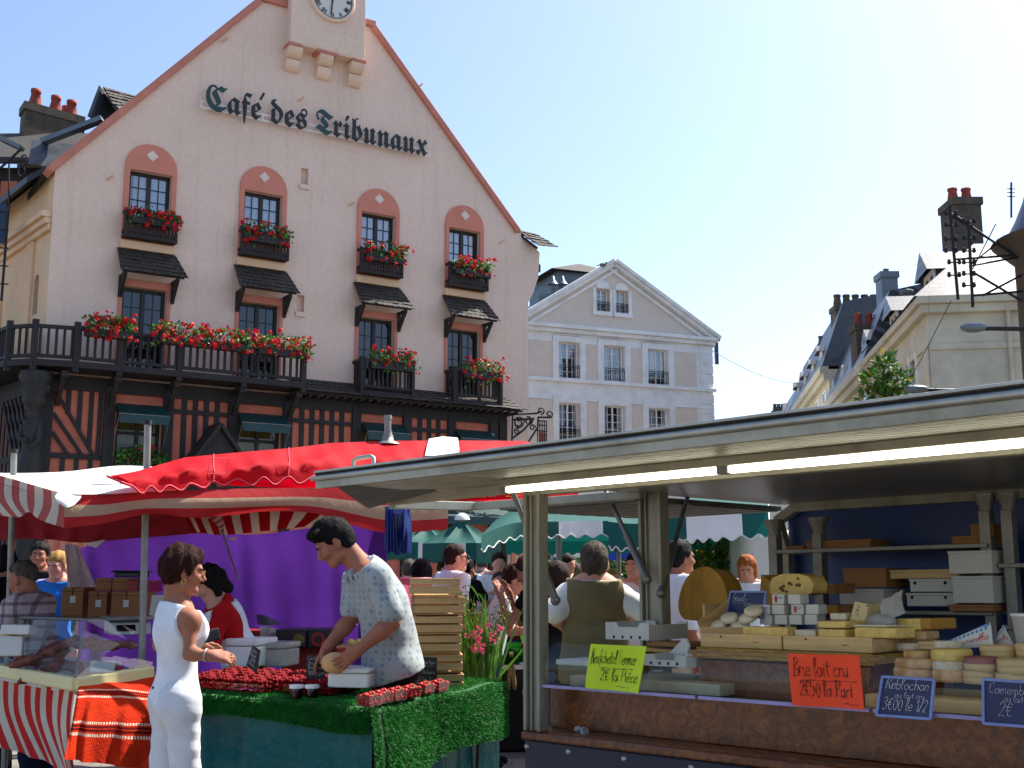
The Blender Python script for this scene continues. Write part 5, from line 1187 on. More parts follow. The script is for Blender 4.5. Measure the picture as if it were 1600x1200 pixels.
slab(1332, 976, 1385, 980, .45, .10, MT['brie'], 'thin white-rinded cheese slice lying on the wide yellow slice', skew=.03)
slab(1400, 966, 1440, 985, .62, .12, MT['cheesey'], 'rounded yellow cheese block under the stand of wrapped cheeses', skew=.04)
slab(1436, 966, 1454, 984, .62, .14, MT['rind'], 'dark rinded cheese block at the right end of the deck', skew=.04)
slab(1232, 946, 1290, 960, .72, .10, MT['rind'], 'dark cheese block seen behind the white boxes')
# blue-veined wedge and filmed wedge
u, d, z = loc(1325, 978, .6); b = vm(); b.prism([(u, d, z), (u + .075, d - .01, z), (u + .10, d - .01, z + .085), (u + .035, d, z + .095)], (.02, .06, 0)); s = NT('blue_veined'); k = s.co(); s.base(s.ramp(s.noise(k, 26, 5, .7), [(.42, lin((214, 190, 130))), (.56, lin((206, 188, 140))), (.64, lin((84, 96, 90)))])); s.set(.55)
thing1('blue_cheese', 'blue-veined cheese wedge leaning behind the yellow slices', 'cheese', b, s.m, bevel=.006)
u, d, z = loc(1354, 980, .56); b = vm(); b.ball((u + .05, d + .02, z + .022), (.065, .04, .032), 12, 8); b.grid([[(u + .06 + .03 * i, d + .02 - .02 * math.sin(i * 2 + j), z + .02 + .028 * j + .012 * i) for i in range(4)] for j in range(4)]); thing1('filmed_cheese', 'yellow cheese wrapped in crinkled clear film with upturned ends', 'cheese', b, MT['film'])
# round cheeses of the right-hand deck
def rnd(px0, px1, py0, py1, d, m, label, name, squash=1, lid=None, cat='cheese', grp=None):
    u0, _, z0 = loc(px0, py1, d); u1, _, z1 = loc(px1, py0, d); r = (u1 - u0) / 2 * .98; uc = (u0 + u1) / 2; h = (z1 - z0)
    r_ = root(name, VF.w(uc, d + r, z0), VF.rz); tag(r_, label, cat, grp)
    b = vm(); 
    if lid: b.lathe([(0, 0), (r, 0), (r, h * .55), (r * .97, h * .55), (r * .97, h * .57)], (uc, d + r, z0), 28)
    else: b.lathe([(0, 0), (r * .93, 0), (r, h * .25), (r, h * .75), (r * .93, h), (0, h * 1.0)], (uc, d + r, z0), 28)
    b.build('body', m, r_)
    if lid: b = vm(); b.lathe([(r * 1.02, h * .57), (r * 1.02, h), (r * .98, h), (r * .95, h - .002), (0, h - .002)], (uc, d + r, z0), 28); b.build('lid', lid, r_)
rnd(1384, 1446, 1045, 1060, .24, MT['reblo'], 'orange-rinded round cheese, lower of two behind the Reblochon card', 'round_cheese')
rnd(1386, 1447, 1032, 1045, .24, MT['reblo'], 'orange-rinded round cheese, upper of two behind the Reblochon card', 'round_cheese')
rnd(1446, 1500, 1049, 1065, .24, MT['reblo'], 'washed-rind round cheese beside the veneer boxes, bottom of its pile', 'round_cheese')
rnd(1447, 1499, 1036, 1048, .25, MT['brie'], 'white-rinded round cheese in the middle of the pile beside the veneer boxes', 'round_cheese')
rnd(1443, 1504, 1016, 1034, .30, MT['cheesey'], 'thick yellow round cheese on top of the pile beside the veneer boxes', 'round_cheese')
rnd(1498, 1547, 1028, 1049, .24, MT['veneer'], 'round veneer cheese box with a maroon top, upper of its stack', 'cheese_box', lid=mat('maroon_label_lid', (150, 90, 84), .5))
rnd(1497, 1546, 1050, 1068, .24, MT['veneer'], 'round veneer cheese box, lower of the stack left of the Camembert card', 'cheese_box', lid=MT['veneer'])
rnd(1549, 1602, 1032, 1053, .24, MT['veneer'], 'round veneer cheese box above the Camembert card, upper of its stack', 'cheese_box', lid=MT['veneer'])
rnd(1547, 1600, 1054, 1072, .24, MT['veneer'], 'round veneer cheese box behind the Camembert card, lower of its stack', 'cheese_box', lid=MT['veneer'])
rnd(1522, 1576, 1010, 1028, .40, MT['veneer'], 'round veneer cheese box in the back row below the blue sachets', 'cheese_box', lid=MT['veneer'])
rnd(1579, 1630, 1008, 1028, .40, MT['veneer'], 'round veneer cheese box in the back row at the right edge', 'cheese_box', lid=MT['veneer'])
vbox(1436, 1002, 1472, 1016, .46, .15, MT['wood'], 'small pale wooden box behind the yellow round cheese', name='wooden_box')
# sachets and tub
def sachet(pts, lab, d):
    r_ = root('cheese_sachet', on(*pts[3], d)); tag(r_, lab, 'sachet'); tl, tr2, br, bl = [on(*q, d) for q in pts]; nr = VF.n
    P = lambda x, y: (tl * (1 - x) + tr2 * x) * (1 - y) + (bl * (1 - x) + br * x) * y
    b = MB(); n = 8
    for sg in (-1, 1): b.grid([[P(i / n, j / n) + nr * sg * .014 * math.sin(math.pi * i / n) * math.sin(math.pi * j / n) for i in range(n + 1)] for j in range(n + 1)])
    b.build('bag', MT['wbox'], r_)
    f = lambda x, y: P(x, y) - nr * (.014 * math.sin(math.pi * x) * math.sin(math.pi * y) + .0012)
    b = MB()
    for k in range(9): b.poly([f(.1 * k + .06, .10), f(.1 * k + .11, .10), f(.1 * k + .11, .24), f(.1 * k + .06, .24)])
    b.poly([f(.03, .02), f(.97, .02), f(.97, .09), f(.03, .09)]); b.build('blue_band', MT['labelblue'], r_)
    b = MB(); tot = sum(GL[c][1] for c in 'mozzarella')
    b0 = len(b.v); write(b, 'mozzarella', V((0, 0, 0)), V((1, 0, 0)), V((0, 1, 0)), .16, .02, 0, .1, .84, V((0, 0, 1)))
    for i in range(b0, len(b.v)): vx, vy, vz = b.v[i]; b.v[i] = tuple(f(.08 + vx, .66 - vy) - nr * .001 * vz)
    b.build('red_lettering', MT['labelred'], r_)
sachet([(1480, 1002), (1548, 972), (1552, 1010), (1494, 1014)], 'blue and white mozzarella sachet, the large one leaning at the front', .5)
sachet([(1552, 1000), (1568, 976), (1584, 1008), (1553, 1010)], 'blue and white mozzarella sachet half hidden behind the large one', .56)
b = vm(); u, d, z = loc(1605, 1010, .5); b.lathe([(0, 0), (.055, 0), (.066, .1), (.07, .1), (.07, .11), (0, .11)], (u, d + .06, z), 24); thing1('white_tub', 'white plastic tub cut off by the right edge above the cheese boxes', 'tub', b, MT['poly'])
# left-hand deck: white trays on a plank
def tray(px0, py0, px1, py1, d, dep, lab, open_=True):
    u0, _, z1 = loc(px0, py0, d); u1, _, z0 = loc(px1, py1, d); r_ = root('white_tray', VF.w((u0 + u1) / 2, d + dep / 2, z0), VF.rz); tag(r_, lab, 'box')
    b = vm(); t = .008
    sc = [(u0, z0)] + [(u1, z0), (u1, z1)] + [(u0 + (u1 - u0) * k, z1 - (.02 if k in (.75, .3) else 0)) for k in (.8, .75, .3, .25)] + [(u0, z1)]
    b.prism([V((x, d, z)) for x, z in sc], (0, t, 0)); b.prism([V((x, d + dep, z)) for x, z in sc], (0, t, 0)); b.box((u0, d + t, z0), (u0 + t, d + dep, z1)); b.box((u1 - t, d + t, z0), (u1, d + dep, z1 - .01)); b.box((u0 + t, d + t, z0), (u1 - t, d + dep, z0 + .01)); b.build('tray', MT['wbox'], r_)
    b = vm(); [b.lathe([(0, 0), (.007, 0)], (u0 + (u1 - u0) * k, d - .001, z0 + .012), 10, 0, V((0, -1, 0)), False) for k in (.2, .4, .6, .8)]; b.each('vent_hole', MT['rubber'], r_, 0, .0005)
b = vm(); b.box((.12, .46, 1.17), (.64, .8, 1.185)); b.box((.12, .47, 1.08), (.14, .78, 1.17)); b.box((.62, .47, 1.08), (.64, .78, 1.17)); thing1('wooden_stand', 'thin wooden stand carrying the white tray on the left of the counter', 'stand', b, MT['rind'], bevel=.002)
tray(946, 972, 1014, 1001, .50, .28, 'white cardboard tray with notched walls on the wooden stand')
tray(1004, 1022, 1072, 1043, .24, .2, 'white cardboard tray on the low deck behind the lime card')
b = vm(); u, d, z = loc(1046, 1020, .30); b.prism([(u, d, z), (u + .09, d, z), (u + .10, d, z + .03), (u + .085, d, z + .06), (u + .06, d, z + .05)], (0, .012, 0)); thing1('tray_flap', 'curled flap of white card standing at the end of the low deck', 'card', b, MT['wbox'], bevel=.003)
b = vm(); b.ball((0.16, .07, .875), (.022, .014, .012), 8, 6, jit=.3); b.lathe([(.0, 0), (.016, .0), (.018, .02), (.012, .024)], (.2, .06, .864), 10, 0, V((.7, -.5, .4))); thing1('crumpled_wrapper', 'small crumpled golden wrapper lying in the counter tray', 'litter', b, MT['film'])
# more cheeses behind and between
slab(1296, 958, 1322, 969, .58, .1, MT['brie'], 'small white-rinded cheese block between the white boxes and the blue wedge')
slab(1362, 984, 1398, 996, .62, .12, MT['brie'], 'pale cheese block in the shade behind the wide yellow slice')
slab(1404, 986, 1446, 1000, .56, .12, MT['wood'], 'flat wooden cheese board at the right end of the raised deck', name='cheese_board')
slab(1240, 984, 1274, 995, .46, .08, MT['brie'], 'narrow white-rinded slice between the long bar and the thick slices')
rnd(1450, 1494, 1003, 1016, .44, MT['brie'], 'white-rinded round cheese in the back row left of the blue sachets', 'round_cheese')
rnd(1404, 1444, 1018, 1031, .34, MT['reblo'], 'orange-rinded round cheese, rearmost behind the Reblochon card', 'round_cheese')
rnd(1392, 1432, 1006, 1017, .50, MT['goat'], 'small pale round cheese in the shade below the wooden cheese board', 'round_cheese')
slab(868, 1030, 930, 1042, .3, .2, MT['wbox'], 'flat white carton lying on the low deck behind the end screen', name='flat_carton')
slab(1010, 1003, 1066, 1012, .45, .2, MT['card'], 'flat brown cardboard sheet on the wooden stand', name='cardboard_sheet')
# ------------------------------------------------------------------ sheets of cloth through control points
def loft(rows, nu, nv, wob=0, seed=0, f=6):
    """rows of (px, py, Y); Catmull-Rom across each row and between rows"""
    W3 = [[tuple(at(*q)) for q in r] for r in rows]
    def res(l, n):
        if len(l) == 2: return [tuple(l[0][k] + (l[1][k] - l[0][k]) * i / n for k in range(3)) for i in range(n + 1)]
        out = []
        for i in range(n + 1):
            t = i / n * (len(l) - 1); s = min(int(t), len(l) - 2); t -= s
            a, b, c, d = l[max(s - 1, 0)], l[s], l[s + 1], l[min(s + 2, len(l) - 1)]
            out.append(tuple(.5 * (2 * b[k] + (c[k] - a[k]) * t + (2 * a[k] - 5 * b[k] + 4 * c[k] - d[k]) * t * t + (3 * b[k] - a[k] - 3 * c[k] + d[k]) * t ** 3) for k in range(3)))
        return out
    R1 = [res(r, nu) for r in W3]; cols = [res([R1[i][j] for i in range(len(R1))], nv) for j in range(nu + 1)]
    g = [[V(cols[j][i]) for j in range(nu + 1)] for i in range(nv + 1)]
    if wob:
        for i in range(nv + 1):
            for j in range(nu + 1):
                a = i / nv; c = j / nu
                g[i][j] += V((0, 1, 0)) * wob * (math.sin(c * f * 6.28 + seed + a * 2) + .5 * math.sin(c * f * 11 + 1.3 * seed - a * 3)) * (.3 + .7 * a)
    return g
# --- striped market tent
st = root('striped_market_tent', at(100, 900, 6.6).to_2d().to_3d()); tag(st, 'red and white striped market tent over the meat and fruit stalls', 'market tent')
ST1 = stripes('tent_stripe_along', (186, 44, 48), (190, 158, 128), 1.5, 1, .5, .8, .35)
ST2 = stripes('tent_stripe_across', (190, 96, 92), (222, 212, 194), 6.5, 0, .5, .8, .3)
ST3 = stripes('tent_stripe_back', (180, 20, 24), (236, 214, 160), 11, 0, .55, .8, .55)
b = MB(); b.grid(loft([[(100, 771, 6.6), (160, 773, 6.75), (235, 769, 6.95), (350, 764, 7.25), (480, 762, 7.6), (545, 762, 7.8), (612, 772, 8.0), (700, 768, 8.3)],
                       [(100, 798, 6.58), (160, 797, 6.72), (235, 787, 6.92), (350, 786, 7.2), (480, 784, 7.58), (545, 792, 7.78), (612, 802, 7.98), (700, 800, 8.3)],
                       [(100, 825, 6.6), (160, 818, 6.73), (235, 803, 6.95), (300, 809, 7.1), (360, 805, 7.3), (420, 799, 7.45), (490, 802, 7.62), (545, 819, 7.8), (612, 833, 8.0), (700, 826, 8.3)]], 90, 12))
b.build('front_valance', ST1, st)
b = MB(); rows = loft([[(-50, 736, 7.25), (0, 743, 7.05), (50, 757, 6.82), (100, 771, 6.6)], [(-50, 775, 7.25), (0, 778, 7.03), (50, 786, 6.8), (100, 798, 6.58)], [(-50, 806, 7.25), (0, 806, 7.03), (30, 808, 6.9), (45, 800, 6.83), (62, 812, 6.75), (100, 825, 6.6)]], 40, 8)
b.grid(rows); b.build('side_valance', ST2, st)
b = MB(); b.grid(loft([[(-50, 733, 8.6), (0, 739, 8.5), (100, 737, 8.4), (180, 728, 8.3), (235, 729, 8.4), (290, 731, 8.5)],
                       [(-50, 736, 7.8), (0, 743, 7.7), (60, 747, 7.5), (140, 742, 7.4), (235, 742, 7.6), (290, 744, 7.75)],
                       [(-50, 737, 7.24), (0, 743.5, 7.04), (50, 757, 6.81), (100, 770, 6.59), (160, 772, 6.74), (235, 768, 6.94), (290, 766, 7.08)]], 60, 14, .008, 2, 3))
b.build('white_roof', MT['whitecan'], st)
b = MB(); b.grid(loft([[(92, 768, 6.58), (112, 765, 6.62), (128, 770, 6.66)], [(86, 776, 6.54), (104, 784, 6.55), (126, 778, 6.63)], [(92, 786, 6.53), (104, 793, 6.54), (116, 789, 6.56)]], 10, 8)); b.build('corner_flap', MT['whitecan'], st)
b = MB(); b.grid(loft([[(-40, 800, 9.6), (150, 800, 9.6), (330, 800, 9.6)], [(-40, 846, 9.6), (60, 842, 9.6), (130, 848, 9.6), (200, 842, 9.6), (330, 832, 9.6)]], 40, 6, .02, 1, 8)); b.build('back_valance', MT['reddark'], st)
b = MB(); rows = loft([[(285, 775, 9.4), (420, 775, 9.4), (640, 775, 9.3)], [(285, 800, 9.4), (420, 800, 9.4), (640, 800, 9.3)], [(300, 830, 9.4), (350, 836, 9.4), (420, 829, 9.4), (500, 822, 9.35), (640, 818, 9.3)]], 80, 6, .012, 3, 9); b.grid(rows); b.build('striped_back_valance', ST3, st)
b = MB(); b.grid(loft([[(290, 799, 8.6), (330, 812, 8.2), (345, 830, 8.6)], [(310, 797, 9.4), (345, 802, 9.4), (350, 830, 9.4)]], 8, 6)); b.build('roof_gusset', ST2, st)
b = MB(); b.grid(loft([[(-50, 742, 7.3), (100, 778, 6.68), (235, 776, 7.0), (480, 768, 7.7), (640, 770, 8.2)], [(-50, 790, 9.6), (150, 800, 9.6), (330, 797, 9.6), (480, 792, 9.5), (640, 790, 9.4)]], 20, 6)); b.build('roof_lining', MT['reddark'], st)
b = MB(); a, c = at(345, 825, 8.9), at(372, 905, 9.3); b.tube([a, c], .009, 6); b.build('guy_pole', MT['galv'], st)
b = MB()
for pts in ([(128, 850, 9.3), (165, 843, 9.3), (150, 856, 9.3)], [(355, 841, 9.3), (372, 838, 9.3), (366, 846, 9.3)]): b.add([at(*q) for q in pts] + [at(q[0], q[1], q[2] + .02) for q in pts], [(0, 1, 2), (5, 4, 3), (0, 3, 4, 1), (1, 4, 5, 2)])
b.build('roof_flap', MT['whitecan'], st)
def pole(lab, top, bot, Y, r=.021, cap=True):
    r_ = root('tent_pole', at(bot[0], 900, Y).to_2d().to_3d()); tag(r_, lab, 'pole'); b = MB()
    a, c = at(*top, Y), at(*bot, Y); d = (c - a) / (c.z - a.z); g_ = a + d * (-a.z); b.tube([a, g_], r, 10); b.build('tube', MT['galv'], r_)
    if cap: b = MB(); b.cyl(a, a + V((0, 0, .028)), r * 1.25, r * 1.1, 10); b.build('cap', MT['rubber'], r_)
    return r_
pole('galvanised tent pole in front of the meat counter, passing up through the canvas', (231, 664), (222, 1010), 7.2)
pole('galvanised tent pole at the far left beside the plaid shirt', (22, 708), (14, 965), 8.0)
# --- red canopy on top
rc = root('red_market_parasol', at(606, 900, 8.6).to_2d().to_3d()); tag(rc, 'big bright red market parasol with scalloped edge and white vent', 'parasol')
def redlow():
    pts = [(204, 761), (223, 774), (236, 762), (250, 772), (264, 761), (284, 769), (298, 758), (320, 765), (333, 754), (349, 761), (371, 751), (394, 761), (412, 748), (430, 760), (451, 747), (468, 758), (493, 746), (512, 757), (534, 745), (556, 756), (578, 744), (600, 755), (622, 744), (644, 755), (668, 745), (690, 756), (715, 746), (740, 756), (765, 747), (790, 756), (838, 748)]
    return [(x, y, 6.75 + (x - 204) / 634 * 2.2) for x, y in pts]
low = redlow()
top_ = [(166, 744, 6.7), (211, 737, 7.0), (290, 714.5, 7.4), (370, 707, 7.6), (450, 700.5, 7.9), (520, 692, 8.3), (600, 689, 8.6), (700, 688, 8.9), (819, 689, 9.5), (836, 694, 9.6)]
mid = [(166, 745, 6.69), (211, 752, 6.78), (290, 740, 7.05), (370, 733, 7.3), (450, 728, 7.6), (520, 724, 7.9), (600, 722, 8.15), (700, 722, 8.5), (819, 722, 9.0), (836, 723, 9.1)]
lo2 = [(167, 746, 6.69), (204, 761, 6.75)]
b = MB(); N = 160
def interp(l, x):
    for a, c in zip(l, l[1:]):
        if x <= c[0]: t = (x - a[0]) / (c[0] - a[0]); t = max(0, t); return tuple(a[k] + (c[k] - a[k]) * t for k in range(3))
    return l[-1]
def smooth_low(x):
    a = interp(low, x); ym = 768 - (x - 204) * .028 if x > 204 else a[1]
    if x < 204: return (x, 746 + (x - 167) * .42, 6.69 + (x - 167) * .0016)
    for (x0, y0, _), (x1, y1, _) in zip(low, low[1:]):
        if x0 <= x <= x1: t = (x - x0) / (x1 - x0); return (x, y0 + (y1 - y0) * (.5 - .5 * math.cos(math.pi * t)), a[2])
    return a
rows = [[] for _ in range(7)]
for i in range(N + 1):
    x = 167 + (836 - 167) * i / N; tp, m_, lw = interp(top_, x), interp(mid, x), smooth_low(x)
    for k in range(7):
        t = k / 6
        q = tuple(tp[j] + (m_[j] - tp[j]) * t * 2 for j in range(3)) if t <= .5 else tuple(m_[j] + (lw[j] - m_[j]) * (t - .5) * 2 for j in range(3))
        w = at(*q); w += V((0, -.02, .01)) * (math.sin(x * .06 + k) + .5 * math.sin(x * .17 - k * 1.7) + .45 * math.sin(x * .031 + k * 2.2)) * math.sin(math.pi * min(1, t * 1.15)); rows[k].append(w)
b.grid(rows); canopy = b.build('canopy', MT['redcan'], rc)
b = MB(); back = [[rows[0][i] for i in range(0, N + 1, 4)], [V((rows[0][i].x + .3, rows[0][i].y + .9, max(rows[0][i].z - .06, 2.12))) for i in range(0, N + 1, 4)], [V((rows[0][i].x + .5, rows[0][i].y + 1.6, 2.16)) for i in range(0, N + 1, 4)]]; b.grid(back); b.build('canopy_back', MT['redcan'], rc)
b = MB(); 
for i in range(0, 108): b.tube([rows[6][i] + V((0, -.004, .012)), rows[6][i + 1] + V((0, -.004, .012))], .004, 4, cap=False)
for i in (40, 68): b.tube([rows[k][i] + V((0, -.006, .004)) for k in range(7)], .003, 4)
for p_, q_ in (((336, 719), (364, 719)), ((364, 719), (361, 742)), ((361, 742), (332, 743)), ((332, 743), (336, 719))): b.tube([at(*p_, 7.25) + V((0, -.12, 0)), at(*q_, 7.25) + V((0, -.12, 0))], .003, 4)
b.build('seam', mat('pink_seam', (232, 90, 100), .8), canopy)
b = MB(); c0 = at(606, 690, 8.6); b.tube([c0 - V((0, 0, .3)), at(606, 652, 8.6)], .026, 12); b.cyl(at(606, 655, 8.6), at(606, 649, 8.6), .033, .03, 12); b.lathe([(.09, 0), (.075, .015), (.045, .025), (.04, .06), (.03, .08), (.03, .1)], c0 - V((0, 0, .02)), 16); b.build('mast', MT['galv'], rc)
b = MB(); 
q = [at(664, 712, 8.45), at(717, 711, 8.6), at(714, 691, 8.75), at(690, 689, 8.8), at(668, 693, 8.7)]
b.prism(q, (0, .12, .05)); b.build('vent_cover', MT['whitecan'], rc, .01)
# the red underside seen through the flap frame, with gold bars standing in for sunlit glints
b = MB(); b.grid(loft([[(600, 745, 8.3), (720, 742, 8.8), (850, 740, 9.2)], [(600, 782, 8.2), (720, 782, 8.7), (850, 776, 9.1)]], 20, 5, .02, 2, 5)); b.build('rear_valance', MT['redcan'], rc)
b = MB(); rr = random.Random(5)
for k in range(60):
    x = rr.uniform(660, 800); y = rr.uniform(759, 777); l = rr.uniform(3, 12); a = rr.uniform(-1.2, 1.2); Y = 8.0
    b.bar(at(x, y, Y), at(x + l * math.cos(a), y + l * math.sin(a) * .6, Y + .02), .008, .004)
b.build('gold_glint', MT['gold'], rc)
# --- purple backdrop
b = MB(); b.grid(loft([[(122, 858, 9.75), (180, 843, 9.75), (330, 833, 9.75), (400, 835, 9.7), (490, 824, 9.7), (547, 812, 9.6), (604, 818, 9.5)], [(122, 930, 9.75), (180, 930, 9.75), (330, 925, 9.8), (400, 920, 9.8), (490, 915, 9.75), (547, 900, 9.6), (604, 890, 9.45)], [(122, 1130, 9.75), (180, 1130, 9.75), (330, 1130, 9.8), (400, 1130, 9.8), (490, 1130, 9.75), (547, 1130, 9.6), (604, 1130, 9.5)]], 110, 36, .03, 1, 6))
tag(b.build('purple_backdrop', MT['purple']), 'purple cloth hung as the back wall of the fruit stall', 'cloth')
b = MB(); b.grid(loft([[(98, 852, 9.0), (110, 850, 9.0), (122, 852, 9.0)], [(102, 885, 8.9), (120, 885, 8.95), (134, 884, 9.0)], [(106, 922, 8.8), (128, 926, 8.85), (150, 922, 8.95)]], 14, 12, .05, 1, 2)); tag(b.build('plastic_side_sheet', MT['film']), 'cloudy plastic side sheet bunched beside the purple cloth', 'plastic sheet')
# --- blue bags
bb = root('blue_bag_bundle', at(620, 795, 7.4)); tag(bb, 'bundle of blue plastic bags hanging beside the trailer flap', 'bags')
for k in range(6):
    b = MB(); x = 602 + k * 6; b.grid(loft([[(x, 793, 7.4 - k * .02), (x + 4, 792, 7.38), (x + 9, 793, 7.4)], [(x - 1, 825, 7.36 - k * .02), (x + 5, 826, 7.34), (x + 11, 824, 7.4)], [(x - 2, 858 + 7 * (k % 2), 7.38), (x + 4, 862 + 5 * ((k + 1) % 2), 7.34), (x + 12, 856 + 6 * (k % 3), 7.4)]], 8, 14, .02, k, 1.2)); b.build('bag', MT['bagblue'], bb)
b = MB(); b.tube([at(600, 792, 7.4), at(645, 790, 7.4)], .01, 6); b.tube([at(622, 792, 7.4), at(622, 770, 7.4)], .006, 6); b.build('hook_rail', MT['galv'], bb)

# ------------------------------------------------------------------ meat counter on the left
mc = root('meat_counter', at(115, 900, 7.0).to_2d().to_3d()); tag(mc, 'glass meat counter with cream rail and striped skirt at the left', 'display counter')
def rail(l, th=.05):
    b = MB()
    for (p0, p1) in zip(l, l[1:]): b.bar(p0, p1, th, .078, (0, 0, 1))
    return b
C0 = at(117, 1069, 6.7); L0 = at(-60, 1037, 8.3); R0 = at(238, 1052, 7.15); R0.z = C0.z + .03
rail([L0, C0, R0]).build('counter_rail', MT['rail'], mc, .012)
b = MB(); b.hexa([L0 + V((0, 0, -.06)), C0 + V((.02, 0, -.06)), R0 + V((0, 0, -.06)), R0 + V((-1.1, 1.6, -.06))], [L0 + V((0, 0, -.02)), C0 + V((.02, 0, -.02)), R0 + V((0, 0, -.02)), R0 + V((-1.1, 1.6, -.02))]); b.build('counter_deck', MT['wbox'], mc)
ST4 = stripes('skirt_stripe', (214, 36, 36), (222, 208, 180), 10.5, 0, .5, .85, .15, off=.2)
b = MB(); b.grid(loft([[(-60, 1043, 8.32), (0, 1054, 7.72), (60, 1064, 7.18), (117, 1079, 6.71)], [(-60, 1100, 8.3), (0, 1108, 7.68), (60, 1122, 7.14), (110, 1140, 6.66)], [(-60, 1150, 8.28), (0, 1167, 7.66), (60, 1186, 7.1), (100, 1206, 6.6), (116, 1222, 6.55)]], 60, 12, .02, 1, 5)); b.build('striped_skirt', ST4, mc)
G1, G2, G0 = at(133, 968, 6.95), at(240, 967, 7.4), at(-60, 962, 8.6)
b = MB(); b.add([L0 + V((0, 0, .04)), C0 + V((0, 0, .04)), G1, G0], [(0, 1, 2, 3)]); b.add([C0 + V((0, 0, .04)), R0 + V((0, 0, .04)), G2, G1], [(0, 1, 2, 3)]); b.build('glass_front', MT['vitrine'], mc)
b = MB(); b.tube([G0, G1, G2], .011, 6); b.tube([C0 + V((0, 0, .04)), G1], .009, 6); b.tube([at(21, 1044, 7.5), at(41, 964, 7.75)], .012, 6); b.build('glass_frame', MT['steel'], mc)
b = MB(); b.hexa([G0 + V((0, .02, -.012)), G1 + V((0, .02, -.012)), G1 + V((.25, .45, -.012)), G0 + V((.3, .5, -.012))], [G0 + V((0, .02, 0)), G1 + V((0, .02, 0)), G1 + V((.25, .45, 0)), G0 + V((.3, .5, 0))]); b.build('glass_shelf', MT['vitrine'], mc)
# wares inside the case
rr = random.Random(3)
def stand(px, py, Y, z=None): q = at(px, py, Y); return q
for k, (px, py, l, r, a, lab) in enumerate(((70, 1052, .34, .032, .5, 'dark cured sausage lying lowest in the meat case'), (62, 1030, .36, .035, .35, 'cured ham piece behind the sausage in the meat case'), (96, 1012, .26, .04, .55, 'dry sausage leaning up towards the glass'), (38, 1040, .22, .035, .2, 'short red sausage at the left of the meat case'), (150, 1010, .28, .036, -.1, 'brown smoked sausage behind the corner post'), (180, 1012, .26, .03, .1, 'thin smoked sausage beside the tent pole'), (104, 1045, .2, .045, -.2, 'dark round salami end near the corner glass'))):
    Y = 7.35 if px > 60 else 7.6
    c = at(px, py, Y); d = V((math.cos(a), .25, math.sin(a) * .7)); b = MB(); pts = [c + d * (l * (i / 8 - .5)) + V((0, 0, .02 * math.sin(i / 8 * math.pi))) for i in range(9)]
    b.tube(pts, [r * .25] + [r * (.85 + .15 * math.sin(i)) for i in range(1, 8)] + [r * .25], 10); tag(b.build('sausage', MT['sausage' if k % 2 else 'meat']), lab, 'sausage')
for k, (px, py, w, h, m, lab) in enumerate(((30, 985, .2, .06, 'wbox', 'white paper-wrapped parcel on the glass shelf at the left'), (165, 1042, .16, .07, 'wbox', 'white printed packet standing near the counter corner'), (200, 1052, .15, .05, 'film', 'clear packet of pale meat beside the striped pole'), (225, 1045, .12, .05, 'film', 'film-wrapped meat at the end of the case by the white trousers'), (182, 1046, .1, .03, 'redp', 'small red packet between two pale ones in the case'), (15, 1010, .16, .12, 'wbox', 'tilted white packet at the left end of the meat case'), (8, 995, .1, .09, 'veneer', 'round golden loaf at the left edge of the meat case'))):
    Y = 7.3; c = at(px, py, Y); b = MB(); M_ = Matrix.Translation(c) @ Matrix.Rotation(rr.uniform(-.4, .4), 4, 'Z') @ Matrix.Rotation(rr.uniform(-.5, .1), 4, 'X'); b.T = M_
    if m == 'film' or m == 'veneer': b.ball((0, 0, 0), (w / 2, w / 2.6, h / 2), 10, 7, jit=.06, rnd=rr)
    else: b.box((-w / 2, -.05, -h / 2), (w / 2, .05, h / 2))
    tag(b.build('meat_packet', MT[m], None, .008 if m != 'film' else 0), lab, 'packet')
# scale
sc_ = root('shop_scale', at(190, 992, 7.6)); tag(sc_, 'white shop scale with a dark display on the meat counter', 'scale')
b = MB(); q = at(172, 992, 7.55); e = V((.88, .47, 0)); f_ = V((-.47, .88, 0)); u = V((0, 0, 1))
b.hexa([q, q + e * .26, q + e * .26 + f_ * .25, q + f_ * .25], [q + u * .07 + f_ * .04, q + e * .26 + u * .07 + f_ * .04, q + e * .26 + f_ * .25 + u * .09, q + f_ * .25 + u * .09]); b.build('body', MT['wbox'], sc_, .008)
b = MB(); n_ = f_ * -.003; b.poly([q + e * .04 + u * .02 + f_ * .008, q + e * .16 + u * .02 + f_ * .008, q + e * .16 + u * .06 + f_ * .03, q + e * .04 + u * .06 + f_ * .03]); b.build('display', MT['glassdark'], sc_)
b = MB(); b.hexa([q + u * .1 + f_ * .04 - e * .02, q + u * .1 + f_ * .04 + e * .3, q + u * .1 + f_ * .3 + e * .3, q + u * .1 + f_ * .3 - e * .02], [q + u * .112 + f_ * .04 - e * .02, q + u * .112 + f_ * .04 + e * .3, q + u * .112 + f_ * .3 + e * .3, q + u * .112 + f_ * .3 - e * .02]); b.build('pan', MT['alu'], sc_, .003)
b = MB(); q = at(15, 952, 7.8); b.box((q.x - .05, q.y, q.z - .12), (q.x + .05, q.y + .1, q.z)); tag(b.build('paper_dispenser', MT['wbox'], None, .012), 'small white paper dispenser beside the far left pole', 'dispenser')
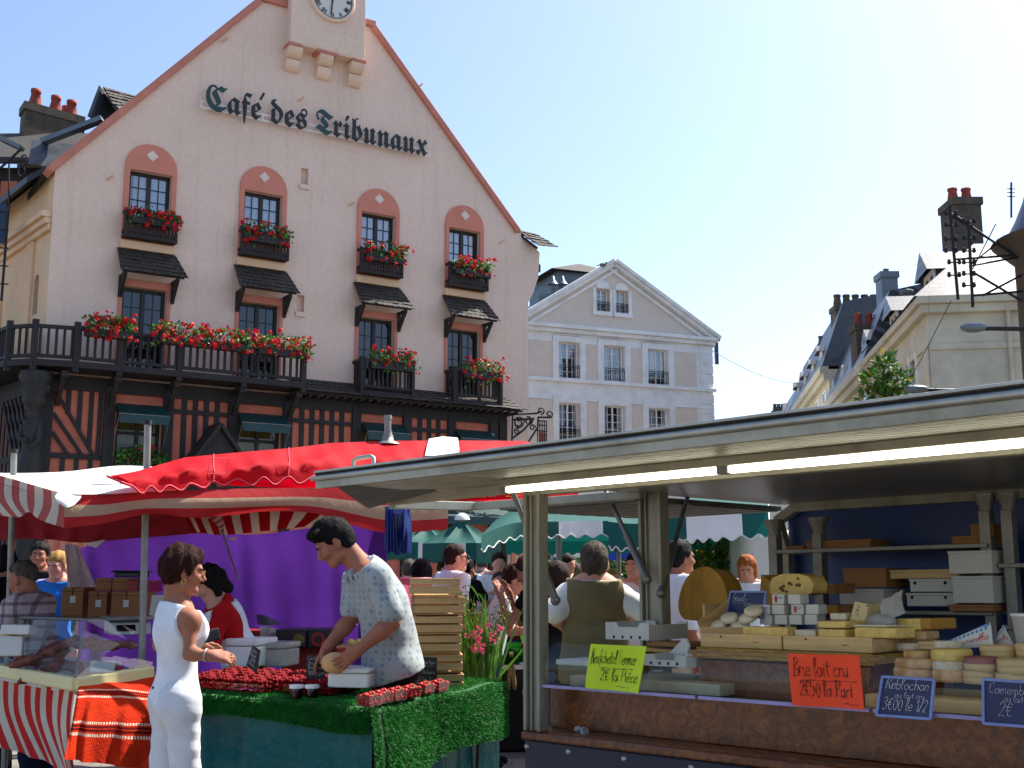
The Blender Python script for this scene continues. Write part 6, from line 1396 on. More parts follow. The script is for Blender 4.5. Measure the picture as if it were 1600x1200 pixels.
# cardboard boxes behind
def cbox(px0, py0, px1, py1, Y, dep, m, lab, label=True, name='cardboard_box'):
    a, c = at(px0, py1, Y), at(px1, py0, Y); r_ = root(name, V(((a.x + c.x) / 2, Y + dep / 2, a.z))); tag(r_, lab, 'box')
    b = MB(); b.box((a.x, Y, a.z), (c.x, Y + dep, c.z)); b.build('body', MT[m], r_, .006)
    b = MB(); b.box(((a.x + c.x) / 2 - .004, Y - .002, c.z - .1), ((a.x + c.x) / 2 + .004, Y - .0004, c.z)); b.box((a.x, Y - .0025, c.z - .03), (c.x, Y - .0005, c.z - .026)); b.build('flap_seam', MT['bark'], r_)
    if label: b = MB(); mx = a.x + (c.x - a.x) * .4; b.box((mx, Y - .003, c.z - .11), (mx + .04, Y - .001, c.z - .06)); b.build('paper_label', MT['wbox'], r_)
    return r_
cbox(94, 918, 131, 966, 8.5, .3, 'card', 'brown carton with a white label, leftmost behind the meat counter')
cbox(136, 924, 168, 968, 8.4, .3, 'card', 'brown carton with a white label, second from the left behind the meat counter')
cbox(172, 924, 222, 968, 8.3, .35, 'card', 'widest brown carton, beside the tent pole behind the meat counter')
cbox(149, 903, 200, 923, 8.5, .3, 'card', 'long brown carton laid across the labelled ones', False)
cbox(196, 907, 235, 925, 8.45, .3, 'redp', 'red printed carton beside the long brown one', False)
b = MB(); a, c = at(178, 902, 8.6), at(214, 894, 8.6); b.box((a.x, 8.6, a.z), (c.x, 8.9, c.z)); b.box((a.x - .02, 8.58, c.z), (c.x + .02, 8.92, c.z + .012)); tag(b.build('black_tray', MT['dkplastic'], None, .006), 'black plastic tray on top of the brown cartons', 'tray')
b = MB(); a, c = at(232, 968, 8.2), at(252, 930, 8.2); b.hexa([V((a.x, 8.2, a.z)), V((c.x, 8.2, a.z)), V((c.x, 8.22, a.z)), V((a.x, 8.22, a.z))], [V((a.x, 8.25, c.z)), V((c.x, 8.25, c.z)), V((c.x, 8.27, c.z)), V((a.x, 8.27, c.z))]); tag(b.build('white_board', MT['wbox']), 'white board leaning behind the woman in white', 'board')
# orange-red towel over the counter side
s = NT('orange_red_towel'); uv = s.co('UV'); x = s.n('SeparateXYZ'); s.l(uv, x.inputs[0]); col = s.ramp(s.noise(s.co(), 6, 4), [(.3, lin((176, 34, 14))), (.7, lin((214, 58, 22)))])
def band(y0, y1, cc, dash=0):
    global col
    m_ = s.math('MULTIPLY', s.math('GREATER_THAN', x.outputs[1], y0), s.math('LESS_THAN', x.outputs[1], y1))
    if dash: m_ = s.math('MULTIPLY', m_, s.math('LESS_THAN', s.math('FRACT', s.math('MULTIPLY', x.outputs[0], dash)), .62))
    col = s.mix(m_, col, lin(cc))
for y in (.30, .40, .66, .76): band(y, y + .022, (226, 206, 180), 46)
for y in (.335, .365, .695, .725): band(y, y + .02, (96, 18, 14))
s.base(col); s.set(.9, 0, .1); s.bump(s.math('ADD', s.noise(s.co(), 90, 2), s.math('MULTIPLY', s.noise(s.co(), 9, 3), 2)), .4, .01)
b = MB(); g_ = loft([[(122, 1066, 6.72), (150, 1062, 6.82), (200, 1063, 6.98), (242, 1068, 7.1)], [(119, 1085, 6.66), (150, 1084, 6.74), (200, 1085, 6.9), (243, 1090, 7.05)], [(112, 1130, 6.6), (136, 1132, 6.64), (190, 1134, 6.8), (246, 1136, 6.98)], [(102, 1186, 6.5), (130, 1190, 6.6), (180, 1196, 6.76), (246, 1206, 6.9)]], 60, 30, .018, 2, 3)
top_r = [p_ + V((.05, .12, .03)) for p_ in g_[0]]; g_ = [top_r, [p_ + V((.01, .03, .012)) for p_ in g_[0]]] + g_
b.grid(g_); tag(b.build('orange_towel', s.m), 'orange-red towel with white dotted bands hung over the counter side', 'towel')

# ------------------------------------------------------------------ fruit table with artificial turf
FR = atz(586, 1106, .83); FL = atz(290, 1082, .83); FL = FR + (FL - FR) * 1.12; SD = atz(786, 1066, .83) - FR; BR = FR + SD; BL = FL + SD
ft = root('fruit_table', (FR + BL) / 2 * 1 - V((0, 0, .83))); tag(ft, 'trestle table with teal plastic skirt under the green turf', 'table')
ins = lambda p, k=.02: p + ((FR + BL) / 2 - p).normalized() * k
b = MB(); Q = [ins(q) for q in (FL, FR, BR, BL)]; b.hexa([q + V((0, 0, -.05)) for q in Q], [q + V((0, 0, -.012)) for q in Q]); b.build('table_top', MT['crate'], ft)
for q in Q: b = MB(); w = ins(q, .09); b.cyl(V((w.x, w.y, .0)), V((w.x, w.y, .78)), .022, None, 8); b.build('leg', MT['galv'], ft)
b = MB()
def skirt(p0, p1, seed, z0=.80, z1=.05, n=70):
    d = (p1 - p0); nr = V((d.y, -d.x, 0)).normalized(); rows = []
    for j in range(16):
        t = j / 15; r_ = []
        for i in range(n + 1):
            s_ = i / n; a = .5 + .5 * math.sin(s_ * 9 + seed); off = .006 + .05 * t * abs(math.sin(s_ * 7.5 * math.pi + seed + .8 * math.sin(4 * s_))) ** 3 * (1 if int(s_ * 8 + seed) % 2 else .35)
            q = p0 + d * s_ + nr * off; r_.append(V((q.x, q.y, z0 + (z1 - z0) * t)))
        rows.append(r_)
    b.grid(rows)
skirt(ins(FL, .03), ins(FR, .03), .4); skirt(ins(FR, .03), ins(BR, .03), 2.0); b.build('plastic_skirt', MT['tealp'], ft)
# turf: a draped sheet with blades
tf = root('artificial_turf_mat', FR.copy()); tag(tf, 'bright green artificial turf draped over the fruit table', 'turf')
rt_ = np.random.RandomState(4)
nf = (lambda d: V((d.y, -d.x, 0)).normalized())
def surf(u, v):
    """u 0..1 from FL to FR, v<0 front overhang (metres), v 0..1 over the top; u>1 right overhang in metres"""
    vv = min(max(v, 0), 1); uu = min(u, 1); p_ = FL + (FR - FL) * uu + SD * vv
    bumpz = .008 * math.sin(u * 17) * math.sin(v * 13) ; p_ = p_ + V((0, 0, .008 + bumpz))
    if v < 0: p_ = p_ + nf(FR - FL) * (.03 + .03 * -v + .012 * math.sin(u * 22) * min(1, -v * 8)) + V((0, 0, v))
    if u > 1 and v < 0: p_ = p_ + SD * v + V((0, 0, -v))
    if u > 1: p_ = p_ + nf(SD) * (.035 + .05 * (u - 1) + .03 * math.sin(vv * 9 + 1) * min(1, (u - 1) * 5)) + V((0, 0, -(u - 1)))
    return p_
def fh(u): return .115 + .05 * max(0, (u - .75) / .25) + .015 * math.sin(u * 11)
def rh(v): return .40 - .10 * v + .03 * math.sin(v * 8)
b = MB(); rows = []
for j in range(31):
    v = j / 30 - (.04 if j == 0 else 0); rows.append([surf(i / 40, max(v, 0)) for i in range(41)] + [surf(1 + rh(v) * k / 10, v) for k in range(1, 11)])
b.grid(rows); b.grid([[surf(i / 40, -fh(i / 40) * k / 6) for i in range(41)] for k in range(7)])
b.grid([[surf(1 + rh(0) * k / 10, 0) + nf(FR - FL) * t for t in (0, .03)] for k in range(11)]); b.build('backing', MT['turfbase'], tf)
b = MB(); vs = []; fs = []
def blades(n, fn):
    for _ in range(n):
        p_, nr = fn(); l = rt_.uniform(.011, .024); d = (nr + V(rt_.normal(0, .45, 3).tolist())); d.normalize(); sd_ = d.cross(V(rt_.normal(0, 1, 3).tolist())).normalized() * .0026
        k = len(vs); vs.extend([p_ - sd_, p_ + sd_, p_ + d * l]); fs.append((k, k + 1, k + 2))
def f_top(): u, v = rt_.rand(), rt_.rand() ** 1.3; return surf(u, v), V((0, 0, 1))
def f_front(): u = rt_.rand(); return surf(u, -fh(u) * rt_.rand()), nf(FR - FL) + V((0, 0, -.35))
def f_right(): v = rt_.rand() * 1.05 - .05; return surf(1 + rh(v) * rt_.rand(), v), nf(SD) + V((0, 0, -.35))
blades(38000, f_top); blades(12000, f_front); blades(30000, f_right)
b.add(vs, fs); b.build('grass_blades', MT['turf'], tf)
TOPZ = FR.z + .03
def ontop(px, py, z=None): return atz(px, py, TOPZ if z is None else z)
# punnets
def make_punnet(name, lab, cat, m, nx, ny, rb, seed, heap=.02):
    r_ = root(name, (0, 0, 0)); tag(r_, lab, cat); b = MB(); a, c, h = .065, .045, .05
    b.grid([[V((x * k, y * k, z)) for x, y in ((-a, -c), (a, -c), (a, c), (-a, c), (-a, -c))] for k, z in ((.85, 0), (1, h), (1.06, h), (1.06, h - .004))], sm=False); b.poly([(-a * .85, -c * .85, .001), (a * .85, -c * .85, .001), (a * .85, c * .85, .001), (-a * .85, c * .85, .001)]); b.build('tub', MT['clear'], r_)
    q = random.Random(seed); b = MB()
    for lay in range(3):
        for i in range(nx):
            for j in range(ny):
                x = (-a + 2 * a * (i + .5) / nx) * .92 + q.uniform(-.004, .004); y = (-c + 2 * c * (j + .5) / ny) * .92 + q.uniform(-.004, .004); z = .012 + lay * (.02 if ny > 3 else .015) + (heap * (1 - (x / a) ** 2) * (1 - (y / c) ** 2) if lay == 2 else 0) + q.uniform(0, .006)
                rot = Matrix.Rotation(q.uniform(0, 6), 3, 'Z') @ Matrix.Rotation(q.uniform(.3, 2.4), 3, 'X')
                if cat == 'punnet' and ny == 3:
                    g_ = rb * q.uniform(.8, 1.2); ax_ = rot @ V((0, 0, 1)); b.lathe([(0, -1.25 * g_), (.45 * g_, -1.0 * g_), (.85 * g_, -.3 * g_), (.95 * g_, .25 * g_), (.6 * g_, .62 * g_), (0, .68 * g_)], (x, y, z), 8, 0, ax_)
                    if lay == 2 and q.random() < .6:
                        for a_ in range(5): d_ = rot @ V((math.cos(a_ * 1.26), math.sin(a_ * 1.26), 0)); o_ = V((x, y, z)) + ax_ * g_ * .68; b.add([o_, o_ + d_ * g_ * .8 + ax_ * g_ * .12, o_ + d_ * g_ * .35 + d_.cross(ax_) * g_ * .3], [(0, 1, 2)], 1)
                else: b.ball((x, y, z), (rb * .9, rb * .9, rb * 1.15), 7, 5, 0, rot, .12, q)
    b.build('berries', [m, MT['leaf']], r_); return r_
pr_ = make_punnet('raspberry_punnet', 'clear punnet heaped with raspberries', 'punnet', MT['berryd'], 5, 4, .013, 3)
ang = math.atan2((FR - FL).y, (FR - FL).x)
e1 = (FR - FL).normalized(); e2 = SD.normalized()
base = ontop(300, 1072); first = True
wordr = ('front', 'second', 'third', 'fourth', 'back')
ordn = ('first', 'second', 'third', 'fourth', 'fifth', 'sixth', 'seventh', 'eighth')
for row in range(5):
    for k in range(8):
        q = base + e1 * (.137 * k + .03 * (row % 2)) + e2 * (.105 * row); q.z = TOPZ - .01 + .003 * row
        if row == 0 and k in (5, 6, 7): continue
        o = pr_ if first else dup(pr_); first = False
        o.location = q; o.rotation_euler = (0, 0, ang + R.uniform(-.06, .06)); o['group'] = 'raspberry punnets on the turf'
        o['label'] = f'raspberry punnet, {ordn[k]} from the left in the {wordr[row]} row on the turf'
sp = make_punnet('strawberry_punnet', 'strawberry punnet', 'punnet', MT['berry'], 5, 3, .0145, 9, .012)
for k, (px, py) in enumerate(((577, 1102), (596, 1097), (618, 1093), (640, 1089), (662, 1084), (684, 1080))):
    o = sp if k == 0 else dup(sp); o.location = ontop(px, py - 3); o.location.z = TOPZ - .012; o.rotation_euler = (0, 0, math.atan2(SD.y, SD.x) + R.uniform(-.1, .1)); o['group'] = 'strawberry punnets at the table corner'
    o['label'] = f'strawberry punnet at the table end, {ordn[k]} from the near corner'
# jars
def make_jar():
    r_ = root('jam_jar', (0, 0, 0)); b = MB(); b.lathe([(0, 0), (.028, 0), (.034, .006), (.036, .05), (.034, .056), (0, .056)], (0, 0, 0), 18); b.build('glass', MT['jam'], r_)
    b = MB(); b.lathe([(.039, .052), (.04, .056), (.04, .066), (.036, .07), (0, .07)], (0, 0, 0), 18); b.build('lid', MT['poly'], r_); return r_
jr = make_jar(); tag(jr, cat='jar')
for k, (px, py, lab) in enumerate(((463, 1089, 'dark jam jar with white lid, front left of the group'), (487, 1089, 'dark jam jar with white lid, front middle of the group'), (505, 1084, 'dark jam jar with white lid, at the right of the group'), (475, 1082, 'dark jam jar with white lid, behind on the left'), (495, 1080, 'dark jam jar with white lid, rearmost below the chalkboard'))):
    o = jr if k == 0 else dup(jr); o.location = ontop(px, py - 2); o.location.z = TOPZ - .012; o['label'] = lab; o['category'] = 'jar'; o['group'] = 'jam jars on the turf'
def onY(px, py, Y): return at(px, py, Y)
# chalkboards
card('chalkboard_sign', 'small black chalkboard stuck on a skewer among the raspberries', [onY(395, 1007, 6.95), onY(406, 1016, 6.85), onY(401, 1052, 6.85), onY(385, 1040, 6.95)], MT['board'], MT['chalk'], [('fraise', .15, .25, .012, .07, .0010), ('des bois', .12, .45, .012, .07, .001), ('3€00', .2, .68, .014, .06, .001), ('la barq', .15, .85, .01, .06, .001)], curl=.001, cat='sign')
card('chalkboard_sign', 'black chalkboard standing behind the jam jars', [onY(479, 1024, 6.6), onY(509, 1024, 6.6), onY(508, 1062, 6.6), onY(478, 1062, 6.6)], MT['board'], MT['chalk'], [('Confitures', .06, .18, .010, .095, .0010), ('fraise', .1, .38, .010, .05, .001), ('framboise', .1, .56, .010, .08, .001), ('3€50 le pot', .1, .80, .011, .09, .001)], curl=.001, cat='sign')
card('chalkboard_sign', 'wide black chalkboard reading Mara des bois beside the crates', [onY(643, 1026, 6.95), onY(683, 1027, 7.0), onY(682, 1070, 7.0), onY(641, 1070, 6.95)], MT['board'], MT['chalk'], [('Mara des bois', .08, .25, .012, .135, .0011), ('_', .08, .32, .008, .12, .0008), ('2.50€ la barq', .08, .60, .011, .13, .001), ('4€ les 2', .2, .85, .011, .09, .001)], curl=.001, cat='sign')
# polystyrene boxes
def pbox(px0, py0, px1, py1, Y, dep, lab, m='poly', lid=True, cat='box'):
    a, c = at(px0, py1, Y), at(px1, py0, Y); w = c.x - a.x; h = c.z - a.z; r_ = root('polystyrene_box', V((a.x + w / 2, Y, a.z)), ang * .4); tag(r_, lab, cat)
    b = MB(WM[r_.name]); b.box((-w / 2, 0, 0), (w / 2, dep, h * .72)); b.build('body', MT[m], r_, .01)
    if lid: b = MB(WM[r_.name]); b.box((-w / 2 - .006, -.006, h * .74), (w / 2 + .006, dep + .006, h)); b.build('lid', MT[m], r_, .012)
    return r_
pbox(509, 1044, 577, 1075, 6.45, .22, 'white polystyrene box under the seller\'s hands')
pbox(348, 998, 404, 1042, 7.6, .3, 'white polystyrene box with a lid behind the raspberries')
pbox(404, 1004, 446, 1042, 7.7, .25, 'clear-lidded white box beside the polystyrene one', 'film')
b = MB(); q = ontop(372, 1078); b.grid([[q + e1 * (.2 * i / 6 - .02) + e2 * (.1 * j / 4 - .05) + V((0, 0, .012 + .003 * math.sin(i * 2 + j))) for i in range(7)] for j in range(5)]); tag(b.build('pink_paper', MT['pinkp']), 'flat pinkish paper lying in front of the raspberries', 'paper')
b = MB(); q = ontop(570, 1070); b.box((q.x - .02, q.y, TOPZ - .005), (q.x + .22, q.y + .12, TOPZ + .014)); tag(b.build('wooden_board', MT['crate'], None, .004), 'thin wooden lid lying behind the strawberries', 'lid')
# crates and boxes behind
cbox(430, 984, 478, 1012, 8.4, .4, 'dkplastic', 'dark blue printed fruit carton in front of the purple cloth', False, 'fruit_carton')
b = MB(); a = at(441, 999, 8.38); b.ball(at(466, 1000, 8.39), (.045, .004, .045), 10, 6); tag(b.build('fruit_sticker', MT['leafy']), 'yellow fruit picture on the dark blue carton', 'sticker')
cbox(480, 984, 525, 1012, 8.45, .4, 'dkplastic', 'dark fruit carton with a red mark behind the seller\'s arms', False, 'fruit_carton')
b = MB(); b.lathe([(.03, 0), (.05, 0)], at(497, 999, 8.44), 14, 0, V((0, -1, 0)), False); tag(b.build('carton_mark', MT['labelred']), 'red ring mark on the right dark fruit carton', 'mark')
cbox(372, 985, 412, 1030, 9.0, .4, 'redp', 'red plastic crate behind the polystyrene box', False, 'plastic_crate')
cbox(440, 1012, 530, 1060, 8.6, .4, 'redp', 'long red plastic crate below the dark cartons', False, 'plastic_crate')
b = MB(); b.grid(loft([[(400, 960, 9.0), (415, 962, 8.9), (436, 972, 8.9)], [(403, 976, 8.8), (420, 977, 8.75), (440, 976, 8.8)]], 8, 5)); tag(b.build('black_cover', MT['dkplastic']), 'black lid leaning against the purple cloth', 'lid')
b = MB(); b.grid(loft([[(404, 980, 8.6), (418, 978, 8.5), (432, 983, 8.6)], [(408, 996, 8.55), (420, 998, 8.45), (430, 997, 8.55)]], 8, 6, .03, 2, 2)); tag(b.build('clear_bag', MT['film']), 'crumpled clear bag beside the dark blue fruit carton', 'bag')
b = MB(); [b.ball(at(548 + k * 6, 1004 + 3 * (k % 2), 8.3), (.03, .03, .028), 8, 6) for k in range(4)]; tag(b.build('yellow_plums', MT['cheesey']), 'heap of yellow fruit just behind the seller\'s forearm', 'fruit', kind=None)
# stack of slatted crates beside the seller
cr_n = 13; Yc = 7.4
for k in range(cr_n):
    z = .115 * k; xo = .012 * math.sin(k * 1.9); yo = .015 * math.cos(k * 2.3)
    if k == 0:
        c0 = at(681, 900, Yc); cr = root('fruit_crate', (c0.x, Yc, 0)); tag(cr, cat='crate'); MM = MB(WM[cr.name])
        for zz, hh in ((.012, .045), (.066, .04)):
            for s_ in (-1, 1): b = MB(WM[cr.name]); b.box((-.155, s_ * .22 - .004, zz), (.155, s_ * .22 + .004, zz + hh)); b.build('slat', MT['crate'], cr, .002)
            b = MB(WM[cr.name]); b.box((-.155, -.215, zz), (-.147, .215, zz + hh)); b.build('slat', MT['crate'], cr)
            b = MB(WM[cr.name]); b.box((.147, -.215, zz), (.155, .215, zz + hh)); b.build('slat', MT['crate'], cr)
        b = MB(WM[cr.name]); b.box((-.15, -.21, 0), (.15, .21, .008)); b.build('floor_board', MT['crate'], cr)
        for sx in (-1, 1):
            for sy in (-1, 1): b = MB(WM[cr.name]); b.box((sx * .137 - .008, sy * .205 - .008, .008), (sx * .137 + .008, sy * .205 + .008, .113)); b.build('corner_block', MT['crate'], cr)
        o = cr
    else: o = dup(cr)
    o.location = (c0.x + xo, Yc + yo, z); o.rotation_euler = (0, 0, .12 + .05 * math.sin(k * 3.1)); o['category'] = 'crate'; o['group'] = 'slatted crates stacked beside the seller'
    tn = ('bottom', 'second', 'third', 'fourth', 'fifth', 'sixth', 'seventh', 'eighth', 'ninth', 'tenth', 'eleventh', 'twelfth')
    o['label'] = 'slatted wooden crate, topmost of the tall stack beside the seller' if k == cr_n - 1 else f'slatted wooden crate, {tn[k]} from the ground in the tall stack'
pk = MB(); a = at(647, 905, 7.9); pk.lathe([(.09, -.5), (.11, 0), (.118, 0), (.118, .012), (.1, .012), (.09, -.01)], a, 20); tag(pk.build('pink_bucket', MT['pinkp']), 'pink plastic bucket between the seller and the crates', 'bucket')
# gladioli
def plantgroup():
    r_ = root('gladiolus_bunch', at(742, 900, 7.9).to_2d().to_3d()); tag(r_, 'tall bunch of gladioli with pink blooms standing by the crates', 'flowers'); q = random.Random(8); Y = 7.9
    b = MB(); ba = at(745, 1075, Y)
    def blade(p0, p1, w, bend):
        p0 = V(p0); p1 = V(p1); m_ = (p0 + p1) / 2 + V(bend); pts = [p0 * (1 - t) ** 2 + m_ * 2 * t * (1 - t) + p1 * t * t for t in [i / 8 for i in range(9)]]
        sd_ = (p1 - p0).cross(V((q.uniform(-.4, .4), -1, 0))).normalized()
        b.grid([[p_ - sd_ * w * (math.sin(math.pi * (.12 + .86 * i / 8)) + .05), p_ + sd_ * w * (math.sin(math.pi * (.12 + .86 * i / 8)) + .05)] for i, p_ in enumerate(pts)])
    for k in range(62):
        x = q.gauss(0, .05); hgt = q.uniform(.3, .62); lean = q.gauss(0, .13) + .02; blade(ba + V((x, q.uniform(-.08, .08), -.05)), ba + V((x + lean, q.uniform(-.12, .12), hgt)), q.uniform(.006, .012), (q.uniform(-.04, .04), 0, 0))
    for tx, ty in ((722, 925), (728, 915), (735, 930), (716, 940), (742, 928), (712, 960)):  # arched stems at the left
        top = at(tx, ty, Y + q.uniform(-.1, .1)); blade(ba + V((q.uniform(-.05, .0), 0, .1)), top, .005, (-.04, 0, .1)); blade(top, top + V((q.uniform(-.1, .1), 0, -.12)), .006, (0, 0, .08))
    b.build('leaves', MT['leaf'], r_)
    st_ = [(717, 925), (727, 912), (736, 935), (765, 958), (778, 945), (790, 925), (798, 930), (786, 955), (772, 975), (756, 945), (745, 950), (800, 952)]
    b = MB(); f = MB(); bud = MB()
    for k, (tx, ty) in enumerate(st_):
        top = at(tx, ty, Y + q.uniform(-.15, .15)); p0 = ba + V((q.uniform(-.06, .06), q.uniform(-.05, .05), 0)); m_ = (p0 + top) / 2 + V((q.uniform(-.03, .03), 0, .03)); pts = [p0 * (1 - t) ** 2 + m_ * 2 * t * (1 - t) + top * t * t for t in [i / 10 for i in range(11)]]
        b.tube(pts, [.005 - .0003 * i for i in range(11)], 5)
        for j in range(9):
            t = .55 + .05 * j; p_ = pts[min(10, int(t * 10))] + (pts[min(10, int(t * 10) + 1)] - pts[min(10, int(t * 10))]) * (t * 10 % 1); s_ = 1 if j % 2 else -1
            bud.ball(p_ + V((s_ * .012, -.005, .01)), (.006, .006, .02 - .0012 * j), 6, 4, 0, Matrix.Rotation(-s_ * .6, 3, 'Y'))
    for (px, py, n_) in ((747, 1000, 4), (742, 990, 2), (737, 1012, 2), (752, 1012, 3), (780, 981, 2), (768, 995, 2), (765, 980, 1), (775, 1003, 1), (728, 995, 1), (750, 985, 2)):
        for j in range(n_ * 5):
            c = at(px + q.uniform(-4, 4), py + q.uniform(-6, 6), Y - .12); a = q.uniform(0, 6.28); rr_ = q.uniform(.012, .022); d = V((math.cos(a), -.5, math.sin(a))) * rr_; t2 = V((-math.sin(a), 0, math.cos(a))) * rr_ * .6
            f.add([c, c + d * .6 + t2, c + d * 1.2, c + d * .6 - t2], [(0, 1, 2, 3)])
    for q_ in range(len(f.f)): b.poly([f.v[i] for i in f.f[q_]], 1)
    b.build('flower_stems', [MT['leaf'], MT['geranp']], r_); bud.build('buds', MT['leafy'], r_)
    pt_ = MB(); pt_.lathe([(.08, .0), (.11, .6), (.12, .6), (.12, .62), (.1, .62), (.09, .5), (0, .5)], V((ba.x, ba.y, 0)), 18); pt_.build('bucket', MT['dkplastic'], r_)
plantgroup()
# second little stall beyond: green turf tray on crossed legs, lime sign
gt = root('small_turf_stall', at(800, 900, 10).to_2d().to_3d()); tag(gt, 'small stall draped in bright green turf on crossed wooden legs', 'stall'); Y = 9.8
b = MB(); ra = random.Random(2); a, c = at(768, 1018, Y), at(856, 1016, Y)
G = loft([[(765, 1012, Y + .3), (800, 1008, Y + .4), (860, 1010, Y + .4)], [(768, 1020, Y), (805, 1016, Y), (860, 1020, Y)], [(768, 1044, Y - .05), (782, 1040, Y - .05), (815, 1035, Y - .04), (860, 1034, Y - .04)]], 24, 10, .02, 1, 4); b.grid(G); b.build('backing', MT['turfbase'], gt)
b = MB(); vs = []; fs = []
for k in range(9000):
    i, j = ra.randrange(10), ra.randrange(24); u, w = ra.random(), ra.random(); p_ = (G[i][j] * (1 - u) + G[i][j + 1] * u) * (1 - w) + (G[i + 1][j] * (1 - u) + G[i + 1][j + 1] * u) * w
    d = V((ra.gauss(0, .5), -.6 + ra.gauss(0, .4), .5 + ra.gauss(0, .5))).normalized(); sd_ = d.cross(V((ra.gauss(0, 1), ra.gauss(0, 1), 1))).normalized() * .004; k_ = len(vs); vs += [p_ - sd_, p_ + sd_, p_ + d * ra.uniform(.025, .045)]; fs.append((k_, k_ + 1, k_ + 2))
b.add(vs, fs); b.build('grass_blades', MT['turf'], gt)
for x0, x1 in ((799, 788), (799, 812)): b = MB(); b.bar(at(x0, 1020, Y - .1), atz(x1, 1152, .0), .03, .02); b.build('easel_leg', MT['wood'], gt)
for x0, x1 in ((846, 852), (838, 832)): b = MB(); b.bar(at(x0, 1030, Y + .2), V((at(x1, 900, Y + .3).x, Y + .3, 0)), .03, .02); b.build('easel_leg', MT['wood'], gt)
card('price_card', 'fluorescent green price card on the small turf stall', [at(812, 990, Y + .1), at(836, 992, Y + .1), at(838, 1006, Y + .1), at(815, 1005, Y + .1)], mat('fluorescent_green_card', (90, 255, 40), .6, 0, .03), MT['ink'], [], curl=.003)
b = MB(); ra = random.Random(4)
for k in range(40): b.ball(at(ra.uniform(815, 850), ra.uniform(1006, 1013), Y + ra.uniform(-.02, .15)), .016, 6, 4)
o = b.build('red_berries_row', MT['berry']); tag(o, 'row of red fruit on the small turf stall', 'fruit', kind='stuff')
b = MB(); q0 = at(782, 1040, 10.3); b.box((q0.x - .15, 10.3, .02), (q0.x + .55, 10.8, .7)); tag(b.build('dark_crate', MT['room'], None, .01), 'dark box standing under the small turf stall', 'box')
for k, (px, Y, w) in enumerate(((756, 10.5, .16), (870, 10.8, .2))):
    b = MB(); q = at(px, 900, Y); b.lathe([(w * .8, .1), (w, .62), (w * 1.05, .62), (w * 1.05, .66), (w * .9, .66), (w * .85, .6), (0, .6)], (q.x, q.y, 0), 20); b.lathe([(w * .8, 0), (w * .8, .1)], (q.x, q.y, 0), 20)
    tag(b.build('basket', MT['crate']), ('round basket behind the gladioli', 'round basket hidden behind the trailer post')[k], 'basket')
# trestle legs of fruit table end: two dark rods
b = MB(); b.tube([at(873, 1090, 6.9) if 0 else at(747, 1163, 7.2), V((at(744, 900, 7.2).x, 7.2, 0))], .012, 6); tag(b.build('thin_rod', MT['iron']), 'thin dark rod standing by the turf table end', 'rod')

# ------------------------------------------------------------------ green canopies, shrub, white van behind
def parasol(px, pyt, Y, hw, pyb, lab, wpanel=True, grp='teal parasols of the terrace'):
    c = at(px, pyt, Y); zb = at(px, pyb, Y).z; r_ = root('teal_parasol', (c.x, c.y, 0)); tag(r_, lab, 'parasol', grp)
    rad = hw / 1825 * Y * 1.25; b = MB(); n = 8; ring = [V((c.x + rad * math.cos(a), c.y + rad * math.sin(a), zb)) for a in [2 * math.pi * (k + .5) / n for k in range(n)]]
    tp = V((c.x, c.y, c.z))
    for k in range(n):
        p0, p1 = ring[k], ring[(k + 1) % n]; b.grid([[tp * (1 - t) + (p0 * (1 - s_) + p1 * s_) * t + V((0, 0, -.06 * math.sin(math.pi * t) * math.sin(math.pi * s_))) for s_ in [i / 6 for i in range(7)]] for t in [j / 6 for j in range(7)]])
    b.build('canopy', MT['tealcan'], r_)
    b = MB(); w = MB()
    for k in range(n):
        p0, p1 = ring[k], ring[(k + 1) % n]
        for mb, s0, s1 in ((b, 0, .33), (w if (k in (4, 5, 6) and wpanel and k == 5) else b, .33, .67), (b, .67, 1)):
            mb.grid([[p0 * (1 - s_) + p1 * s_ + V((0, 0, -h_ - (.05 * (.5 + .5 * math.cos(s_ * 18 * math.pi)) if h_ else 0))) for s_ in [s0 + (s1 - s0) * i / 16 for i in range(17)]] for h_ in (0, .22)], sm=False)
    b.build('valance', MT['tealcan'], r_)
    if w.v: w.build('white_panel', MT['whitecan'], r_)
    b = MB(); b.tube([(c.x, c.y, 0), (c.x, c.y, c.z)], .03, 8); b.build('mast', MT['galv'], r_)
    b = MB(); b.lathe([(.11, 0), (.09, .05), (.03, .09), (0, .09)], (c.x, c.y, c.z), 10); b.build('cap', MT['whitecan'], r_)
parasol(668, 822, 18, 56, 849, 'teal parasol farthest left, behind the blue bags')
parasol(722, 812, 16, 52, 850, 'teal parasol with a white panel over the man in sunglasses')
parasol(1180, 838, 19, 50, 862, 'teal parasol partly hidden behind the shrub') if 0 else None
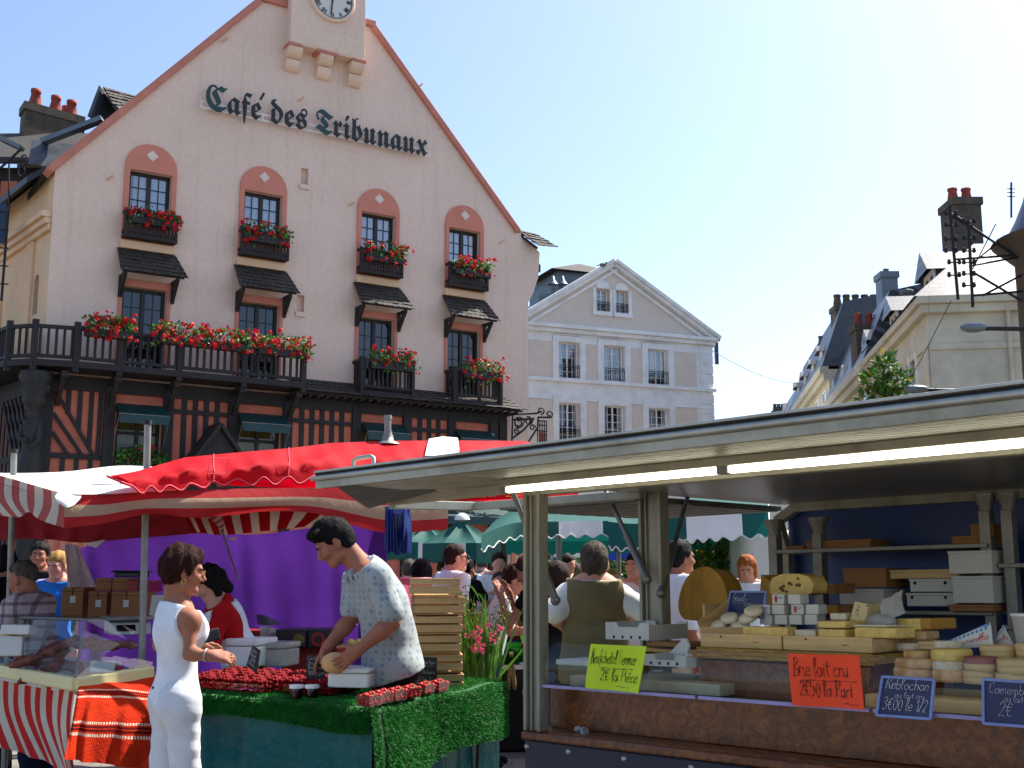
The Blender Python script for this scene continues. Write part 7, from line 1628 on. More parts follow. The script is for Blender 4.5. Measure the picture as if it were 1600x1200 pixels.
def canopy(lab, fr_, ridge, back, val, white=None, Y=10):
    r_ = root('teal_market_canopy', at(fr_[len(fr_) // 2][0], 900, fr_[0][2]).to_2d().to_3d()); tag(r_, lab, 'market canopy')
    n = 60; b = MB(); b.grid(loft([ridge, fr_], n, 8, .0)); b.build('roof', MT['tealcan'], r_)
    b = MB(); b.grid(loft([ridge, back], n, 6)); b.build('rear_slope', MT['tealcan'], r_)
    g_ = loft([fr_, fr_], n * 3, 1)[0]; b = MB(); w = MB(); m = len(g_)
    def vz(i, k): return val * k - (.03 * (.5 - .5 * math.cos(i / m * 2 * math.pi * len(fr_) * 4)) if k == 1 else 0)
    segs = [(0, m - 1, 0)] if not white else [(0, int(m * white[0]), 0), (int(m * white[0]), int(m * white[1]), 1), (int(m * white[1]), m - 1, 0)]
    for i0, i1, k in segs: (w if k else b).grid([[g_[i] + V((0, -.03 * t, -val * t - (.035 * (.5 - .5 * math.cos(i * .45)) if t == 1 else 0))) for i in range(i0, i1 + 1)] for t in (0, .5, 1)])
    b.each('valance', MT['tealcan'], r_)
    e_ = MB(); e_.tube([g_[i] + V((0, -.032, -val - .035 * (.5 - .5 * math.cos(i * .45)))) for i in range(m)], .006, 4); e_.build('white_piping', MT['whitecan'], r_)
    if white: w.build('white_panel', MT['whitecan'], r_)
    bl = [(x, y - 2, Y_ + .0) for x, y, Y_ in back]; g2 = loft([bl, bl], n * 3, 1)[0]; b = MB(); b.grid([[g2[i] + V((0, 0, -.16 * t - (.03 * (.5 - .5 * math.cos(i * .45)) if t == 1 else 0))) for i in range(len(g2))] for t in (0, 1)]); b.build('rear_valance', MT['tealcan'], r_)
    return r_
c1 = canopy('long teal market canopy with a white scalloped panel behind the trailer post', [(752, 836, 10.6), (800, 818, 11.2), (860, 815, 11.4), (930, 814, 11.6), (1020, 813, 11.8)], [(775, 812, 12.2), (815, 790, 12.6), (860, 785, 13), (930, 785, 13.2), (1020, 786, 13.4)], [(790, 846, 15), (860, 846, 15), (930, 846, 15), (1020, 842, 15)], .13, (.55, .78))
c2 = canopy('teal market canopy with white panel, nearest, behind the second trailer post', [(950, 815, 9.6), (1000, 818, 9.6), (1060, 806, 9.5), (1120, 800, 9.4), (1200, 795, 9.3)], [(965, 800, 10.8), (1010, 788, 11), (1060, 780, 11.2), (1120, 776, 11.2), (1200, 772, 11.2)], [(980, 838, 13), (1060, 836, 13), (1120, 834, 13), (1200, 830, 13)], .20, (.55, .86))
for k, (px, Y, r0, pt_) in enumerate(((873, 13.0, .035, 822), (993, 12.0, .04, 810), (966, 15, .03, 830), (1000, 15.5, .03, 835))):
    r_ = root('canopy_pole', at(px, 900, Y).to_2d().to_3d()); tag(r_, ('pale canopy pole left of the vest man', 'white canopy pole right of the vest man\'s head', 'thin distant canopy pole just right of the vest man', 'thin distant canopy pole near the second trailer post')[k], 'pole')
    b = MB(); q = at(px, pt_, Y); b.tube([(q.x, q.y, 0), q], r0, 8); b.build('tube', MT['galv'], r_); b = MB(); b.cyl((q.x, q.y, 0), (q.x, q.y, .03), .12, .1, 12); b.build('foot', MT['iron'], r_)
# white canopies beyond and blue tarpaulin
for k, (x0, x1, y0, y1, Y, m, lab) in enumerate(((862, 935, 846, 866, 19, 'whitecan', 'white market canopy far behind the teal ones'), (938, 1008, 852, 868, 18, 'bluetarp', 'blue tarpaulin roof far behind the vest man'), (1005, 1080, 838, 862, 17, 'tealcan', 'pale teal canopy glimpsed behind the second trailer post'))):
    r_ = root('distant_stall_canopy', at((x0 + x1) / 2, 900, Y).to_2d().to_3d()); tag(r_, lab, 'market canopy')
    b = MB(); a, c = at(x0, y1 - 8, Y), at(x1, y1 - 8, Y); a2, c2_ = at(x0 + 6, y0, Y + 1.5), at(x1 - 6, y0, Y + 1.5); b.grid([[a2, c2_], [a, c]]); b.grid([[a, (a * .7 + c * .3), (a + c) / 2, (a * .3 + c * .7), c], [q + V((0, 0, -.12 - .04 * (i % 2))) for i, q in enumerate([a, (a * .7 + c * .3), (a + c) / 2, (a * .3 + c * .7), c])]]); b.build('roof', MT[m], r_)
    for q in (a, c): b = MB(); b.tube([(q.x, q.y, 0), (q.x, q.y, q.z)], .03, 6); b.build('pole', MT['galv'], r_)
# far stuff behind the crowd: shop front masses
def simple_house(px0, px1, pyt, Y, m, lab, rows=2):
    a, c = at(px0, pyt, Y), at(px1, pyt, Y); r_ = root('background_house', ((a.x + c.x) / 2, Y, 0)); tag(r_, lab, 'house')
    b = MB(); w0 = []
    nb_ = max(2, int((c.x - a.x) / 2.2))
    for r__ in range(rows):
        for k in range(nb_): x = a.x + (c.x - a.x) * (k + .5) / nb_; w0.append((x, 1.2 + r__ * 3.0))
    b.holed([(a.x, 0), (c.x, 0), (c.x, a.z), (a.x, a.z)], [[(x - .45, z), (x + .45, z), (x + .45, z + 1.6), (x - .45, z + 1.6)] for x, z in w0 if z + 1.6 < a.z - .2], .2, 0, None, lambda u, z, y: (u, Y + y, z)); b.box((a.x, Y + .3, 0), (c.x, Y + 5, a.z)); b.build('wall', m, r_)
    for x, z in w0:
        if z + 1.6 < a.z - .2: b = MB(); b.box((x - .45, Y + .15, z), (x + .45, Y + .18, z + 1.6)); b.build('window', MT['glassdark'], r_)
# white van / wall at right behind the girl
vb = root('white_market_van', at(1190, 900, 12.2).to_2d().to_3d()); tag(vb, 'plain white market van side behind the ginger-haired girl', 'van')
a, c = at(1158, 828, 12.2), at(1262, 828, 12.2); b = MB(); b.box((a.x, 12.2, .35), (c.x, 15, a.z)); b.build('body', MT['wbox'], vb, .12, seg=4)
for px in (1175, 1245): b = MB(); q = at(px, 900, 12.25); b.lathe([(0, -.1), (.28, -.1), (.33, -.05), (.33, .08), (0, .1)], (q.x, 12.3, .33), 20, 0, V((0, -1, 0))); b.build('wheel', MT['rubber'], vb)
b = MB(); q0, q1 = at(1196, 905, 12.18), at(1212, 925, 12.18); b.tube([q0, (q0.x, 12.1, q0.z), (q1.x, 12.1, q0.z), V((q1.x, 12.18, q0.z))], .012, 6); b.build('handle_rail', MT['alu'], vb)
b = MB(); a, c = at(1030, 850, 14.5), at(1056, 1000, 14.5); b.box((a.x, 14.5, 0), (c.x, 14.7, a.z)); mg = root('magenta_banner', V(((a.x + c.x) / 2, 14.5, 0))); tag(mg, 'magenta banner with a pale blue panel behind the man in the white shirt', 'banner'); b.build('cloth', mat('magenta_cloth', (176, 20, 84), .8), mg)
b = MB(); a, c = at(1036, 843, 14.46), at(1050, 862, 14.46); b.box((a.x, 14.46, c.z), (c.x, 14.49, a.z)); b.build('panel', MT['labelblue'], mg)

# ------------------------------------------------------------------ leaves
def leafcluster(mb, c, rad, n, size, q, mi=(0,), up=.3, flat=1, wl=.45):
    for _ in range(n):
        d = V((q.gauss(0, 1), q.gauss(0, 1), q.gauss(0, 1))).normalized(); rr_ = q.uniform(.45, 1) ** .6
        p_ = V(c) + V((d.x * rad[0], d.y * rad[1], d.z * rad[2])) * rr_
        ax = (d + V((q.gauss(0, .6), q.gauss(0, .6), up + q.gauss(0, .5)))).normalized(); sd_ = ax.cross(V((q.gauss(0, 1), q.gauss(0, 1), q.gauss(0, 1)))).normalized(); l = size * q.uniform(.6, 1.25); w = l * wl
        nn = ax.cross(sd_) * l * .12
        mb.add([p_, p_ + ax * l * .5 + sd_ * w * .5 + nn, p_ + ax * l, p_ + ax * l * .5 - sd_ * w * .5 + nn], [(0, 1, 2), (0, 2, 3)], q.choice(mi), False)
# magnolia
tr = root('magnolia_tree', at(1382, 900, 20).to_2d().to_3d()); tag(tr, 'small glossy magnolia tree rising behind the trailer roof', 'tree'); q = random.Random(6); Y = 20
b = MB(); ba = at(1382, 900, Y)
for (px, py, rx, rz_, n) in ((1380, 575, .20, .16, 110), (1366, 596, .2, .16, 110), (1395, 600, .2, .17, 110), (1382, 618, .24, .18, 150), (1360, 622, .18, .13, 80), (1400, 626, .18, .15, 90), (1385, 650, .3, .22, 150), (1378, 680, .32, .25, 130), (1385, 562, .1, .1, 40), (1410, 590, .1, .1, 30)):
    leafcluster(b, at(px, py, Y), (rx, .28, rz_), n, .15, q, (0, 0, 0, 1, 1, 2), .2)
b.build('crown', [MT['leafd'], MT['leaf'], MT['leafy']], tr)
b = MB(); tp = at(1382, 640, Y); b.tube([(ba.x, Y, 0), (ba.x + .03, Y, 1.6), tp], [.07, .055, .04], 10)
for px, py in ((1366, 596), (1395, 600), (1380, 575), (1400, 626), (1360, 622)): b.tube([tp + V((0, 0, -.2)), (tp + at(px, py, Y)) / 2 + V((.03, 0, 0)), at(px, py, Y)], [.03, .02, .008], 6)
b.build('trunk', MT['bark'], tr)
# shrub behind the trailer
sh = root('laurel_shrub', at(1115, 900, 13.2).to_2d().to_3d()); tag(sh, 'dense glossy laurel shrub seen through the trailer opening', 'shrub'); b = MB(); Y = 13.2
for (px, py, rx, rz_, n) in ((1090, 860, .22, .2, 420), (1115, 848, .22, .16, 380), (1145, 852, .2, .16, 330), (1150, 878, .2, .2, 330), (1120, 880, .28, .25, 560), (1092, 890, .22, .22, 380), (1120, 920, .4, .3, 420), (1166, 850, .07, .1, 60), (1120, 970, .4, .35, 260)): leafcluster(b, at(px, py, Y), (rx, .35, rz_), n, .085, q, (0, 0, 1, 1, 2), .1)
b.build('foliage', [MT['leafd'], MT['leaf'], MT['leafy']], sh)
b = MB(); c = at(1120, 900, Y); [b.tube([(c.x + dx * .3, Y, 0), (c.x + dx, Y + dy, 1.4)], [.03, .012], 6) for dx, dy in ((-.2, .1), (0, 0), (.2, -.1), (.1, .15))]; b.build('stems', MT['bark'], sh)
for k, (px0, px1, py, Y, lab) in enumerate(((856, 905, 893, 21, 'dark hedge far behind the crowd left of the vest man'), (930, 1010, 888, 22, 'dark hedge far behind the crowd right of the vest man'))):
    r_ = root('distant_hedge', at((px0 + px1) / 2, 900, Y).to_2d().to_3d()); tag(r_, lab, 'hedge'); b = MB()
    for i in range(9): x = px0 + (px1 - px0) * i / 8; leafcluster(b, at(x, py - 8, Y), (.3, .3, .35), 90, .14, q, (0, 0, 1), .1); leafcluster(b, at(x, py + 45, Y), (.35, .3, .45), 60, .16, q, (0, 0, 1), .1)
    b.build('foliage', [MT['leafd'], MT['leaf']], r_)
# geraniums
def geranium(c, wx, dx, hz, n, nf_, seed, ex, lab, droop=.25):
    q = random.Random(seed); r_ = root('geranium_box', V(c), math.atan2(ex.y, ex.x)); tag(r_, lab, 'flower box', 'geranium boxes on the cafe front'); M_ = WM[r_.name]
    b = MB(M_); b.box((-wx, -dx * .6, -.14), (wx, dx * .6, .03)); b.build('trough', MT['frame'], r_, .01)
    b = MB(M_); f = b
    for _ in range(n):
        x = q.uniform(-wx * 1.04, wx * 1.08); a = q.random(); y = q.gauss(-.03, dx * .8); z = hz * (a ** .8) * (1 - .25 * abs(x) / wx) + .02 - (droop * q.random() if y < -dx * .5 and q.random() < .5 else 0)
        leafcluster(b, (x, y, z), (.04, .04, .03), 2, .085, q, (0, 0, 1), .3, wl=.85)
    for _ in range(nf_):
        x = q.uniform(-wx * 1.08, wx * 1.12); y = q.gauss(-.09, dx * .85); z = q.uniform(-.2 if y < -dx * .4 else .05, hz * 1.1) 
        r0 = q.uniform(.035, .062)
        for _ in range(11):
            d = V((q.gauss(0, 1), q.gauss(0, 1) - .3, q.gauss(0, 1) + .3)).normalized(); t1 = d.cross(V((.3, .5, q.gauss(0, 1)))).normalized(); t2 = d.cross(t1); p_ = V((x, y, z)) + d * r0; s_ = r0 * .62
            f.add([p_ + t1 * s_, p_ + t2 * s_, p_ - t1 * s_, p_ - t2 * s_], [(0, 1, 2, 3)], 2)
    b.build('geranium_plant', [MT['leaf'], MT['leafd'], MT['geran']], r_)
nm = ('leftmost', 'second', 'third', 'rightmost')
for i, u in enumerate(CU): geranium(CF.w(u + (.1 if i > 1 else .02), -.26, 9.86), .58, .16, .36 if i else .22, 150, 46 if i else 56, 20 + i, CF.e, f'red geranium box at the {nm[i]} upper window of the cafe', .35)
for i, u in enumerate((CU[2] + .2, CU[3] + .28)): geranium(CF.w(u, -.52, 6.92), .6, .17, .4, 160, 46, 30 + i, CF.e, f'red geranium box on the {("third", "rightmost")[i]} window\'s small balcony', .4)
for i, (u, w) in enumerate(((-7.35, .52), (-5.75, .62), (-4.55, .6), (-3.15, .66))): geranium(CF.w(u * .985, -.86, 6.92), w, .17, .36, 190, 64, 40 + i, CF.e, ('red geraniums alone at the left end of the long balcony', 'red geraniums on the long balcony below the left lower window', 'red geraniums in the middle of the long balcony', 'red geraniums at the right end of the long balcony')[i], .35)
geranium(CF.w(-6.25, -.2, 3.95), .55, .16, .5, 230, 5, 55, CF.e, 'leafy window box with few flowers at the ground floor window', .3)
# ------------------------------------------------------------------ people: one smooth body from rounded limbs
class SDF:
    def __init__(s, fz=.75): s.p = []; s.fz = fz
    def cap(s, a, b, ra, rb=None, k=.02): s.p.append(('c', np.array(a, float), np.array(b, float), ra, ra if rb is None else rb, k)); return s
    def ell(s, c, r, M=None, k=.02): s.p.append(('e', np.array(c, float), np.array(r, float), np.array(M, float) if M is not None else np.eye(3), 0, k)); return s
    def cut(s, p, n): s.p.append(('x', np.array(p, float), np.array(V(n).normalized(), float), 0, 0, 0)); return s
    def sub(s, c, r, k=.01): s.p.append(('s', np.array(c, float), r, 0, 0, k)); return s
    def mesh(s, h, fold=0, fsc=14, seed=0):
        lo = np.full(3, 1e9); hi = -lo
        for q in s.p:
            if q[0] == 'c':
                r = max(q[3], q[4]); lo = np.minimum(lo, np.minimum(q[1], q[2]) - r); hi = np.maximum(hi, np.maximum(q[1], q[2]) + r)
            elif q[0] == 'e': r = q[2].max(); lo = np.minimum(lo, q[1] - r); hi = np.maximum(hi, q[1] + r)
        lo -= 3 * h + .02; hi += 3 * h + .02
        n = np.ceil((hi - lo) / h).astype(int) + 1; D = np.full(n, .2)
        ax = [lo[i] + h * np.arange(n[i]) for i in range(3)]
        for q in s.p:
            t = q[0]
            if t == 'x':
                d = (ax[0] - q[1][0])[:, None, None] * q[2][0] + (ax[1] - q[1][1])[None, :, None] * q[2][1] + (ax[2] - q[1][2])[None, None, :] * q[2][2]
                D = np.maximum(D, d); continue
            k = q[5]; pad = k + 3 * h
            if t == 'c': r = max(q[3], q[4]); a0 = np.minimum(q[1], q[2]) - r - pad; a1 = np.maximum(q[1], q[2]) + r + pad
            elif t == 'e': r = q[2].max(); a0 = q[1] - r - pad; a1 = q[1] + r + pad
            else: a0 = q[1] - q[2] - pad; a1 = q[1] + q[2] + pad
            i0 = np.clip(np.floor((a0 - lo) / h).astype(int), 0, n - 1); i1 = np.clip(np.ceil((a1 - lo) / h).astype(int) + 1, 1, n)
            sl = tuple(slice(i0[i], i1[i]) for i in range(3)); X = ax[0][sl[0]][:, None, None]; Y = ax[1][sl[1]][None, :, None]; Z = ax[2][sl[2]][None, None, :]
            if t == 'c':
                ba = q[2] - q[1]; L2 = max(1e-9, ba @ ba); px, py, pz = X - q[1][0], Y - q[1][1], Z - q[1][2]
                tt = np.clip((px * ba[0] + py * ba[1] + pz * ba[2]) / L2, 0, 1)
                d = np.sqrt((px - tt * ba[0]) ** 2 + (py - tt * ba[1]) ** 2 + (pz - tt * ba[2]) ** 2) - (q[3] + (q[4] - q[3]) * tt)
            elif t == 'e':
                px, py, pz = X - q[1][0], Y - q[1][1], Z - q[1][2]; M = q[3]; r = q[2]
                u = [(px * M[0, i] + py * M[1, i] + pz * M[2, i]) / r[i] for i in range(3)]
                k0 = np.sqrt(u[0] ** 2 + u[1] ** 2 + u[2] ** 2); k1 = np.sqrt((u[0] / r[0]) ** 2 + (u[1] / r[1]) ** 2 + (u[2] / r[2]) ** 2) + 1e-9; d = k0 * (k0 - 1) / k1
            else:
                d = q[2] - np.sqrt((X - q[1][0]) ** 2 + (Y - q[1][1]) ** 2 + (Z - q[1][2]) ** 2)
                A = D[sl]; hh = np.maximum(k - np.abs(A - d), 0) / k; D[sl] = np.maximum(A, d) + hh * hh * k * .25; continue
            A = D[sl]; hh = np.maximum(k - np.abs(A - d), 0) / k; D[sl] = np.minimum(A, d) - hh * hh * k * .25
        if fold:
            rs = np.random.RandomState(seed); F_ = np.zeros_like(D)
            for _ in range(5):
                w = rs.normal(0, 1, 3) * fsc * np.array([1, 1, s.fz]); ph = rs.uniform(0, 6.28)
                a = np.sin(w[0] * ax[0][:, None, None] + w[1] * ax[1][None, :, None] + w[2] * ax[2][None, None, :] + ph); F_ += np.sign(a) * np.abs(a) ** 1.5
            D = D + fold * F_ * .5
        # surface nets
        ins = D < 0; c = np.zeros(tuple(n - 1), int)
        for dx in (0, 1):
            for dy in (0, 1):
                for dz in (0, 1): c += ins[dx:n[0] - 1 + dx, dy:n[1] - 1 + dy, dz:n[2] - 1 + dz]
        act = np.argwhere((c > 0) & (c < 8)); idx = -np.ones(tuple(n - 1), int); idx[tuple(act.T)] = np.arange(len(act))
        P = np.zeros((len(act), 3)); cnt = np.zeros(len(act))
        cor = [(i, j, k) for i in (0, 1) for j in (0, 1) for k in (0, 1)]
        for a in cor:
            for d_ in range(3):
                if a[d_] == 1: continue
                b_ = list(a); b_[d_] = 1
                va = D[tuple((act + a).T)]; vb = D[tuple((act + b_).T)]; m = (va < 0) != (vb < 0)
                t = np.where(m, va / np.where(va - vb == 0, 1, va - vb), 0)
                pt = np.array(a, float)[None, :] + np.array([1. if i == d_ else 0. for i in range(3)])[None, :] * t[:, None]
                P[m] += pt[m]; cnt[m] += 1
        P = lo + h * (act + P / cnt[:, None]); faces = []
        for d_ in range(3):
            u, v = (d_ + 1) % 3, (d_ + 2) % 3; s0 = [slice(None)] * 3; s1 = [slice(None)] * 3; s0[d_] = slice(0, -1); s1[d_] = slice(1, None)
            A, B = ins[tuple(s0)], ins[tuple(s1)]
            for flip in (0, 1):
                e = np.argwhere((A & ~B) if flip == 0 else (~A & B)); e = e[(e[:, u] > 0) & (e[:, v] > 0) & (e[:, u] < n[u] - 1) & (e[:, v] < n[v] - 1)]
                if not len(e): continue
                du = np.zeros(3, int); du[u] = 1; dv = np.zeros(3, int); dv[v] = 1
                q = np.stack([idx[tuple((e - du - dv).T)], idx[tuple((e - dv).T)], idx[tuple(e.T)], idx[tuple((e - du).T)]], 1)
                faces.append(q if flip == 0 else q[:, ::-1])
        return P, np.concatenate(faces)
def sdf_obj(name, S, h, m, parent, fold=0, fsc=14, seed=0):
    P, F_ = S.mesh(h, fold, fsc, seed); I = np.array(WM[parent.name].inverted()); P = P @ I[:3, :3].T + I[:3, 3]
    me = bpy.data.meshes.new(name); me.vertices.add(len(P)); me.vertices.foreach_set('co', P.astype(np.float32).ravel())
    me.loops.add(F_.size); me.loops.foreach_set('vertex_index', F_.astype(np.int32).ravel()); me.polygons.add(len(F_)); me.polygons.foreach_set('loop_start', np.arange(0, F_.size, 4, dtype=np.int32))
    me.update(calc_edges=True); me.validate(); me.polygons.foreach_set('use_smooth', [True] * len(me.polygons)); me.materials.append(m)
    o = bpy.data.objects.new(name, me); COL.objects.link(o); o.parent = parent; WM[o.name] = WM[parent.name]; return o
def basis(f, u=(0, 0, 1)):
    f = V(f).normalized(); r = f.cross(V(u)).normalized(); u = r.cross(f).normalized(); return r, f, u
def RM(r, f, u): return [[r.x, f.x, u.x], [r.y, f.y, u.y], [r.z, f.z, u.z]]
class Fig:
    """joints in the world; k = body size against a 1.75 m adult"""
    def __init__(s, J, k=1, fem=0, girth=1): s.J = {a: V(b) for a, b in J.items()}; s.k = k; s.fem = fem; s.g = girth
    def torso(s, S, o=0, kk=.05):
        J, k, g = s.J, s.k, s.g; lat = (J['shR'] - J['shL']).normalized(); hl = (J['hipR'] - J['hipL']).normalized(); fm = s.fem; up = (J['neck'] - J['pelvis']).normalized(); fw = up.cross(lat).normalized(); lat = fw.cross(up); M = RM(lat, fw, up)
        up2 = (J['chest'] - J['pelvis']).normalized(); fw2 = up2.cross(hl).normalized(); M2 = RM(fw2.cross(up2), fw2, up2)
        w = 1 - .10 * s.fem
        S.ell(J['chest'] + up * .02 * k, ((.165 * w + .0) * k * g + o, .105 * k * g + o, .20 * k + o), M, kk)
        S.ell(J['waist'], ((.145 - .02 * s.fem) * k * g + o, .098 * k * g + o, .15 * k + o), M2, kk)
        S.ell(J['pelvis'], ((.165 - .018 * fm) * k * g + o, (.115 - .008 * fm) * k * g + o, .13 * k + o), M2, kk)
        for h in ('shL', 'shR'):
            S.cap(J['neck'] - up * .02 * k, J[h], (.055 * k + o) * 1, (.052 - .008 * fm) * k + o * .9, kk); S.cap(J['chest'], J[h] - up * .02, .09 * k + o, (.055 - .008 * fm) * k + o * .9, kk)
        if s.fem:
            for q in (-1, 1): S.ell(J['chest'] + fw * .062 * k + lat * q * .068 * k - up * .0, (.058 * k + o * .6, .052 * k + o * .6, .06 * k + o * .6), M, .06)
        for q in (-1, 1): S.ell(J['pelvis'] - fw2 * (.03 - .018 * fm) * k + V(RMc(M2, 0)) * q * .07 * k - up2 * .04 * k, (.08 * k + o, .082 * k + o, .095 * k + o), M2, .06)
        s.fw, s.up, s.lat = fw, up, lat
    def arm(s, S, side, o=0, frac=2., k0=.03, loose=0):
        J, k = s.J, s.k; a, b, c = J['sh' + side], J['el' + side], J['wr' + side]; f = (1 - .2 * s.fem) * (.6 + .4 * s.g)
        if frac <= 1: e = a + (b - a) * frac; S.cap(a, e, .052 * k * f + o, .045 * k * f + o + loose * .7, k0)
        else:
            S.cap(a, b, .050 * k * f + o, .040 * k * f + o, k0); m_ = b + (c - b) * .3; e = b + (c - b) * min(1, frac - 1); S.cap(b, m_, .040 * k * f + o, .043 * k * f + o, .02)
            S.cap(m_, e, .043 * k * f + o, (.027 * k * f + o), .02)
    def leg(s, S, side, o=0, flare=0, to=1.):
        J, k = s.J, s.k; a, b, c = J['hip' + side], J['kn' + side], J['an' + side]; g = .5 + .5 * s.g
        S.cap(a, b, (.088 * g - .010 * s.fem) * k + o, .056 * k + o, .04); m_ = b + (c - b) * .3; S.cap(b, m_, .056 * k + o, .058 * k + o, .03); S.cap(m_, b + (c - b) * to, .058 * k + o, .040 * k + o + flare, .03)
    def hand(s, S, side, nrm=None, curl=.5, spread=.1, big=1, grip=0, dirn=None, fr=.0086):
        J, k = s.J, s.k * big; w = J['wr' + side]; d = (w - J['el' + side]).normalized() if dirn is None else V(dirn).normalized()
        n = V(nrm if nrm else (0, 0, -1)); n = (n - d * n.dot(d)).normalized(); sd_ = d.cross(n).normalized() * (1 if side == 'R' else -1)   # thumb side
        r = max(fr, .0086) * k
        S.cap(w, w + d * .02 * k, .026 * k, .026 * k, .02)
        for q in (-.026, -.009, .009, .026): S.cap(w + d * .02 * k + sd_ * q * .6 * k, w + d * .085 * k + sd_ * q * k, .016 * k, .013 * k, .015)
        L = (.066, .076, .072, .056)
        for i, q in enumerate((.028, .0095, -.0095, -.027)):
            p = w + d * .088 * k + sd_ * q * k; dd = (d + sd_ * q * spread * 10).normalized(); c0 = curl * (.8 + .12 * i)
            for j in range(3):
                c0_ = c0 * (j + .6) * .85; v = (dd * math.cos(c0_) + n * math.sin(c0_)); e = p + v * L[i] * k * (.44, .32, .24)[j]; S.cap(p, e, r * (1 - .08 * j), r * (.94 - .08 * j), .004); p = e
        p = w + d * .03 * k + sd_ * .028 * k; v = (sd_ * .75 + d * .65 + n * (.15 + .5 * curl)).normalized(); e = p + v * .045 * k; S.cap(p, e, .0135 * k, .0108 * k, .012); v2 = (v * .6 + d * .7 + n * .5 * curl).normalized(); S.cap(e, e + v2 * .034 * k, r * 1.15, r * .95, .005)
    def headf(s): 
        J = s.J; f = V(J['face']).normalized(); r, f, u = basis(f, J.get('crown', (0, 0, 1))); return r, f, u, RM(r, f, u)
    def head(s, S, neck=True):
        J, k = s.J, s.k; r, f, u, M = s.headf(); c = J['head']; P = lambda x, y, z: c + (r * x + f * y + u * z) * k
        S.ell(P(0, -.012, .032), (.074 * k, .094 * k, .086 * k), M, .02); S.ell(P(0, .022, -.03), (.058 * k, .066 * k, .082 * k), M, .03); S.cap(P(-.018, .066, -.094), P(.018, .066, -.094), .02 * k, None, .025)
        S.cap(P(-.05, .01, -.075), P(-.02, .06, -.095), .018 * k, .016 * k, .02); S.cap(P(.05, .01, -.075), P(.02, .06, -.095), .018 * k, .016 * k, .02)
        S.cap(P(-.034, .076, .022), P(.034, .076, .022), .014 * k, None, .012)
        S.cap(P(0, .084, .012), P(0, .108, -.03), .0085 * k, .0125 * k, .008); S.cap(P(-.011, .095, -.036), P(.011, .095, -.036), .0085 * k, None, .006)
        S.ell(P(0, .083, -.058), (.023 * k, .012 * k, .0065 * k), M, .005); S.ell(P(0, .082, -.070), (.020 * k, .012 * k, .007 * k), M, .005)
        for q in (-1, 1):
            S.ell(P(q * .036, .062, -.026), (.026 * k, .024 * k, .024 * k), M, .02); S.sub(P(q * .031, .098, .001), .019 * k, .008)
            S.ell(P(q * .077, -.008, -.008), (.0085 * k, .020 * k, .033 * k), M, .006); S.ell(P(q * .072, .003, -.03), (.01 * k, .012 * k, .015 * k), M, .008)
        if neck: S.cap(J['neck'] - s_up(J) * .02, P(0, -.022, -.07), .056 * k * (1 - .12 * s.fem), .050 * k * (1 - .12 * s.fem), .03); S.cap(P(0, -.05, -.02), J['neck'] - s_up(J) * .03 - V((f.x, f.y, 0)) * .02, .045 * k, .05 * k, .03)
        s.P = P; s.M = M
    def body(s, parent, m, h, hands=(None, None), feet=True):
        S = SDF(); s.torso(S); s.head(S)
        for i, sd_ in enumerate('LR'):
            s.arm(S, sd_); s.hand(S, sd_, **(hands[i] or {}), fr=max(.0086, h * .75)); s.leg(S, sd_)
            an = s.J['an' + sd_]; fwd = V(s.J.get('toe' + sd_, s.J['toe'])).normalized(); S.cap(an - V((0, 0, .03)), an + fwd * .13 * s.k - V((0, 0, .055)), .035 * s.k, .028 * s.k, .02)
        return sdf_obj('body', S, h, m, parent)
    def shoes(s, parent, m, h):
        S = SDF()
        for sd_ in 'LR': an = s.J['an' + sd_]; fwd = V(s.J.get('toe' + sd_, s.J['toe'])).normalized(); S.cap(an - V((0, 0, .045)) - fwd * .04, an + fwd * .15 * s.k - V((0, 0, .058)), .042 * s.k, .036 * s.k, .02); S.cap(an, an - V((0, 0, .04)), .042, .045, .02)
        z = min(s.J['anL'].z, s.J['anR'].z) - .085; S.cut((0, 0, z), (0, 0, -1)); return sdf_obj('shoes', S, h, m, parent)
    def eyes(s, parent, h=0):
        b = MB(); k = s.k; P = s.P
        for q in (-1, 1): b.ball(P(q * .031, .0685, .001), .0118 * k, 10, 7, 0); b.ball(P(q * .031, .0752, .0), .0064 * k, 8, 6, 1)
        o = b.build('eyes', [MT['poly'], MT['black']], parent); b = MB()
        for q in (-1, 1): b.tube([P(q * .012, .092, .018), P(q * .03, .092, .024), P(q * .05, .078, .02)], [.003 * k, .0042 * k, .002 * k], 6)
        b.build('eyebrows', MT['h_dark'], parent); b = MB(); b.tube([P(-.022, .084, -.0645), P(0, .095, -.0638), P(.022, .084, -.0645)], [.001, .0022 * k, .001], 5); b.build('mouth', mat('lips', (150, 70, 66), .5), parent)
    def hair(s, parent, m, h, style='short', t=.014):
        S = SDF(); P, M, k = s.P, s.M, s.k; r, f, u, _ = s.headf()
        S.ell(P(0, -.02, .04), ((.074 + t) * k, (.094 + t * .9) * k, (.084 + t) * k), M, .02); S.ell(P(0, -.05, -.005), ((.068 + t * .8) * k, (.062 + t) * k, (.08 + t * .5) * k), M, .03)
        S.cut(P(0, .048, .03), (f - u * .95)) if style != 'bald' else S.cut(P(0, -.0, .05), (f - u * 1.2))
        S.cut(P(0, -.05, -.085 if style == 'short' else -.075), -u - f * .1)
        if style in ('short', 'crop'):
            pass
        if style in ('bob', 'long'):
            for q in (-1, 1): S.cap(P(q * .072, -.012, .03), P(q * .076, -.02, -.09 if style == 'bob' else -.2), .028 * k, .026 * k, .03)
            S.cap(P(0, -.07, .0), P(0, -.085, -.1 if style == 'bob' else -.26), .06 * k, .05 * k, .04)
        if style == 'tail': S.cap(P(0, -.1, .02), P(0, -.14, -.0), .03 * k, .03 * k, .02); S.cap(P(0, -.14, 0), P(0, -.13, -.15), .03 * k, .015 * k, .02)
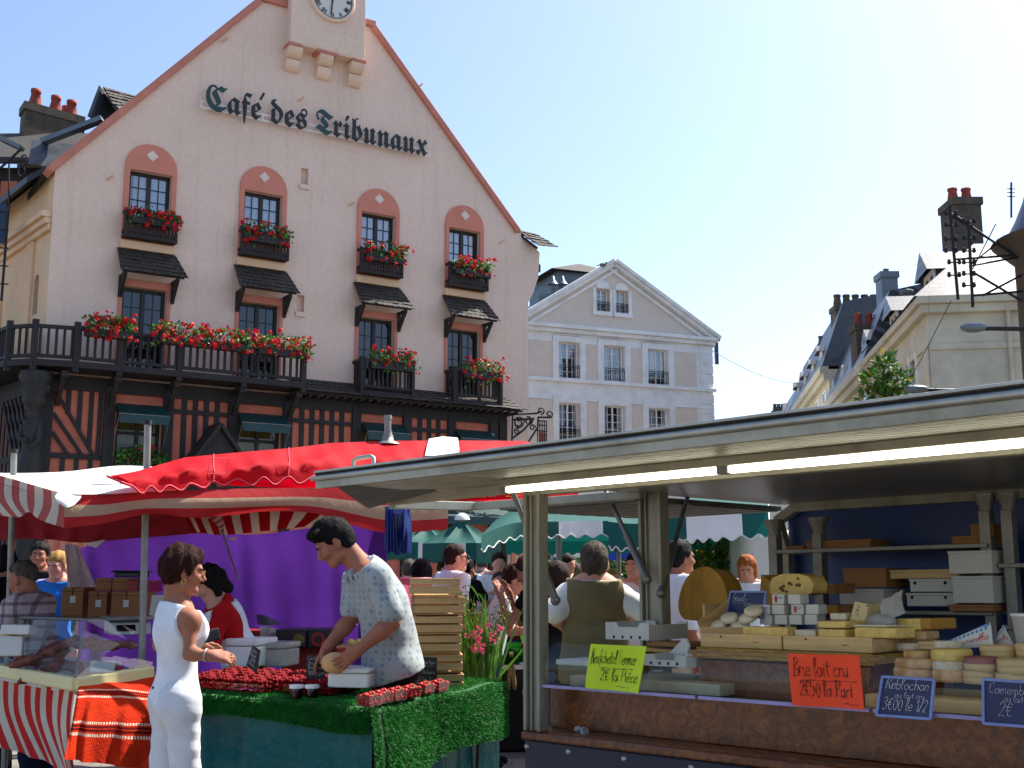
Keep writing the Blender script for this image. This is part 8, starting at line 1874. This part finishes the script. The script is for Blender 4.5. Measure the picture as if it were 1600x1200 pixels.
        if style == 'bun': S.ell(P(0, -.11, .05), (.04 * k, .035 * k, .045 * k), M, .02); S.cap(P(-.03, -.1, .08), P(.03, -.13, .03), .02, .03, .02)
        if style == 'quiff': S.cap(P(-.045, .062, .092), P(.045, .062, .092), .026 * k, None, .03); S.cap(P(0, .0, .118), P(0, .07, .1), .03 * k, .024 * k, .03)
        if style == 'pixie':
            for q in (-1, 1): S.cap(P(q * .06, .03, .07), P(q * .074, .018, .0), .024 * k, .016 * k, .025)
            S.cap(P(0, -.06, .11), P(0, .05, .1), .035 * k, .03 * k, .03); S.ell(P(0, -.075, .03), (.07 * k, .05 * k, .075 * k), M, .03)
        return sdf_obj('hair', S, h, m, parent, .004 * k, 60, 3)
def strands(parent, hairobj, F_, m, n, L, seed=1, w=.0016, down=.8):
    me = hairobj.data; q = random.Random(seed); pv = me.polygons; r, f, u, _ = F_.headf(); Mw = WM[parent.name].to_translation(); b = MB(); c0 = F_.P(0, -.02, .09)
    for _ in range(n):
        p_ = pv[q.randrange(len(pv))]; c = p_.center + Mw; nn = V(p_.normal); d = (c - c0).normalized() * .5 - u * down + V((q.gauss(0, .13), q.gauss(0, .13), q.gauss(0, .13))); d = (d - nn * d.dot(nn))
        if d.length < .05: continue
        d.normalize(); s_ = d.cross(nn).normalized() * w; l = L * q.uniform(.5, 1.3); lift = q.uniform(.001, .005)
        p0 = c - d * l * .4 - nn * .001; p1 = c + nn * lift; p2 = c + d * l * .6 + nn * (lift * q.uniform(-.2, 1.4))
        b.add([p0 - s_, p0 + s_, p1 + s_ * .8, p2, p1 - s_ * .8], [(0, 1, 2, 4), (4, 2, 3)], q.randrange(2), True)
    m2 = m.copy(); m2.name = 'light_strands'; bs = m2.node_tree.nodes['Principled BSDF']; m2.node_tree.links.remove(bs.inputs['Base Color'].links[0]); e_ = [x for x in m2.node_tree.nodes if x.type == 'VALTORGB'][0].color_ramp.elements[1].color; bs.inputs['Base Color'].default_value = (e_[0] * 1.4 + .003, e_[1] * 1.4 + .002, e_[2] * 1.4 + .0015, 1)
    return b.build('hair_strands', [m, m2], parent)
def hs_(r_, F_, m, n, L, **k): return strands(r_, next(o for o in COL.objects if o.parent == r_ and o.name.startswith('hair')), F_, MT[m], n, L, **k)
def RMc(M, i): return (M[0][i], M[1][i], M[2][i])
def s_up(J): return (J['neck'] - J['chest']).normalized()
def stand(x, y, yaw, H=1.72, lean=0., head_yaw=0., head_pitch=0., arms='down', sit=False, z0=0., legs=0.):
    """default joints; yaw: direction faced, clockwise from +Y"""
    k = H / 1.75; f = V((math.sin(yaw), math.cos(yaw), 0)); r = V((f.y, -f.x, 0)); o = V((x, y, z0)); ca, sa = math.cos(lean), math.sin(lean)
    hz = .93 * k if not sit else .52
    def up_(h, fx=0, rx=0): # point on the leaned trunk, h above the hip line
        return o + V((0, 0, hz)) + (f * (h * sa + fx * ca) + V((0, 0, h * ca - fx * sa)) + r * rx)
    J = dict(pelvis=up_(.02 * k), waist=up_(.17 * k), chest=up_(.37 * k), neck=up_(.56 * k, -.01), shL=up_(.51 * k, 0, -.185 * k), shR=up_(.51 * k, 0, .185 * k))
    hy = yaw + head_yaw; hf = V((math.sin(hy) * math.cos(head_pitch), math.cos(hy) * math.cos(head_pitch), math.sin(head_pitch)))
    J['face'] = hf; J['head'] = up_(.56 * k, -.01) + (V((0, 0, .14 * k)) * .9 + f * .03 * k + (f * sa * .06 + hf * .02))
    for s_, q in (('L', -1), ('R', 1)):
        J['hip' + s_] = o + V((0, 0, hz - .02)) + r * .09 * k * q
        if sit: J['kn' + s_] = J['hip' + s_] + f * .42 * k + V((0, 0, .0)); J['an' + s_] = J['kn' + s_] + V((0, 0, -.42)) + f * .03
        else: J['kn' + s_] = o + V((0, 0, .5 * k)) + r * .095 * k * q + f * (.02 + q * legs); J['an' + s_] = o + V((0, 0, .085)) + r * .1 * k * q + f * (-.02 + q * legs * 1.6)
        sh = J['sh' + s_]; a = arms if isinstance(arms, str) else arms[0 if s_ == 'L' else 1]
        if a == 'down': el = sh + V((0, 0, -.30 * k)) + r * .05 * q * k - f * .02; wr = el + V((0, 0, -.25 * k)) + f * .06 * k
        elif a == 'fwd': el = sh + V((0, 0, -.27 * k)) + r * .06 * q * k + f * .08 * k; wr = el + f * .23 * k + V((0, 0, .04)) - r * .08 * q
        elif a == 'up': el = sh + V((0, 0, -.24 * k)) + f * .16 * k + r * .05 * q; wr = el + f * .08 * k + V((0, 0, .22 * k)) - r * .06 * q
        elif a == 'hip': el = sh + V((0, 0, -.22 * k)) + r * .19 * q * k - f * .1 * k; wr = o + V((0, 0, hz + .1 * k)) + r * .17 * q * k - f * .02
        elif a == 'table': el = sh + V((0, 0, -.24 * k)) + f * .14 * k + r * .06 * q; wr = el + f * .22 * k - r * .1 * q + V((0, 0, .02))
        else: el, wr = a
        J['el' + s_] = el; J['wr' + s_] = wr
    J['toe'] = f; return J, k
def person(label, F_, h, skin, hair, hstyle, top, tm, sleeve=.6, bottom='c_denim', loose=.012, hands=(None, None), fold=.004, group=None, eyes=True, hem=.0, shoes='black', neckcut=.0, hairt=.014, legto=1., tank=False):
    r_ = root('person', V(((F_.J['anL'].x + F_.J['anR'].x) / 2, (F_.J['anL'].y + F_.J['anR'].y) / 2, min(F_.J['anL'].z, F_.J['anR'].z) - .085))); tag(r_, label, 'person', group)
    F_.body(r_, MT[skin], h, hands)
    if hair: F_.hair(r_, MT[hair], h, hstyle, hairt)
    if eyes: F_.eyes(r_)
    up = F_.up; S = SDF(); F_.torso(S, loose, .05)
    if not tank:
        for s_ in 'LR': F_.arm(S, s_, loose * .9, sleeve, .04, .012 if sleeve <= 1 else 0)
    if tm == 'print':
        S.cap(F_.J['chest'] - up * .05 - F_.fw * .02, F_.J['pelvis'] - up * .05 + F_.fw * .0, .135, .155, .06)
    S.cut(F_.J['pelvis'] - up * (.06 + hem), -up); S.cut(F_.J['neck'] + up * (.005 - neckcut), up + F_.fw * .35)
    if tank:
        for q, s_ in ((-1, 'L'), (1, 'R')): S.cut(F_.J['sh' + s_] - F_.lat * q * .028, F_.lat * q + up * .12)
    sdf_obj('shirt', S, h, MT[tm], r_, fold, 16, len(label))
    fm = F_.fem; S = SDF(1.7); lt = min(loose, .010) + (fold * .8 if tank else -.004); F_.leg(S, 'L', lt, .008, legto); F_.leg(S, 'R', lt, .008, legto); M2 = F_.M
    J, k, g = F_.J, F_.k, F_.g; hl = (J['hipR'] - J['hipL']).normalized(); up2 = (J['chest'] - J['pelvis']).normalized(); fw2 = up2.cross(hl).normalized(); MM = RM(fw2.cross(up2), fw2, up2); o = lt * .8
    S.ell(J['pelvis'], ((.165 - .018 * F_.fem) * k * g + o, (.115 - .008 * F_.fem) * k * g + o, .13 * k + o), MM, .05)
    for q in (-1, 1): S.ell(J['pelvis'] - fw2 * (.03 - .018 * fm) * k + hl * q * .07 * k - up2 * .04 * k, (.08 * k + o, .082 * k + o, .095 * k + o), MM, .06)
    S.cut(J['pelvis'] + up2 * .10, up2); sdf_obj('trousers', S, h, MT[bottom], r_, fold * .5, 20, 2)
    if shoes: F_.shoes(r_, MT['c_' + shoes], h)
    return r_

# --- the woman in white
def pj(px, py, Y): return at(px, py, Y)
f = V((.80, .60, 0)).normalized(); r = V((f.y, -f.x, 0))
J = dict(head=pj(288, 893, 5.92), face=V((.93, .33, -.12)), neck=pj(276, 948, 5.93))
J['shR'] = J['neck'] + r * .165 + V((0, 0, -.055)) + f * .01; J['shL'] = J['neck'] - r * .165 + V((0, 0, -.05)) + f * .01
J['chest'] = pj(277, 990, 5.93); J['waist'] = pj(277, 1040, 5.93); J['pelvis'] = pj(275, 1086, 5.93)
J['hipR'] = J['pelvis'] + r * .085 + V((0, 0, -.04)); J['hipL'] = J['pelvis'] - r * .085 + V((0, 0, -.04))
J['elR'] = pj(296, 1022, 5.76); J['wrR'] = pj(326, 1024, 5.74); J['elL'] = pj(248, 1008, 6.12); J['wrL'] = pj(305, 1008, 6.2)
for s_, q in (('R', 1), ('L', -1)):
    J['kn' + s_] = J['hip' + s_] + V((0, 0, -.43)) + f * (.02 + .03 * q); J['an' + s_] = V((J['kn' + s_].x, J['kn' + s_].y, .09)) - f * .03
J['toe'] = f; wf = Fig(J, .96, 1, .84)
hR = dict(nrm=(0.1, .55, -.6), curl=.75, dirn=(.95, .25, -.12)); hL = dict(nrm=(0, -.3, -1), curl=.6)
wm_ = person('woman with short auburn hair, white tank top and trousers, at the fruit table', wf, .0062, 'skint', 'h_auburn', 'pixie', 'tank', 'c_white', bottom='c_ecru', hands=(hL, hR), tank=True, fold=.0075, loose=.014, shoes='beige', hem=-.012, hairt=.012, neckcut=.004)
P = wf.P; b = MB()
for q in (-1, 1):
    b.tube([P(q * .031 + .022 * math.cos(a), .103, .0 + .017 * math.sin(a)) for a in [i * .42 for i in range(16)]], .0016, 5); b.tube([P(q * .052, .1, .004), P(q * .076, .03, .008), P(q * .078, -.01, .004)], .0016, 5)
b.tube([P(-.009, .105, .004), P(.009, .105, .004)], .0016, 5); b.build('glasses', MT['gold'], wm_)
b = MB(); b.tube([P(.082, .0, -.052) + V((.009 * math.cos(a), .003 * math.cos(a), .013 * math.sin(a))) for a in [i * .45 for i in range(15)]], .0022, 6); b.build('earring', MT['gold'], wm_)
b = MB(); d = (J['wrR'] - J['elR']).normalized(); e1_, e2_ = d.cross(V((0, 0, 1))).normalized(), V((0, 0, 1)); c = J['wrR'] - d * .01
b.tube([c + (e1_ * math.cos(a) + e2_ * math.sin(a)) * .03 for a in [i * .4 for i in range(16)]], .004, 6, closed=True); b.build('bracelet', MT['alu'], wm_)
b = MB(); q = J['waist'] - wf.fw * .098 - V((0, 0, .10)) - wf.lat * .03; b.box((q.x - .012, q.y - .012, q.z - .006), (q.x + .012, q.y + .01, q.z + .006)); b.build('trouser_tag', MT['black'], wm_)
hs_(wm_, wf, 'h_auburn', 2600, .03)
b = MB(); c = pj(326, 994, 6.0); b.T = Matrix.Translation(c) @ Matrix.Rotation(.5, 4, 'Z') @ Matrix.Rotation(-.25, 4, 'Y'); b.box((-.055, -.02, -.03), (.055, .02, .03)); b.box((-.057, -.022, .0), (.0, .022, .032)); tag(b.build('black_purse', MT['dkplastic'], None, .008), 'black purse held open by the woman in white', 'purse')
# --- the seller bending over the table
f = V((-.93, -.36, 0)).normalized(); r = V((f.y, -f.x, 0)); Y = 6.62
J = dict(head=pj(521, 848, Y), face=V((-.82, -.22, -.62)), crown=V((-.5, -.1, .8)), neck=pj(563, 884, Y + .02))
J['chest'] = pj(592, 938, Y + .04); J['waist'] = pj(607, 990, Y + .05); J['pelvis'] = pj(612, 1040, Y + .06)
J['shL'] = J['neck'] - r * .20 + V((.05, 0, -.06)); J['shR'] = J['neck'] + r * .18 + V((.03, 0, -.06))
J['hipL'] = J['pelvis'] - r * .09 + V((0, 0, -.05)); J['hipR'] = J['pelvis'] + r * .09 + V((0, 0, -.05))
J['elL'] = pj(613, 972, Y - .22); J['wrL'] = pj(562, 1014, Y - .26); J['elR'] = pj(548, 968, Y + .12); J['wrR'] = pj(512, 1010, Y - .0)
for s_, q in (('R', 1), ('L', -1)): J['kn' + s_] = J['hip' + s_] + V((.02, 0, -.45)); J['an' + s_] = V((J['kn' + s_].x + .02, J['kn' + s_].y, .09))
J['toe'] = f; sf = Fig(J, 1.06, 0, 1.0)
hL = dict(nrm=(-.55, .75, -.35), curl=.42, spread=.25, dirn=(-.75, -.05, -.55)); hR = dict(nrm=(.7, -.1, -.7), curl=.5, spread=.15, dirn=(-.5, -.1, -.8))
sm = person('seller in a pale printed short-sleeved shirt, dark short hair, bending over the fruit table', sf, .0062, 'skint', 'h_dark', 'quiff', 'shirt', 'print', sleeve=.78, bottom='c_black', loose=.020, hands=(hL, hR), fold=.0075, hem=.0, shoes='black', hairt=.010)
S = SDF(); up = sf.up; nk = J['neck']
for q in (-1, 1): S.cap(nk + up * .012 + sf.lat * q * .052 - sf.fw * .03, nk - up * .02 + sf.fw * .075 + sf.lat * q * .03, .022, .018, .01); S.cap(nk - up * .02 + sf.fw * .075 + sf.lat * q * .03, nk - up * .065 + sf.fw * .088 + sf.lat * q * .05, .016, .007, .01)
S.cap(nk + up * .02 - sf.fw * .05 - sf.lat * .05, nk + up * .02 - sf.fw * .05 + sf.lat * .05, .02, None, .01); sdf_obj('collar', S, .006, MT['print'], sm)
b = MB(); 
for k in range(5): q = nk - up * (.05 + .085 * k) + sf.fw * (.118 + .012 * math.sin(k)); b.ball(q, .005, 8, 5)
b.each('button', MT['poly'], sm)
hs_(sm, sf, 'h_dark', 2200, .022, down=.3)
b = MB(); c = pj(523, 1036, Y - .16); b.ball(c, (.075, .06, .058), 16, 10, 0, None, .03, random.Random(2)); tag(b.build('pale_melon', MT['melon']), 'pale round melon held by the bending seller', 'melon')
# --- man in the olive waistcoat seen from behind
Y = 7.05; f = V((.05, 1, 0)).normalized(); r = V((f.y, -f.x, 0))
J = dict(head=pj(929, 880, Y + .02), face=V((.12, 1, .05)), neck=pj(929, 914, Y))
J['chest'] = pj(929, 950, Y); J['waist'] = pj(930, 1005, Y - .01); J['pelvis'] = pj(930, 1045, Y)
J['shL'] = pj(890, 929, Y); J['shR'] = pj(968, 929, Y); J['hipL'] = J['pelvis'] - r * .1 + V((0, 0, -.05)); J['hipR'] = J['pelvis'] + r * .1 + V((0, 0, -.05))
J['elR'] = pj(1004, 955, Y - .12); J['wrR'] = pj(970, 985, Y + .12); J['elL'] = pj(864, 958, Y - .08); J['wrL'] = pj(888, 985, Y + .14)
for s_, q in (('R', 1), ('L', -1)): J['kn' + s_] = J['hip' + s_] + V((0, 0, -.45)); J['an' + s_] = V((J['kn' + s_].x, J['kn' + s_].y, .09))
J['toe'] = f; vf = Fig(J, 1.03, 0, 1.13)
vm_ = person('man with cropped grey hair and olive waistcoat, seen from behind with hands on hips', vf, .0075, 'skinp', 'h_grey', 'short', 'tee', 'c_offwhite', sleeve=.95, bottom='c_denim', loose=.014, hands=(dict(curl=.5), dict(curl=.5)), fold=.006, hairt=.008, eyes=False)
S = SDF(); vf.torso(S, .034, .05); S.cut(J['neck'] + V((0, 0, .03)), V((0, -.1, 1)))
for q, s_ in ((-1, 'L'), (1, 'R')): S.cut(J['sh' + s_] + V((q * .02, 0, 0)), V((q, 0, .1)))
S.cut(J['pelvis'] - V((0, 0, .08)), V((0, 0, -1))); sdf_obj('waistcoat', S, .0075, MT['c_khaki'], vm_, .006, 13, 5)
S = SDF(); nk = J['neck']; S.cap(nk + V((-.05, -.02, .03)), nk + V((.05, -.02, .03)), .03, None, .02); S.cap(nk + V((-.055, .03, .02)), nk + V((-.04, -.03, .03)), .026, None, .02); S.cap(nk + V((.055, .03, .02)), nk + V((.04, -.03, .03)), .026, None, .02); sdf_obj('collar', S, .0075, MT['c_offwhite'], vm_)
hs_(vm_, vf, 'h_grey', 1800, .012, down=.5)
# --- second seller, red shirt with apron, bending
J, k = stand(0, 0, math.radians(-112), 1.62, lean=.42, head_yaw=0, head_pitch=-.6, arms='fwd'); tgt = pj(325, 912, 7.75); dl = tgt - J['head']; dl.z += 0
for a in J:
    if a not in ('face', 'toe'): J[a] = J[a] + V((dl.x, dl.y, 0 if a[:2] in ('kn', 'an') else dl.z))
J['shL'] += V((0, 0, -.01)); rf = Fig(J, k, 1, 1.12)
rs_ = person('market seller in red shirt and white apron, dark hair, bending before the purple cloth', rf, .0085, 'skinp', 'h_dark', 'bob', 'tee', 'c_red', sleeve=.85, bottom='c_navy', loose=.014, hands=(dict(curl=.5), dict(curl=.5)), fold=.006)
S = SDF(); rf.torso(S, .026, .05); S.cut(J['neck'] - rf.up * .04, rf.up)
for q, s_ in ((-1, 'L'), (1, 'R')): S.cut(J['sh' + s_] - rf.lat * q * .05, rf.lat * q)
S.cut(J['pelvis'] - rf.up * .2, -rf.up); sdf_obj('apron', S, .0085, MT['c_white'], rs_, .006, 13, 5)

hs_(rs_, rf, 'h_dark', 1500, .035)
# --- others placed by head position
def place(label, px, py, Y, yaw, H, tm, bottom='c_denim', hair='h_brown', hs='short', skin='skin', h=.011, lean=0., hy=0., hp=0., arms='down', fem=0, girth=1., sleeve=.6, group=None, sit=False, loose=.014, **kw):
    J, k = stand(0, 0, math.radians(yaw), H, lean, math.radians(hy), hp, arms, sit); t = pj(px, py, Y); d = t - J['head']
    low_ = ('kn', 'an')
    for a in J:
        if a in ('face', 'toe'): continue
        J[a] = J[a] + V((d.x, d.y, 0))
    dz = d.z      # match the head height by stretching the legs and trunk together
    s_ = t.z / (J['head'].z)
    if not sit:
        for a in J:
            if a not in ('face', 'toe') and a[:2] != 'an': J[a].z = .085 + (J[a].z - .085) * ((t.z - .085) / (J['head'].z - .085)) if a != 'head' else J[a].z
        J['head'].z = t.z
        k *= (.5 + .5 * s_)
    F_ = Fig(J, k, fem, girth); r_ = person(label, F_, h, skin, hair, hs, 'tee', tm, sleeve=sleeve, bottom=bottom, loose=loose, hands=(dict(curl=.5), dict(curl=.5)), group=group, **kw); return r_, F_
r_, F_ = place('man in white t-shirt and sunglasses standing beside the gladioli', 713, 872, 10.4, 62, 1.74, 'c_white', hair='h_brown', skin='skinp', h=.0095, hy=12, arms=['down', ([0, 0, 0], [0, 0, 0])] if 0 else 'down', hairt=.006, girth=1.05)
b = MB(); P = F_.P; b.tube([P(-.05, .09, .006), P(-.02, .108, .004), P(.02, .108, .004), P(.05, .09, .006)], [.012, .016, .016, .012], 8); [b.tube([P(q * .055, .085, .008), P(q * .08, -.01, .008)], .003, 5) for q in (-1, 1)]; b.build('sunglasses', MT['black'], r_)
r_, F_ = place('woman in a black top, sunglasses pushed up in brown hair, looking down at her hands', 826, 893, 8.9, -78, 1.66, 'c_black', bottom='c_red', hair='h_brown', hs='bun', skin='skint', h=.009, hp=-.45, arms='up', fem=1, lean=.08, sleeve=.35)
b = MB(); P = F_.P; b.tube([P(-.06, .06, .09), P(-.02, .085, .1), P(.02, .085, .1), P(.06, .06, .09)], .012, 8); [b.tube([P(q * .065, .06, .09), P(q * .09, -.03, .06)], .003, 5) for q in (-1, 1)]; b.build('sunglasses', MT['black'], r_)
place('dark-haired man in a white shirt, half hidden behind the rear trailer post', 1064, 872, 8.4, 70, 1.7, 'c_white', hair='h_dark', skin='skint', h=.0095, sleeve=.9, bottom='c_beige')
place('ginger-haired girl in white looking down behind the big cheese', 1167, 888, 11.0, 200, 1.6, 'c_white', hair='h_ginger', hs='bob', h=.010, hp=-.4, fem=1, bottom='c_denim')
place('elderly man in plaid shirt bending over the meat counter', 34, 906, 7.95, -80, 1.66, 'plaid', hair='h_grey', hs='bald', skin='skint', h=.0095, lean=.28, hp=-.35, arms='fwd', girth=1.15, sleeve=1.5, bottom='c_navy')
place('person in dark clothes with a red collar at the far left edge', 2, 880, 8.9, -60, 1.78, 'c_black', hair='h_dark', h=.011, skin='skint', sleeve=1.6, bottom='c_black')
place('fair short-haired woman in blue standing in the sun beyond the meat stall', 89, 884, 10.2, 190, 1.66, 'c_blue', hair='h_blond', hs='short', h=.010, skin='skinp', fem=1, hp=-.2)
place('dark-clad person behind the fair-haired woman, in shadow', 62, 868, 11.5, 170, 1.8, 'c_black', hair='h_dark', h=.012, skin='skint', bottom='c_black')
place('person in white t-shirt stooping behind the woman in black', 806, 905, 9.6, 100, 1.62, 'c_white', hair='h_brown', hs='short', h=.011, skin='skin', lean=.35, hp=-.3, arms='fwd')
place('person with long dark hair seen from behind, left of the man in sunglasses', 660, 896, 9.9, 20, 1.6, 'c_black', hair='h_dark', hs='long', h=.011, fem=1)
place('bare-armed person in black at the trailer end beside the vest man', 868, 905, 7.9, -30, 1.62, 'c_black', hair='h_brown', hs='short', h=.011, skin='skinp', fem=1)
place('boy with dark hair drinking, right of the vest man', 991, 885, 10.5, 210, 1.6, 'c_offwhite', hair='h_dark', h=.011, arms='up')
# crowd on the terrace: a few built figures, copied
protos = []
for k, (yaw, hair, hs, tm, sit, fem, arms, skin) in enumerate(((150, 'h_brown', 'short', 'c_white', 0, 0, 'fwd', 'skinp'), (230, 'h_blond', 'long', 'c_beige', 1, 1, 'table', 'skin'), (60, 'h_dark', 'short', 'c_black', 1, 0, 'table', 'skint'), (10, 'h_grey', 'short', 'c_grey', 0, 0, 'down', 'skinp'), (300, 'h_dark', 'bob', 'c_maroon', 1, 1, 'table', 'skin'), (200, 'h_brown', 'tail', 'c_teal', 0, 1, 'fwd', 'skin'), (120, 'h_blond', 'bob', 'c_pink', 1, 1, 'table', 'skinp'), (170, 'h_grey', 'bald', 'c_offwhite', 1, 0, 'table', 'skinp'))):
    J, kk = stand(0, 0, math.radians(yaw), 1.7 if not fem else 1.62, .05, 0, -.1, arms, bool(sit)); F_ = Fig(J, kk, fem, 1.05)
    protos.append((person('x', F_, .016, skin, hair, hs, 'tee', tm, bottom=('c_denim', 'c_navy', 'c_beige')[k % 3], hands=(dict(curl=.4), dict(curl=.4)), eyes=False, fold=.004), sit, yaw, J['head'].z))
hn = dict()
desc = ['man in white standing', 'long-haired blond woman in beige seated', 'dark-haired man in black seated', 'grey-haired man in grey seen from behind', 'dark-haired woman in maroon seated', 'woman in teal with a ponytail standing', 'blond woman in pink seated', 'balding man in cream seated']
spots = [(764, 890, 13.5, 2, 'below the parasol with the white panel'), (748, 905, 12.5, 4, 'just right of the gladioli stems'), (770, 908, 13.0, 1, 'behind the gladioli, fair hair in the sun'), (778, 880, 14.5, 0, 'before the striped cafe front'), (792, 912, 13.2, 7, 'left of the stooping person'), (878, 882, 15.5, 0, 'left of the vest man\'s head, wearing pale'), (866, 900, 14.5, 6, 'close to the trailer post'), (884, 906, 14.0, 4, 'behind the vest man\'s left shoulder'), (900, 893, 17.0, 3, 'far behind the vest man\'s left side'), (893, 910, 13.4, 1, 'near the vest man\'s left sleeve'), (962, 896, 15.5, 7, 'right of the vest man\'s neck'), (975, 890, 17.5, 2, 'farther off right of the vest man'), (984, 905, 13.6, 6, 'above the vest man\'s right shoulder'), (948, 900, 18.5, 5, 'tiny, beyond the vest man'), (1000, 908, 14.6, 1, 'left of the rear trailer post'), (640, 892, 13.5, 3, 'below the blue bags'), (676, 890, 14.8, 2, 'behind the crates in the shade'), (688, 888, 16, 0, 'small, in shade behind the man in sunglasses'), (736, 884, 16.5, 5, 'in shade under the parasol'), (755, 880, 17.5, 3, 'far off by the cafe door'), (1012, 893, 16, 5, 'just beside the white canopy pole'), (1086, 905, 12.5, 0, 'in front of the shrub, half hidden by cheese'), (852, 892, 18, 7, 'small, left of the canopy pole'), (910, 905, 16.2, 2, 'close behind the vest man\'s ear'), (72, 905, 12.8, 2, 'far left behind the plaid shirt'), (938, 893, 21, 0, 'minute figure under the blue tarpaulin')]
usedp = set()
for px, py, Y, pi_, where in spots:
    o, sit, yaw, hz = protos[pi_]; c = at(px, py, Y)
    n = o if pi_ not in usedp else dup(o); usedp.add(pi_)
    n.location = (c.x, c.y, c.z - hz if not sit else c.z - hz); n.rotation_euler = (0, 0, R.uniform(-.7, .7))
    if n.location.z > .0: n.location.z = max(0, n.location.z)
    if not sit: sc_f = c.z / hz; n.scale = (1, 1, 1) if abs(sc_f - 1) > .3 else (sc_f,) * 3; n.location.z = 0
    else: n.location.z = c.z - hz
    n['label'] = desc[pi_] + ', ' + where; n['category'] = 'person'; n['group'] = 'market and terrace crowd'
    if sit:   # the chair each sitter needs
        pass
